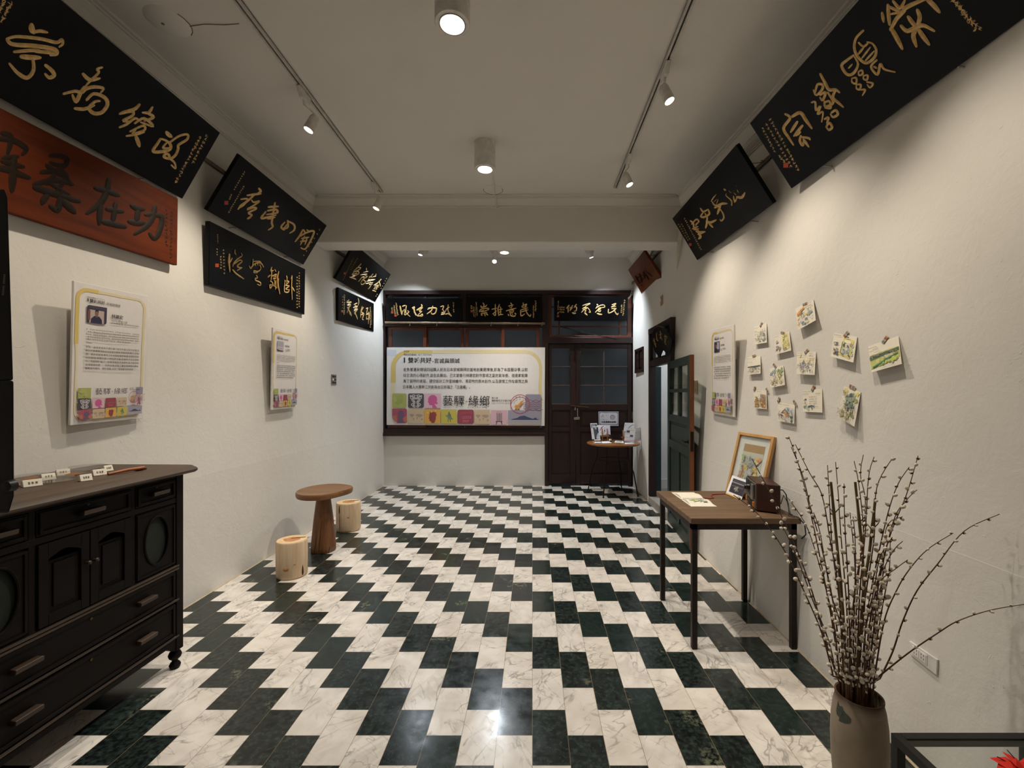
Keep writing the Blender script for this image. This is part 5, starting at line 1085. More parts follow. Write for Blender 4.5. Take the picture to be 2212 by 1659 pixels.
# ---- things on the cabinet
ZT = 1.068
def ontop(u, v, z=ZT): return atZ(u, v, z)
M['label'] = plain('cream_label_block', '#e4dccb', .6, 0, .03)
for (u, v), ang, wd, lab in (((69, 1050), .5, .055, 'white label block nearest the black device on the cabinet top'), ((103, 1036), .6, .045, 'white label block behind the large front glass dish'), ((136, 1026), .35, .045, 'white label block at the back of the cabinet, farthest up the row'),
                       ((184, 1038), .55, .04, 'white label block right of the large front glass dish'), ((214, 1026), .5, .048, 'white label block beside the long rear glass dish'), ((232, 1017), .7, .035, 'smallest white label block, nearest the brown wooden stick')):
    c = ontop(u, v); d = Vector((math.cos(ang + .6), math.sin(ang + .6), 0)); e = Vector((d.y, -d.x, 0)); e = e if e.x > 0 else -e
    t = thing('label_block', c, lab, 'label block', 'small label blocks on the cabinet')
    w2 = wd/2
    A = lambda a, x, z: c + d*a + e*x + Vector((0, 0, z))
    MB().hexa([A(-w2, -.018, 0), A(-w2, .016, 0), A(-w2, .004, .028), A(-w2, -.018, .024)], [A(w2, -.018, 0), A(w2, .016, 0), A(w2, .004, .028), A(w2, -.018, .024)]).build('block', M['label'], t, bevel=.0015)
    p = [A(-w2, .004, .028), A(w2, .004, .028), A(w2, .016, 0), A(-w2, .016, 0)]
    a = Art(*p, 1.6); rnd = random.Random(u)
    if a.n.x < 0: a.n = -a.n
    for k in range(3): a.scribble(.22 + .19*k, .3, .17, .4, 1, '#4a4038', rnd); a.rect(.25 + .19*k, .36, .36 + .19*k, .42, '#5a5048'); a.rect(.25 + .19*k, .54, .36 + .19*k, .60, '#5a5048')
    a.done('lettering', t)
M['petri'] = thinglass('dish_glass', (.985, .985, .98), .8)
M['powder'] = plain('brown_powder', '#8a5a30', .9, 0, .2, 200)
for (u, v), r, lab, pw in (((120, 1040), .058, 'large round glass dish at the front of the cabinet top', 0), ((160, 1025), .056, 'round glass dish with a brown trace, behind the large front dish', 1), ((187, 1013), .062, 'long-looking glass dish at the back wall end of the cabinet', 0), ((66, 1034), .055, 'glass dish with brown powder behind the label block next to the black device', 1), ((44, 1048), .05, 'glass dish half hidden by the black device', 1)):
    c = ontop(u, v); t = thing('glass_dish', c, lab, 'dish', 'glass dishes on the cabinet')
    MB().lathe(c, [(0, .0005), (r*.97, .0005), (r, .002), (r, .016), (r - .0025, .016), (r - .003, .004), (0, .003)], 36).build('dish', M['petri'], t, smooth=True)
    MB().lathe(c, [(r + .0035, .019), (r + .003, .006), (r + .001, .006), (r + .0012, .0175), (0, .0175), (0, .019)], 36).build('lid', M['petri'], t, smooth=True)
    if pw: MB().lathe(c + Vector((.004, -.006, 0)), [(r*.55, .0034), (r*.4, .006), (0, .007)], 18).build('powder', M['powder'], t, smooth=True)
a, b = ontop(233, 1027), ontop(311, 1010, ZT + .012)
t = thing('wooden_stick', (a + b)/2, 'brown wooden rod resting on a small block near the cabinet corner', 'wooden rod')
M['rod'] = wood('reddish_rod', '#7a3f1c', '#a8602e', 'y', .4, 10, 90)
MB().tube([a + Vector((0, 0, .006)), a*.5 + b*.5 + Vector((0, 0, .006)), b], [.0065, .008, .0075], 10).build('rod', M['rod'], t, smooth=True)
c = ontop(303, 1015); d = (b - a).normalized(); MB().obox(c + Vector((0, 0, .0035)), Vector((d.x, d.y, 0))*.022, Vector((-d.y, d.x, 0))*.013, (0, 0, .0035)).build('rest_block', M['redwood'], t, bevel=.001)

# ---- black upright device cut off by the left edge
Yd = 1.02; X0 = (20 - CU)/F*Yd
M['devblk'] = plain('black_plastic', '#0e0e0f', .45, 0, .2, 30)
t = thing('upright_device', (X0 - .2, Yd + .05, 0), 'tall black upright device beside the cabinet, cut off by the left edge', 'device')
zt, zm, zb = atY(20, 407, Yd).z, atY(20, 822, Yd).z, atY(20, 1108, Yd).z
xs = lambda u: (u - CU)/F*Yd
m = MB().hexa([(X0 - .42, Yd, zm), (xs(29), Yd, zm), (xs(17), Yd, zt - .02), (xs(10), Yd, zt), (X0 - .42, Yd, zt)], [(X0 - .42, Yd + .05, zm), (xs(29) - .075, Yd + .05, zm), (xs(17) - .075, Yd + .05, zt - .02), (xs(10) - .075, Yd + .05, zt), (X0 - .42, Yd + .05, zt)])
m.build('upper_panel', M['devblk'], t, bevel=.004)
m = MB().hexa([(X0 - .42, Yd - .004, zb), (xs(24), Yd - .004, zb), (xs(35), Yd - .004, zb + .04), (xs(34), Yd - .004, zm), (X0 - .42, Yd - .004, zm)], [(X0 - .42, Yd + .06, zb), (xs(24) - .085, Yd + .06, zb), (xs(35) - .085, Yd + .06, zb + .04), (xs(34) - .085, Yd + .06, zm), (X0 - .42, Yd + .06, zm)])
m.build('lower_housing', M['devblk'], t, bevel=.004)
c = atY(38, 1025, Yd + .02); MB().box((c.x - .03, Yd, c.z - .035), (c.x + .0, Yd + .004, c.z + .03)).build('side_bracket', M['devblk'], t, bevel=.003)
c = atY(28, 1048, Yd - .006); MB().lathe(c, [(.014, 0), (.012, .014), (0, .015)], 18, axis=(0, -1, 0)).build('knob', M['devblk'], t, smooth=True)
a = Art(*[atY(u, v, Yd - .001) for u, v in ((8, 592), (13, 592), (13, 640), (8, 640))], .1); rnd = random.Random(2)
for k in range(13):
    if k != 6: a.rect(.1, .02 + k*.075, .9, .065 + k*.075, '#8d8a88'); a.rect(.3, .03 + k*.075, .6, .045 + k*.075, '#2a2a2b')
a.done('lettering', t)
MB().tube([(X0 - .2, Yd + .05, zb), (X0 - .2, Yd + .05, .02)], .022, 12).build('stand_pole', M['devblk'], t, smooth=True)
MB().lathe((X0 - .2, Yd + .05, 0), [(.17, 0), (.17, .012), (.03, .03), (.022, .05)], 32).build('stand_base', M['devblk'], t, smooth=True)

# ---- mushroom-shaped wooden table and two log stools
M['oak'] = wood('oiled_brown_wood', '#4f2f17', '#8a5a2f', 'z', .45, 9, 70, .3)
M['oaktop'] = wood('oiled_brown_top', '#5c3c20', '#8a6034', 'x', .4, 8, 60, .3)
M['pine'] = wood('pale_log', '#b89b78', '#dac5a8', 'z', .6, 10, 80, .2)
M['pinetop'] = plain('sawn_end', '#d2b287', .7, 0, .1, 30)
M['heart'] = plain('reddish_heartwood', '#b07a4a', .7, 0, .2, 40)
M['split'] = plain('dark_split', '#3a2312', .9)
sx, sy = -1.93, 4.04
t = thing('mushroom_table', (sx, sy, 0), 'brown wooden side table shaped like a mushroom between the log stools', 'table')
prof = [(.100, 0), (.107, .01), (.106, .05), (.098, .15), (.083, .30), (.066, .44), (.056, .52)]
m = MB(); n = 22; rr = random.Random(5); wob = [1 + rr.uniform(-.05, .05) for _ in range(n)]
for r, z in prof:
    for j in range(n): m.v.append(Vector((sx + r*wob[j]*math.cos(2*PI*j/n), sy + r*wob[j]*math.sin(2*PI*j/n), z)))
for i in range(len(prof)-1):
    for j in range(n): m.f.append([i*n+j, i*n+(j+1)%n, (i+1)*n+(j+1)%n, (i+1)*n+j]); m.m.append(0); m.c.append(None)
m.add([m.v[j] for j in range(n)], [tuple(range(n))[::-1]])
st = m.build('stem', M['oak'], t, smooth=True)
for th, z0, z1, w in ((-1.50, .02, .30, .005), (-.72, .0, .12, .006), (-1.95, .0, .16, .004)):
    pts = [(sx + (.1075 - .075*z)*math.cos(th + .04*k), sy + (.1075 - .075*z)*math.sin(th + .04*k), z) for k, z in enumerate(span(z0, z1, 5))]
    MB().tube(pts, [w*.6, w, w, w*.7, w*.5, .001], 6).build('split', M['split'], st)
tc = Vector((-1.942, 4.07, .557)); n = 40; rims = []
for rad, dz, in ((.86, -.052), (.97, -.045), (1.0, -.025), (1.0, -.006), (.975, .004), (.90, -.002), (.6, -.010), (.25, -.013)):
    ring = []
    for j in range(n):
        a = 2*PI*j/n; rx, ry = .222, .262
        k = 1 + .13*max(0, math.cos(a - .35))**10 - .05*max(0, math.cos(a - 1.3))**4 - .04*max(0, math.cos(a + .5))**4
        ring.append(tc + Vector((rx*k*rad*math.cos(a), ry*k*rad*math.sin(a), dz + .035*math.cos(a)*0)))
    rims.append(ring)
m = MB()
for r in rims: m.v += r
for i in range(len(rims)-1):
    for j in range(n): m.f.append([i*n+j, i*n+(j+1)%n, (i+1)*n+(j+1)%n, (i+1)*n+j]); m.m.append(0); m.c.append(None)
m.f += [list(range(n))[::-1], [(len(rims)-1)*n + j for j in range(n)]]; m.m += [0, 0]; m.c += [None, None]
m.build('tabletop', M['oaktop'], t, smooth=True)
def stool(x, y, r, h, lab, crack, dent):
    t = thing('log_stool', (x, y, 0), lab, 'stool', 'pale log stools')
    rr = random.Random(lab); n = 30; m = MB()
    wob = [1 + .012*math.sin(2*j*2*PI/n + 1) + rr.uniform(-.006, .006) for j in range(n)]
    prof = [(.90, 0), (.97, .008), (1.0, .025), (1.01, h*.5), (1.0, h - .012), (.975, h - .003), (.95, h)]
    for k, z in prof:
        for j in range(n): m.v.append(Vector((x + r*k*wob[j]*math.cos(2*PI*j/n), y + r*k*wob[j]*math.sin(2*PI*j/n), z)))
    for i in range(len(prof)-1):
        for j in range(n): m.f.append([i*n+j, i*n+(j+1)%n, (i+1)*n+(j+1)%n, (i+1)*n+j]); m.m.append(0); m.c.append(None)
    m.f += [list(range(n))[::-1], [(len(prof)-1)*n + j for j in range(n)]]; m.m += [0, 1]; m.c += [None, None]
    b = m.build('log', [M['pine'], M['pinetop']], t, smooth=True)
    MB().add([(x + r*.6*math.cos(2*PI*j/16)*rr.uniform(.8, 1.05), y + r*.55*math.sin(2*PI*j/16)*rr.uniform(.8, 1.05), h + .0008) for j in range(16)], [tuple(range(16))]).build('heartwood', M['heart'], t)
    for th, z0, z1, w in crack: MB().tube([(x + r*1.005*math.cos(th), y + r*1.005*math.sin(th), z) for z in span(z0, z1, 4)], [w*.5, w, w*.9, w*.6, .001][::1], 6).build('split', M['split'], b)
    for th, z, s in dent: MB().lathe((x + r*1.0*math.cos(th), y + r*1.0*math.sin(th), z), [(s, 0), (s*.7, .003), (0, .004)], 12, axis=(math.cos(th), math.sin(th), 0), sx=1.6).build('knot', M['heart'], b, smooth=True)
    MB().tube([(x - r*.1, y + r*.1, h + .001), (x + r*.35, y + r*.3, h + .001), (x + r*.75, y + r*.45, h + .001)], [.002, .004, .003], 5).build('top_split', M['split'], t)
stool(-1.918, 3.49, .112, .288, 'pale log stool standing nearer the camera than the mushroom table', ((-.35, .02, .10, .008),), ((-1.45, .09, .014), (-.9, .12, .006)))
stool(-1.958, 4.66, .121, .298, 'pale log stool standing behind the mushroom table', ((-1.95, .01, .28, .003), (-1.98, .2, .285, .007)), ((-1.2, .16, .008),))

# ---- table by the right wall
M['plank'] = wood('weathered_table_top', '#4a3624', '#765a40', 'x', .6, 9, 80, .3)
TX0, TX1, TY0, TY1, TZ = .893, 1.515, 2.462, 3.155, .748
t = thing('console_table', ((TX0+TX1)/2, (TY0+TY1)/2, 0), 'wooden table with thin rusty steel legs against the right wall', 'table')
m = MB()
for k in range(3): m.box((TX0, TY0 + (TY1-TY0)*k/3 + .0006, TZ - .034), (TX1, TY0 + (TY1-TY0)*(k+1)/3 - .0006, TZ))
m.build('tabletop', M['plank'], t, bevel=.004)
m = MB()
for a, b in (((TX0 + .008, TY0 + .01), (TX1 - .02, TY0 + .042)), ((TX0 + .008, 3.06), (TX1 - .02, 3.092)), ((TX0 + .008, TY0 + .01), (TX0 + .04, 3.092)), ((TX1 - .052, TY0 + .01), (TX1 - .02, 3.092))): m.box((*a, TZ - .068), (*b, TZ - .034))
m.build('steel_frame', M['rust'], t, bevel=.002)
for x, y in ((.905, 2.475), (1.468, 2.475), (.892 + .008, 3.06), (1.468, 3.045)): MB().box((x, y, 0), (x + .03, y + .03, TZ - .034)).build('leg', M['rust'], t, bevel=.002)
# open sketchbook
nb = thing('sketchbook', (1.06, 2.9, TZ), 'open spiral sketchbook with a green landscape drawing on the table', 'book')
sp = 2.89
cvr = lambda y0, y1, z, dz: MB().box((.985, y0, z), (1.14, y1, z + dz))
MB().box((.983, 2.705, TZ + .0005), (1.142, sp - .004, TZ + .003)).box((.983, sp + .004, TZ + .0005), (1.142, 3.095, TZ + .003)).build('cover', M['paper'], nb)
def page(y0, y1, name, z0=.0035):
    m = MB(); N = 8; g = []
    for i in range(N+1):
        f = i/N; y = y0 + (y1-y0)*f; z = TZ + z0 + .016*math.sin(PI*min(1, f*1.15)) * (1 - .5*f); g.append((y, z))
    for i in range(N): m.hexa([(.99, g[i][0], TZ + .0032), (1.135, g[i][0], TZ + .0032), (1.135, g[i][0], g[i][1]), (.99, g[i][0], g[i][1])], [(.99, g[i+1][0], TZ + .0032), (1.135, g[i+1][0], TZ + .0032), (1.135, g[i+1][0], g[i+1][1]), (.99, g[i+1][0], g[i+1][1])])
    return m.build(name, M['paper'], nb), g
page(sp + .006, 3.09, 'left_page'); _, g = page(sp - .006, 2.712, 'right_page')
a = Art((1.0, sp - .04, g[2][1] + .001), (1.125, sp - .04, g[2][1] + .001), (1.125, 2.76, g[5][1] + .002), (1.0, 2.76, g[5][1] + .002), 1.0); rnd = random.Random(9)
if a.n.z < 0: a.n = -a.n
wash(a, rnd, .1,.1,.5,.8,9,('#a8b06a','#c2c07a','#8fa562'),.12); wash(a, rnd, .5,.1,.9,.9,9,('#7d9a7a','#6a8a8c','#93a886'),.12); hatch(a, rnd, .1,.1,.9,.9,20); a.done('drawing', nb)
m = MB()
for k in range(15): m.tube([(.997 + .0094*k, sp + .007*math.cos(q), TZ + .006 + .006*math.sin(q)) for q in [PI*i/4 for i in range(8)]], .0009, 4)
m.build('spiral_binding', M['steel'], nb)
pts = [atZ(u, v, TZ + .004) for u, v in ((1508, 1072), (1526, 1075.5), (1538, 1076), (1541, 1073.5), (1536, 1070.5), (1540, 1068), (1555, 1067), (1574, 1066.5))]
M['redcord'] = plain('red_cord', '#8f3c26', .8)
props(MB().tube([Vector((*p, TZ + .003)) for p in smooth2([(p.x, p.y) for p in pts], 5)], .0035, 7).build('cord', M['redcord'], None, True), 'red cord lying across the table from the sketchbook to the picture frame', 'cord')
# leaning picture frame
M['oakframe'] = wood('light_oak', '#b5854c', '#cf9f62', 'z', .5, 8, 60)
M['kraft'] = plain('kraft_paper', '#a98357', .8, 0, .05)
fr = [Vector(p) for p in ((1.39, 3.13, TZ + .001), (1.468, 2.806, TZ + .001), (1.577, 2.836, 1.166), (1.499, 3.16, 1.172))]
pf = thing('framed_picture', (fr[0] + fr[1])/2, 'light oak picture frame with a colourful drawing leaning against the right wall', 'picture frame')
pl = Plane(fr[0], fr[1], fr[2], fr[3]); bil = lambda x, y, h=0.0: fr[3]*(1-x)*(1-y) + fr[2]*x*(1-y) + fr[1]*x*y + fr[0]*(1-x)*y + pl.n*h
wx, wy = .062, .045
m = MB()
for x0, y0, x1, y1 in ((wx, 0, 1-wx, wy), (wx, 1-wy, 1-wx, 1), (0, 0, wx, 1), (1-wx, 0, 1, 1)): m.hexa([bil(x0, y1, -.012), bil(x1, y1, -.012), bil(x1, y0, -.012), bil(x0, y0, -.012)], [bil(x0, y1, .012), bil(x1, y1, .012), bil(x1, y0, .012), bil(x0, y0, .012)])
m.build('frame', M['oakframe'], pf, bevel=.0015)
MB().hexa([bil(.03, .97, -.008), bil(.97, .97, -.008), bil(.97, .03, -.008), bil(.03, .03, -.008)], [bil(.03, .97, -.002), bil(.97, .97, -.002), bil(.97, .03, -.002), bil(.03, .03, -.002)]).build('mat_board', M['board'], pf)
a = Art(bil(.22, .17, -.002), bil(.80, .17, -.002), bil(.80, .90, -.002), bil(.22, .90, -.002), .60); rnd = random.Random(31)
a.rect(0, 0, 1, 1, '#b48f62'); a.rect(0, .17, 1, .93, '#cfcabb')
wash(a, rnd, .12,.28,.6,.5,8,('#9aa0ac','#aeb2b8','#8a90a0'),.16); wash(a, rnd, .1,.5,.4,.9,9,('#d9bb4a','#c98a6a','#d9c470','#b0705a'),.12); wash(a, rnd, .7,.3,.92,.8,9,('#dcc04a','#d98a5a','#cfa84a','#e0cf6a'),.11); wash(a, rnd, .35,.55,.7,.7,6,('#a4a8ac','#9aa2ae'),.13); wash(a, rnd, .4,.75,.9,.88,8,('#d2bc52','#8fa06a','#7d9a8c'),.1); wash(a, rnd, .06,.24,.2,.42,4,('#6f9a5a','#8aa86a'),.08)
for _ in range(46):
    x, y = rnd.uniform(.08,.9), rnd.uniform(.24,.88); L = rnd.uniform(.04,.12); t_ = rnd.uniform(0, PI); a.line([(x, y), (min(.96, max(.04, x + L*.5*math.cos(t_) + .03)), min(.92, y + .3*L)), (min(.96, max(.04, x + L*math.cos(t_))), min(.92, max(.18, y + .6*L*math.sin(t_))))], .012, rnd.choice(('#5a6070','#6a6a72','#4a5a52','#7a6a4a')))
a.done('drawing', pf)
MB().hexa([bil(.05, .95, .003), bil(.95, .95, .003), bil(.95, .05, .003), bil(.05, .05, .003)], [bil(.05, .95, .005), bil(.95, .95, .005), bil(.95, .05, .005), bil(.05, .05, .005)]).build('glass', M['clear'], pf)
# photo print leaning on the frame
pc = thing('photo_print', (1.385, 3.02, TZ), 'white-bordered dark photo print leaning between the picture frame and the radio', 'photo')
q = [Vector(p) for p in ((1.405, 3.075, TZ + .128), (1.432, 2.905, TZ + .118), (1.370, 2.875, TZ + .001), (1.345, 3.045, TZ + .003))]; q[2] = q[3] + q[1] - q[0]; q[2].z += .006; q[1].z += .006
a = Art(*q, 1.35)
MB().slab([q[3], q[2], q[1], q[0]], -a.n*.002).build('paper', M['whitepaper'], pc)
a.rect(.14, .12, 1, .82, '#2f2730'); a.rect(.18, .17, 1, .28, '#47404c'); a.rect(.14, .28, 1, .33, '#8d8a92'); a.rect(.2, .45, .9, .50, '#5a525a'); rnd = random.Random(8); wash(a, rnd, .4,.5,.75,.75,6,('#56685a','#465a4c','#6d7a66'),.06)
for _ in range(14): a.ell(rnd.uniform(.42,.6), rnd.uniform(.42,.6), .012, '#b8bcc0', n=6)
a.rect(.05, .93, 1, .99, '#d9b04a'); a.done('printed_photo', pc)
# radio
rd = thing('radio', (1.42, 2.68, TZ), 'old radio in a dark brown wooden case on the table', 'radio')
R0, R1, R2 = Vector((1.328, 2.602, 0)), Vector((1.393, 2.848, 0)), Vector((1.436, 2.53, 0)); R3 = R1 + R2 - R0; zb_, zt_ = TZ + .008, .917; up = lambda p, z: Vector((p.x, p.y, z))
M['case'] = wood('dark_brown_case', '#2c1712', '#43241c', 'z', .4, 8, 60)
M['dial'] = plain('silver_front', '#77706a', .4, .6)
M['dark'] = plain('black_plastic_gloss', '#101011', .35)
nf = (R0 - R2).normalized(); ef = (R1 - R0).normalized(); Lf = (R1 - R0).length
MB().hexa([up(p, zb_) for p in (R0 + nf*-.004, R2, R3, R1 + nf*-.004)], [up(p, zt_) for p in (R0 + nf*-.004, R2, R3, R1 + nf*-.004)]).build('case', M['case'], rd, bevel=.004)
fp = lambda s, z, d: R0 + ef*(s*Lf) + nf*d + Vector((0, 0, zb_ + (zt_ - zb_)*z))
def fb(mb, s0, s1, z0, z1, d0, d1): return mb.hexa([fp(s0,z0,d0), fp(s1,z0,d0), fp(s1,z1,d0), fp(s0,z1,d0)], [fp(s0,z0,d1), fp(s1,z0,d1), fp(s1,z1,d1), fp(s0,z1,d1)])
fb(MB(), .02, .98, .04, .96, -.006, .002).build('front_panel', M['dial'], rd, bevel=.001)
fb(fb(fb(MB(), .04, .13, .40, .90, .002, .006), .38, .62, .36, .92, .002, .005), .65, .96, .46, .92, .002, .005).build('dial_window', M['dark'], rd)
fb(MB(), .15, .36, .30, .88, .002, .010).build('speaker_bar', M['steel'], rd, bevel=.001)
for s, z in ((.52, .70), (.76, .62)): MB().lathe(fp(s, z, .004), [(.017, 0), (.016, .016), (.012, .02), (0, .02)], 20, axis=nf).build('knob', M['dark'], rd, smooth=True)
M['amber'] = plain('amber_key', '#b8742c', .5)
for k in range(7): fb(MB(), .08 + .12*k, .17 + .12*k, .08, .26, .002, .010).build('push_button', M['amber'] if k in (0, 6) else M['dark'], rd, bevel=.001)
for p in (R0 + ef*.03 - nf*.02, R2 + ef*.03 + nf*.02, R1 - ef*.03 - nf*.02, R3 - ef*.03 + nf*.02): MB().lathe(up(p, TZ), [(.008, 0), (.008, .009)], 12).build('rubber_foot', M['dark'], rd)
m = MB(); q = R2*.6 + R3*.4
m.tube([up(q, .87), up(q, .87) + Vector((.03, -.02, .005)), (1.508, 2.60, .85), (1.500, 2.56, .78), (1.488, 2.52, TZ + .005), (1.50, 2.47, TZ + .004), (1.522, 2.445, TZ - .03), (1.532, 2.45, .66), (1.52, 2.47, .63)], .0035, 8)
m.build('power_cord', M['dark'], rd, smooth=True)
MB().tube([up(q, .80), up(q, .80) + Vector((.025, -.01, -.01)), (1.505, 2.62, .84), (1.51, 2.58, .80), (1.49, 2.54, TZ + .006), (1.46, 2.50, TZ + .005), (1.485, 2.47, TZ + .005)], .003, 8).build('aerial_cord', M['dark'], rd, smooth=True)
# ---- vase of pussy willow
VX, VY = 1.12, 1.50
M['vase'] = NT('unglazed_stoneware'); _t = M['vase']
_c = _t.ramp(_t.noise(_t.pos(), 7, 5), lin('#7d6f5e'), lin('#9a8a76'), .3, .7)
_s = _t.n('NewGeometry'); _x = _t.n('SeparateXYZ'); _t.t.links.new(_s.outputs['Position'], _x.inputs[0])
_c = _t.mix(_t.rng(_t.math('ADD', _x.outputs[2], _t.math('MULTIPLY', _t.noise(_t.pos(), 12, 3), .03)), .405, .436), _c, lin('#4a2c1c'))
_t.bump(_t.noise(_t.pos(), 160, 3), .2, .002); M['vase'] = _t.set(Base_Color=_c, Roughness=.75)
M['glaze'] = plain('dark_green_glaze', '#3c4438', .55, 0, .25, 50)
VP = [(.058, 0), (.066, .01), (.074, .10), (.081, .20), (.083, .27), (.081, .33), (.075, .38), (.069, .405), (.0705, .414), (.070, .420), (.065, .419), (.062, .408), (.066, .36), (.070, .2), (.05, .02), (0, .015)]
vz = thing('vase', (VX, VY, 0), 'tall brown stoneware vase holding pussy willow branches, lower right', 'vase')
MB().lathe((VX, VY, 0), VP, 56).build('jar', M['vase'], vz, smooth=True)
def vr(z):
    for (r0, z0), (r1, z1) in zip(VP, VP[1:10]):
        if z0 <= z <= z1: return r0 + (r1-r0)*(z-z0)/(z1-z0)
    return .07
for pts in ([(1800,1513),(1806,1518),(1812,1524),(1817,1527),(1822,1534),(1828,1542),(1833,1546),(1838,1553),(1837,1560),(1831,1563),(1823,1562),(1816,1556),(1811,1550),(1808,1543),(1804,1536),(1800,1528)], [(1794,1585),(1797,1590),(1798,1602),(1796,1612),(1793,1606)]):
    out = []
    for u, v in pts:
        Y = VY - .07
        for _ in range(30):                       # where the sight line meets the jar
            p = atY(u, v, Y); dx = p.x - VX; r = vr(p.z) + .0012
            Y = .5*Y + .5*(VY - math.sqrt(max(0, r*r - dx*dx)))
        p = atY(u, v, Y); d = Vector((p.x - VX, p.y - VY, 0)).normalized(); out.append(Vector((VX, VY, p.z)) + d*(vr(p.z) + .0012))
    c = sum(out, Vector())/len(out); d = Vector((c.x - VX, c.y - VY, 0)).normalized(); c = Vector((VX, VY, c.z)) + d*(vr(c.z) + .0014)
    MB().add([c] + out, [(0, i+1, (i+1) % len(out) + 1) for i in range(len(out))]).build('glaze_patch', M['glaze'], vz, label='dark green glaze patch')
M['twig'] = plain('red_brown_twig', '#583622', .5, 0, .3, 60)
M['catkin'] = plain('cream_catkin', '#e2d5bf', .95, 0, .10, 200, Sheen_Weight=.4)
M['husk'] = plain('catkin_husk', '#4a2e1c', .6)
_m = MB().lathe((0, 0, 0), [(.0, 0), (.32, .1), (.42, .36), (.38, .68), (.22, .92), (.0, 1.02)], 9).lathe((0, 0, 0), [(.18, -.06), (.33, .06), (.37, .15), (.26, .2)], 7, mi=1)
_o = _m.build('catkin', [M['catkin'], M['husk']], None, True); CATK = _o.data; bpy.data.objects.remove(_o)
_vs = [v.co.z for v in CATK.vertices]; CATK.transform(Matrix.Translation((0, 0, -min(_vs))))
pxA = lambda p: (1580 + p[0]/2.245, 920 + p[1]/2.245)
BR = [ # outline of each branch as it shows (enlarged frame), depth at the tip, what tells it apart
 ('500,1240 440,1010 360,820 260,610 130,430 10,335', 1.46, 'willow branch reaching farthest left, low across the table edge'),
 ('520,1240 450,1020 390,800 300,560 190,330 100,160', 1.42, 'willow branch crossing in front of the radio up to the picture frame'),
 ('515,1240 470,1040 400,860 330,670 265,520 240,480', 1.40, 'short willow branch between the two long left ones, ending below the table edge'),
 ('525,1240 500,980 450,760 370,500 275,350', 1.60, 'willow branch ending just right of the radio'),
 ('530,1240 490,960 430,640 370,360 320,170 278,52', 1.58, 'tallest left willow branch, tip above the picture frame'),
 ('540,1240 500,900 440,600 390,420 345,240 290,102', 1.52, 'second tallest left willow branch, close beside the tallest'),
 ('545,1240 520,800 480,560 440,340 380,230 310,90', 1.48, 'willow branch leaning left, inner one of the three tall left branches'),
 ('560,1240 530,900 490,600 475,350 466,190', 1.50, 'upright willow branch beside the left bamboo stake'),
 ('565,1240 560,900 530,520 518,330 505,175', 1.55, 'thin upright willow branch with few catkins, right of the left bamboo stake'),
 ('575,1240 570,850 550,480 546,280', 1.46, 'upright willow branch ending in a thick catkin, left of the middle bamboo stake'),
 ('590,1240 600,800 640,550 620,300 595,170', 1.52, 'willow branch crossing the middle bamboo stake'),
 ('600,1240 610,800 650,400 626,240 640,140', 1.56, 'willow branch with a bare twig tip in the middle of the bunch'),
 ('610,1240 620,850 650,500 665,250 692,150', 1.50, 'willow branch right of the middle bamboo stake, slightly right leaning'),
 ('620,1240 640,900 690,560 705,300 785,150', 1.46, 'willow branch bowing over to the right above the right bamboo stake'),
 ('630,1240 660,900 740,500 800,300 862,200', 1.44, 'tall right willow branch with dense catkins at its tip'),
 ('640,1240 680,900 760,560 850,330 905,145', 1.52, 'tallest right willow branch'),
 ('650,1240 690,900 780,480 850,360 900,310', 1.48, 'right willow branch ending just below the tallest right one'),
 ('655,1240 700,950 740,700 790,600 830,560', 1.42, 'middle-height right willow branch with a bare bent tip'),
 ('660,1240 700,900 720,760 800,690 855,650', 1.40, 'lower right willow branch with big catkins, bent outward'),
 ('690,1240 740,950 800,800 860,700 950,600 1075,520', 1.48, 'long willow branch arching to the right, upper inner one'),
 ('712,1240 780,1100 830,950 900,800 1000,670 1130,510 1300,428', 1.42, 'longest willow branch arching to the right'),
 ('690,1240 715,1215 860,1100 1000,1005 1100,945 1250,895 1419,865', 1.33, 'willow branch stretching low to the right in front of the wall socket'),
 ('600,1240 590,1000 600,700 575,420', 1.44, 'straight willow branch in the middle of the bunch, front'),
 ('680,1240 700,1000 730,800 750,500 830,440', 1.50, 'willow branch on the right side with a forked look near its tip'),
 ('570,1240 540,1000 480,800 430,520 398,420', 1.46, 'middle-height left willow branch'),
 ('585,1240 580,1000 600,760 600,560 590,440', 1.40, 'front willow branch beside the middle bamboo stake'),
 ('660,1240 700,1060 735,860 765,700 770,560', 1.46, 'right willow branch standing nearly straight'),
 ('645,1240 650,1000 690,800 720,640 780,540', 1.38, 'front right willow branch of middle height'),
]
rb = random.Random(77)
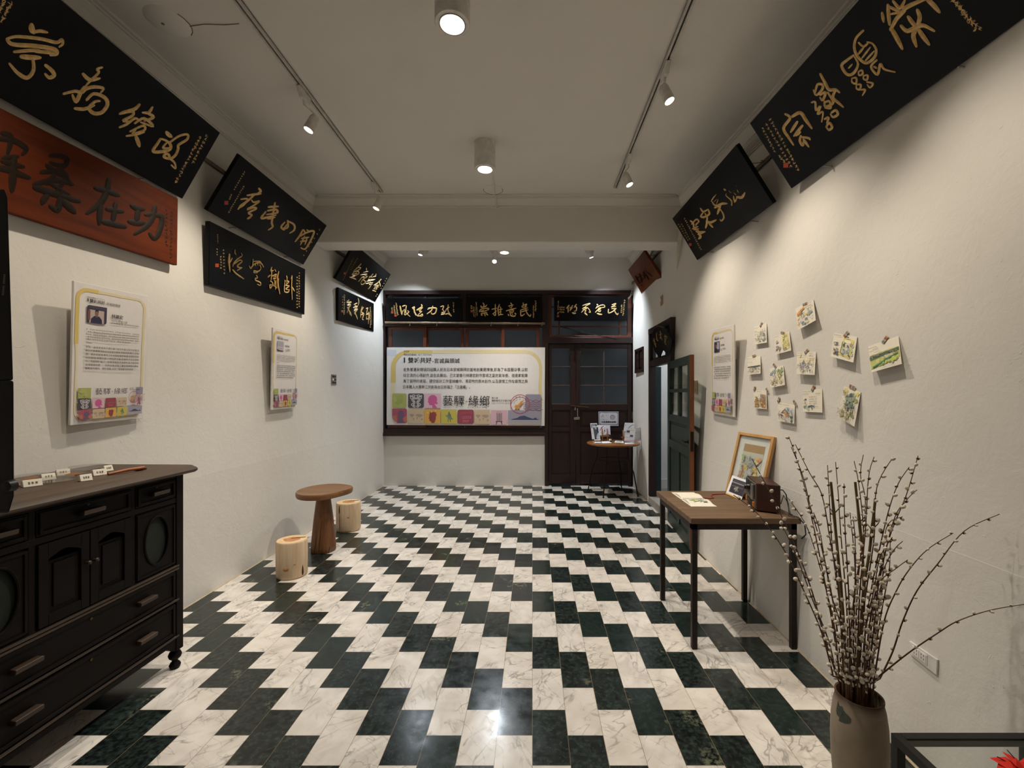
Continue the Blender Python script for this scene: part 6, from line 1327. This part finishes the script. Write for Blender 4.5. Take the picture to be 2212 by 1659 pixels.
for n, (s, yt, lab) in enumerate(BR):
    P2 = smooth2([pxA(tuple(map(float, p.split(',')))) for p in s.split()], 6); N = len(P2)
    yb = VY + (-.03, .0, .03)[n % 3]
    pts = []
    for i, (u, v) in enumerate(P2):
        f = i/(N-1); pts.append(atY(u, v, yb + (yt - yb)*f))
    # continue down into the jar
    p0 = pts[0]; foot = Vector((VX + (p0.x - VX)*.5, VY + (yb - VY)*.5, .10))
    dx = math.hypot(p0.x - VX, p0.y - VY)
    if dx > .055: p0.x = VX + (p0.x - VX)*.055/dx; p0.y = VY + (p0.y - VY)*.055/dx
    pts = [foot, foot*.5 + Vector((p0.x, p0.y, p0.z))*.5] + pts
    L = [0]
    for a, b in zip(pts, pts[1:]): L.append(L[-1] + (b-a).length)
    tot = L[-1]; rad = [max(.0012, .0038*(1 - .70*l/tot)) for l in L]
    t = thing('pussy_willow_branch', foot, lab, 'branch', 'pussy willow branches in the vase')
    MB().tube(pts, rad, 7).build('stem', M['twig'], t, smooth=True)
    few = n == 8; big = n in (9, 14, 15, 16, 18, 23, 26)
    d = .36 if n < 22 else .34; k = 0
    while d < tot - .004:
        i = max(j for j in range(len(L)) if L[j] <= d); i = min(i, len(pts)-2); f = (d - L[i])/max(1e-6, L[i+1]-L[i]); p = pts[i] + (pts[i+1]-pts[i])*f; ax = (pts[i+1]-pts[i]).normalized()
        sd = ax.orthogonal().normalized(); sd.rotate(Matrix.Rotation(k*2.4 + rb.uniform(-.4, .4), 3, ax)); dr = (ax*.75 + sd).normalized(); sz = rb.uniform(.0125, .0165)*(1.18 if big else 1)*(1 if d < tot*.8 else .85)
        if n in (19, 20, 21): sz *= .82
        o = bpy.data.objects.new('catkin', CATK); C.objects.link(o); o.parent = t
        o.matrix_local = Matrix.LocRotScale(p + sd*.0015 - origin(t), dr.to_track_quat('Z', 'Y'), Vector((sz, sz, sz)))
        d += rb.uniform(.024, .040)*(1.9 if few else 1)*(1.5 if n in (19, 20, 21) else 1); k += 1
M['cane'] = plain('olive_bamboo_cane', '#6b5a36', .5, 0, .2, 30)
for s, lab, yt in (('560,1240 540,900 510,560 482,272', 'left bamboo stake standing among the willow branches', 1.47), ('600,1240 640,900 634,620 600,272', 'middle bamboo stake standing among the willow branches', 1.53), ('612,1240 640,800 668,620 698,352', 'right bamboo stake standing among the willow branches', 1.50)):
    P2 = smooth2([pxA(tuple(map(float, p.split(',')))) for p in s.split()], 5); pts = [atY(u, v, VY + (yt - VY)*i/(len(P2)-1)) for i, (u, v) in enumerate(P2)]
    foot = Vector((VX*.4 + pts[0].x*.6, VY, .10)); pts = [foot] + pts; rr = [.0052 - .0012*i/len(pts) + (.0009 if i % 5 == 3 else 0) for i in range(len(pts))]
    t = thing('bamboo_stake', foot, lab, 'stake', 'bamboo stakes in the vase')
    MB().tube(pts, rr, 9).build('cane', M['cane'], t, smooth=True)
    q = pts[int(len(pts)*.8)]; MB().tube([q, q + Vector((.016, -.006, .024)), q + Vector((.022, -.008, .036))], [.002, .0016, .001], 6).tube([q, q + Vector((-.012, .004, .02))], [.0018, .001], 6).build('side_twig', M['cane'], t)

# ---- glass table at the lower right corner
M['blackmetal'] = plain('black_metal_frame', '#131211', .4, .3)
gt = thing('glass_table', (1.26, .95, 0), 'black metal framed glass table cut off at the lower right corner', 'table')
gx0, gx1, gy0, gy1, gz = 1.055, 1.455, .60, 1.288, .452; b = .024
m = MB()
m.box((gx0, gy0, gz - b), (gx0 + b, gy1, gz)).box((gx1 - b, gy0, gz - b), (gx1, gy1, gz)).box((gx0 + b, gy1 - b, gz - b), (gx1 - b, gy1, gz)).box((gx0 + b, gy0, gz - b), (gx1 - b, gy0 + b, gz))
m.build('top_frame', M['blackmetal'], gt, bevel=.0015)
for x in (gx0, gx1 - b):
    for y in (gy0, gy1 - b): MB().box((x, y, 0), (x + b, y + b, gz - b)).build('leg', M['blackmetal'], gt, bevel=.0015)
MB().box((gx0 + b - .002, gy0 + b - .002, gz - .010), (gx1 - b + .002, gy1 - b + .002, gz - .003)).build('glass_top', M['clear'], gt)
M['redpaper'] = plain('bright_red_paper', '#d8240f', .75, 0, .05, 30)
c = atZ(2222, 1672, gz); t = thing('red_paper_ornament', c, 'red paper ornament with pointed leaves lying on the glass table', 'ornament')
tips = [atZ(u, v, gz + z) for u, v, z in ((2137, 1637, .012), (2164, 1623, .03), (2215, 1636, .02), (2150, 1668, .004), (2262, 1645, .02), (2270, 1690, .01), (2200, 1712, .004))]
for k, tp in enumerate(tips):
    d = tp - c; e = Vector((-d.y, d.x, 0))*.42; mid = c + d*.45 + Vector((0, 0, .012))
    MB().add([c + Vector((0, 0, .002)), mid + e - Vector((0, 0, .008)), tp, mid - e - Vector((0, 0, .008)), mid], [(0, 4, 1), (1, 4, 2), (0, 3, 4), (4, 3, 2)]).build('leaf', M['redpaper'], t)
MB().tube([c, c + (tips[0]-c)*.8 + Vector((0, 0, .012))], .0012, 5).tube([c, c + (tips[1]-c)*.8 + Vector((0, 0, .016))], .0012, 5).build('fold_line', M['dark'], t)
MB().lathe(c, [(.018, 0), (.018, .004), (0, .008)], 16).build('centre_disc', M['redpaper'], t)

# ---- wall fittings
def plate(name, quad, wall, thick, label, cat, mat):
    q = [atWall(u, v, thick, wall) for u, v in quad]     # tl tr br bl
    t = thing(name, sum(q, Vector())/4, label, cat)
    a = Art(*q, (q[1]-q[0]).length/(q[3]-q[0]).length); MB().slab([q[3], q[2], q[1], q[0]], -a.n*(thick - .0005)).build('plate', mat, t, bevel=.0018)
    return t, a
def rel(a, mb, x0, y0, x1, y1, h0, h1): return mb.hexa([a.P(x0,y1,h0), a.P(x1,y1,h0), a.P(x1,y0,h0), a.P(x0,y0,h0)], [a.P(x0,y1,h1), a.P(x1,y1,h1), a.P(x1,y0,h1), a.P(x0,y0,h1)])
t, a = plate('wall_socket', ((1963.5, 1384), (2024, 1425), (2022.5, 1459), (1964.5, 1413)), 1, .008, 'white double socket plate on the right wall behind the willow branches', 'wall socket', M['white'])
rel(a, MB(), .13, .16, .68, .84, -.001, .0018).build('insert', M['white'], t, bevel=.0008)
for x in (.16, .42):
    s_ = rel(a, MB(), x, .22, x + .22, .78, .0, .0028).build('outlet', M['white'], t, bevel=.0006)
    m = MB()
    for dx, dy in ((.05, .16), (.05, .40), (.14, .16), (.14, .40)): rel(a, m, x + dx, dy + .1, x + dx + .016, dy + .24, .0026, .0031)
    m.build('socket_slot', M['dark'], s_)
t, a = plate('switch_plate', ((716.5, 808.5), (727, 809.5), (727, 831.5), (716.5, 830.5)), -1, .007, 'small grey metal switch plate on the left wall', 'switch plate', M['steel'])
for x, y in ((.18, .12), (.58, .12), (.18, .72), (.58, .72)): rel(a, MB(), x, y, x + .2, y + .16, -.001, .005).build('push_button', M['iron'], t)
rel(a, MB(), .1, .42, .42, .58, -.001, .005).build('toggle', M['white'], t); rel(a, MB(), .55, .4, .85, .6, -.001, .004).build('toggle', M['dark'], t)
M['beige'] = plain('beige_plastic', '#bfae86', .6)
t, a = plate('switch_plate', ((1498, 822.5), (1505.5, 821.5), (1505.5, 851.5), (1498, 849)), 1, .012, 'beige switch plate on the right wall half behind the open green door', 'switch plate', M['beige'])
for y in (.25, .6): rel(a, MB(), .3, y, .7, y + .18, -.001, .004).build('rocker', M['beige'], t)
M['scrap'] = plain('faded_red_paper', '#a98a6c', .9, 0, .3, 90)
q = [(1426, 641), (1431, 637), (1432, 646), (1428, 652)]; r_ = [(1426, 652), (1433, 649), (1432, 657), (1427, 662)]
t = thing('paper_scrap', atWall(1429, 650, .002), 'faded torn paper remnants stuck on the wall below the red-brown signboard at the far right', 'paper scrap')
for qq in (q, r_): MB().hexa([atWall(u, v, .0004) for u, v in qq], [atWall(u, v, .0016) for u, v in qq]).build('scrap', M['scrap'], t)

# ---- round table by the street door and what stands on it
M['varn'] = wood('varnished_round_top', '#6e431f', '#9a6834', 'x', .25, 8, 60)
RX, RY, RZ = 1.165, 6.31, .745
rt = thing('round_table', (RX, RY, 0), 'small round wooden table on thin black iron legs beside the street door', 'table')
MB().lathe((RX, RY, 0), [(.0, RZ - .034), (.34, RZ - .034), (.372, RZ - .026), (.38, RZ - .016), (.378, RZ - .004), (.37, RZ), (0, RZ)], 56).build('tabletop', M['varn'], rt, smooth=True)
m = MB()
for k, (lx, ly) in enumerate(((.846, 6.62), (.985, 6.07), (1.485, 6.15), (1.36, 6.67))):
    tp = Vector((RX + (lx - RX)*.62, RY + (ly - RY)*.62, RZ - .036))
    MB().tube([(lx, ly, 0), (tp.x*.45 + lx*.55, tp.y*.45 + ly*.55, .33), (tp.x, tp.y, .52), tp], .0085, 9).lathe((lx, ly, 0), [(.013, 0), (.012, .012)], 10).build('leg', M['iron'], rt, smooth=True)
MB().tube([(RX + .21*math.cos(a), RY + .21*math.sin(a), .50) for a in [2*PI*i/32 for i in range(33)]], .005, 7).build('ring_brace', M['iron'], rt, smooth=True)
M['blueink'] = plain('blue', '#3b4a7d', .6)
def card(label, name, cat, quad, Y0, lean, art, thick=.004, mat='whitepaper', group=None, part='paper'):
    """an upright print: pixel corners tl tr br bl, foot at depth Y0, top leaning back by lean"""
    q = [atY(*quad[0], Y0 + lean), atY(*quad[1], Y0 + lean), atY(*quad[2], Y0), atY(*quad[3], Y0)]; dz = RZ + .0015 - min(q[2].z, q[3].z)
    t = thing(name, (q[2] + q[3])/2, label, cat, group)
    a = Art(*q, max(.2, (q[1]-q[0]).length/(q[3]-q[0]).length)); MB().slab([q[3], q[2], q[1], q[0]], -a.n*thick).build(part, M[mat], t)
    art(a); a.done('printed_design', t); return t, a, q
rnd = random.Random(51)
def art1(a): a.rect(.1, .06, .95, .32, '#55606a'); a.rect(.2, .1, .7, .26, '#9aa6ae'); a.scribble(.1, .45, .8, .05, 5, '#8a8a90', rnd); a.scribble(.1, .6, .8, .05, 5, '#8a8a90', rnd)
card('white leaflet standing at the back left of the round table', 'standing_leaflet', 'leaflet', ((1275, 914.3), (1289.7, 914), (1293, 949), (1279, 949)), 6.60, .05, art1)
def art2(a): a.rect(.1, .06, .9, .92, '#2e3440'); a.poly([(.3,.06),(.62,.06),(.66,.2),(.34,.22)], '#a8acb4'); a.poly([(.15,.25),(.6,.2),(.7,.6),(.45,.9),(.3,.92)], '#44525a'); a.poly([(.55,.62),(.78,.45),(.9,.5),(.9,.9),(.42,.9),(.45,.72)], '#c3c3c9'); a.rect(.42, .74, .88, .86, '#d8d6da'); a.scribble(.45, .70, .4, .04, 4, '#2b2b30', rnd); a.scribble(.45, .80, .4, .04, 4, '#2b2b30', rnd)
t, a, q = card('dark picture card in a white stand at the front left of the round table', 'picture_stand', 'picture stand', ((1279.5, 921.3), (1292.6, 920.8), (1297.3, 951.2), (1284.2, 951.6)), 6.40, .05, art2, .008)
MB().hexa([a.P(.3, .3, -.008), a.P(.7, .3, -.008), a.P(.7, .98, -.008), a.P(.3, .98, -.008)], [a.P(.3, .3, -.010), a.P(.7, .3, -.010), a.P(.7, 1.0, -.06), a.P(.3, 1.0, -.06)]).build('back_rest', M['white'], t)
def art3(a):
    a.rect(.62, .0, .98, 1, '#cfd0da'); a.line([(.1, .55), (.3, .3), (.5, .08)], (.05, .03), '#9a4a56'); a.line([(.25, .3), (.42, .15), (.55, .05)], (.05, .02), '#55343c'); a.ring(.38, .4, .06, .012, '#c09098', 16); a.scribble(.1, .68, .25, .07, 4, '#3a3a44', rnd); a.scribble(.1, .8, .2, .06, 3, '#3a3a44', rnd)
    for k in range(4): a.rect(.52, .25 + .12*k, .57, .33 + .12*k, '#6a6a72')
    a.rect(.56, .88, .62, .96, '#33333a')
def easel(t, q, x0, x1, side=1):
    a_, b_ = q[3], q[2]; z = min(a_.z, b_.z)
    lo, hi = a_ + (b_ - a_)*x0, a_ + (b_ - a_)*x1; y = lo.y - .012
    MB().box((min(lo.x, hi.x), y - .012, z - .018), (max(lo.x, hi.x), y + .026, z - .001)).build('easel_ledge', M['sash2'], t, bevel=.002)
    for f in (.2, .8):
        x = lo.x + (hi.x - lo.x)*f; MB().hexa([(x - .007, y - .02, RZ), (x + .007, y - .02, RZ), (x + .007, y - .008, RZ), (x - .007, y - .008, RZ)], [(x - .007, y + .01, z + .10), (x + .007, y + .01, z + .10), (x + .007, y + .022, z + .10), (x - .007, y + .022, z + .10)]).build('easel_leg', M['sash2'], t)
    x = (lo.x + hi.x)/2; MB().hexa([(x - .007, y + .11, RZ), (x + .007, y + .11, RZ), (x + .007, y + .12, RZ), (x - .007, y + .12, RZ)], [(x - .007, y + .02, z + .08), (x + .007, y + .02, z + .08), (x + .007, y + .03, z + .08), (x - .007, y + .03, z + .08)]).build('easel_leg', M['sash2'], t)
M['sash2'] = wood('easel_wood', '#7d4a26', '#a86c3c', 'x', .5, 8, 60)
t, a, q = card('white folded card on a small wooden easel, left side of the round table', 'easel_card', 'card', ((1289.5, 918.5), (1317.6, 918), (1318.8, 938.5), (1296, 940.5)), 6.50, .04, art3, .003); easel(t, q, .05, .85)
def art4(a): a.line([(.35, .6), (.55, .3), (.88, .12)], (.06, .03), '#9a4a56'); a.line([(.5, .35), (.7, .2), (.9, .14)], (.06, .02), '#43303a'); a.rect(.08, .14, .14, .2, '#6a6a72'); a.scribble(.7, .35, .15, .3, 1, '#6a6a72', rnd)
t, a, q = card('white card on a small wooden easel, right side of the round table behind the brochure', 'easel_card', 'card', ((1349.7, 913), (1370.6, 913.6), (1367, 943.5), (1344.8, 943)), 6.50, .04, art4, .003); easel(t, q, -.12, .6)
def art5(a): a.rect(.1, .09, .85, .13, '#c9c49a'); a.rect(.1, .16, .42, .30, '#3f4f66'); a.rect(.5, .48, .82, .62, '#4a5870'); a.scribble(.1, .36, .35, .04, 6, '#8a92a0', rnd); a.scribble(.1, .66, .75, .04, 10, '#8a92a0', rnd); a.poly([(.02,.88),(.98,.84),(.98,.95),(.02,.96)], '#d6b9c6')
t, a, q = card('open white brochure in a clear stand on the right of the round table', 'brochure', 'brochure', ((1352.5, 925.8), (1373.2, 926), (1369.8, 955.2), (1348, 953)), 6.22, .05, art5, .002)
q2 = [q[1], atY(1387, 922, 6.34), atY(1384, 950.8, 6.30), q[2]]; a2 = Art(*q2, .55); MB().slab([q2[3], q2[2], q2[1], q2[0]], -a2.n*.002).build('right_page', M['whitepaper'], t)
a2.rect(.05, .3, .12, .36, '#3a3a44'); [a2.scribble(.2, .25 + .08*k, .7, .035, 8, '#9aa2b4', rnd) for k in range(5)]; a2.poly([(.02,.86),(.3,.78),(.5,.7),(.75,.82),(.98,.78),(.98,.9),(.02,.95)], '#d9c3d0'); a2.done('printed_page', t)
m = MB().hexa([q[3] + Vector((0, -.01, -.0)), q[2] + Vector((0, -.01, 0)), q[2] + Vector((0, .07, 0)), q[3] + Vector((0, .07, 0))], [p + Vector((0, 0, -max(.002, p.z - RZ - .0005))) for p in (q[3] + Vector((0, -.01, 0)), q[2] + Vector((0, -.01, 0)), q[2] + Vector((0, .07, 0)), q[3] + Vector((0, .07, 0)))])
m.build('acrylic_foot', M['clear'], t)
c = atY(1318.3, 950.5, 6.42); c.z = RZ
M['bottle'] = plain('dark_bottle_glass', '#14110f', .2)
t = thing('small_bottle', c, 'small dark bottle with a pale label in the middle of the round table', 'bottle')
MB().lathe(c, [(.017, 0), (.019, .004), (.019, .052), (.015, .062), (.009, .068), (.009, .078)], 20).build('bottle_body', M['bottle'], t, smooth=True)
MB().lathe(c + Vector((0, 0, .072)), [(.012, 0), (.012, .026), (.010, .028), (0, .028)], 16).build('cap', M['dark'], t, smooth=True)
MB().lathe(c + Vector((0, 0, .016)), [(.0195, 0), (.0195, .026)], 20, ends=(0, 0)).build('bottle_label', M['label'], t)
def flat(label, quad, z, art=None, n=1):
    q = [atZ(u, v, z) for u, v in quad]; t = thing('loose_leaflet', sum(q, Vector())/4, label, 'leaflet', 'loose leaflets on the round table')
    MB().hexa([Vector((p.x, p.y, z - .0012*n)) for p in q], q).build('paper', M['whitepaper'], t)
    if art: a = Art(q[0], q[1], q[2], q[3], 1.4); a.n = Vector((0, 0, 1)); art(a); a.done('printed_design', t)
flat('white leaflet lying flat at the front left of the round table', ((1299, 953.6), (1316, 953.2), (1322, 956.6), (1301, 957.4)), RZ + .0018)
flat('small leaflet lying flat before the picture stand on the round table', ((1285, 954.5), (1297, 954), (1300, 956), (1284, 956.5)), RZ + .0016)
flat('printed leaflet lying flat left of the open brochure on the round table', ((1330, 951.8), (1346, 953), (1348, 956.8), (1327, 955.5)), RZ + .0045, lambda a: (a.rect(.15, .2, .8, .7, '#7d8580'), a.rect(.3, .3, .5, .55, '#b8bcb4')), 3)
flat('white leaflet lying under the brochure at the right edge of the round table', ((1349, 956), (1366, 955.6), (1371, 958), (1350, 959)), RZ + .0018)
# sign on the door leaf
ds = [atY(u, v, YB + .001) for u, v in ((1292.8, 889.2), (1336, 889.2), (1336, 920), (1293.6, 919.6))]
t = thing('door_sign', sum(ds, Vector())/4, 'blue bordered white sign fixed to the street door above the round table', 'sign')
a = Art(*ds, 1.4); MB().slab([ds[3], ds[2], ds[1], ds[0]], Vector((0, .0035, 0))).build('panel', M['whitepaper'], t)
a.rect(.03, .04, .97, .93, '#39487e'); a.rect(.055, .075, .95, .90, '#dcdce6', (.07, .07, .07, .07))
a.scribble(.2, .055, .3, .05, 5, '#39487e', rnd); a.line([(.12,.28),(.16,.36),(.13,.42)], .008, '#8a6a6a'); a.line([(.14,.42),(.2,.25),(.25,.22)], .02, '#4a4a55'); a.line([(.2,.4),(.25,.3),(.27,.42)], .012, '#4a4a55'); a.line([(.31,.23),(.48,.22),(.48,.46)], .006, '#8a8a96', False); a.line([(.37,.26),(.40,.30)], .02, '#5a5a66')
a.scribble(.12, .50, .26, .04, 9, '#6a6a76', rnd); a.line([(.12,.585),(.48,.585)], .008, '#8a8a96', False); a.ring(.70, .39, .115, .012, '#3c4468', 28); a.ring(.70, .39, .085, .006, '#3c4468', 24); a.poly([(.66,.29),(.70,.255),(.74,.29)], '#3c4468'); a.scribble(.62, .36, .16, .05, 4, '#3c4468', rnd); a.scribble(.65, .44, .1, .04, 3, '#3c4468', rnd)
a.text('街區集章在這裡!', .13, .66, w=.76, hgt=.13, col='#20233a', bold=.03)
a.done('printed_design', t)
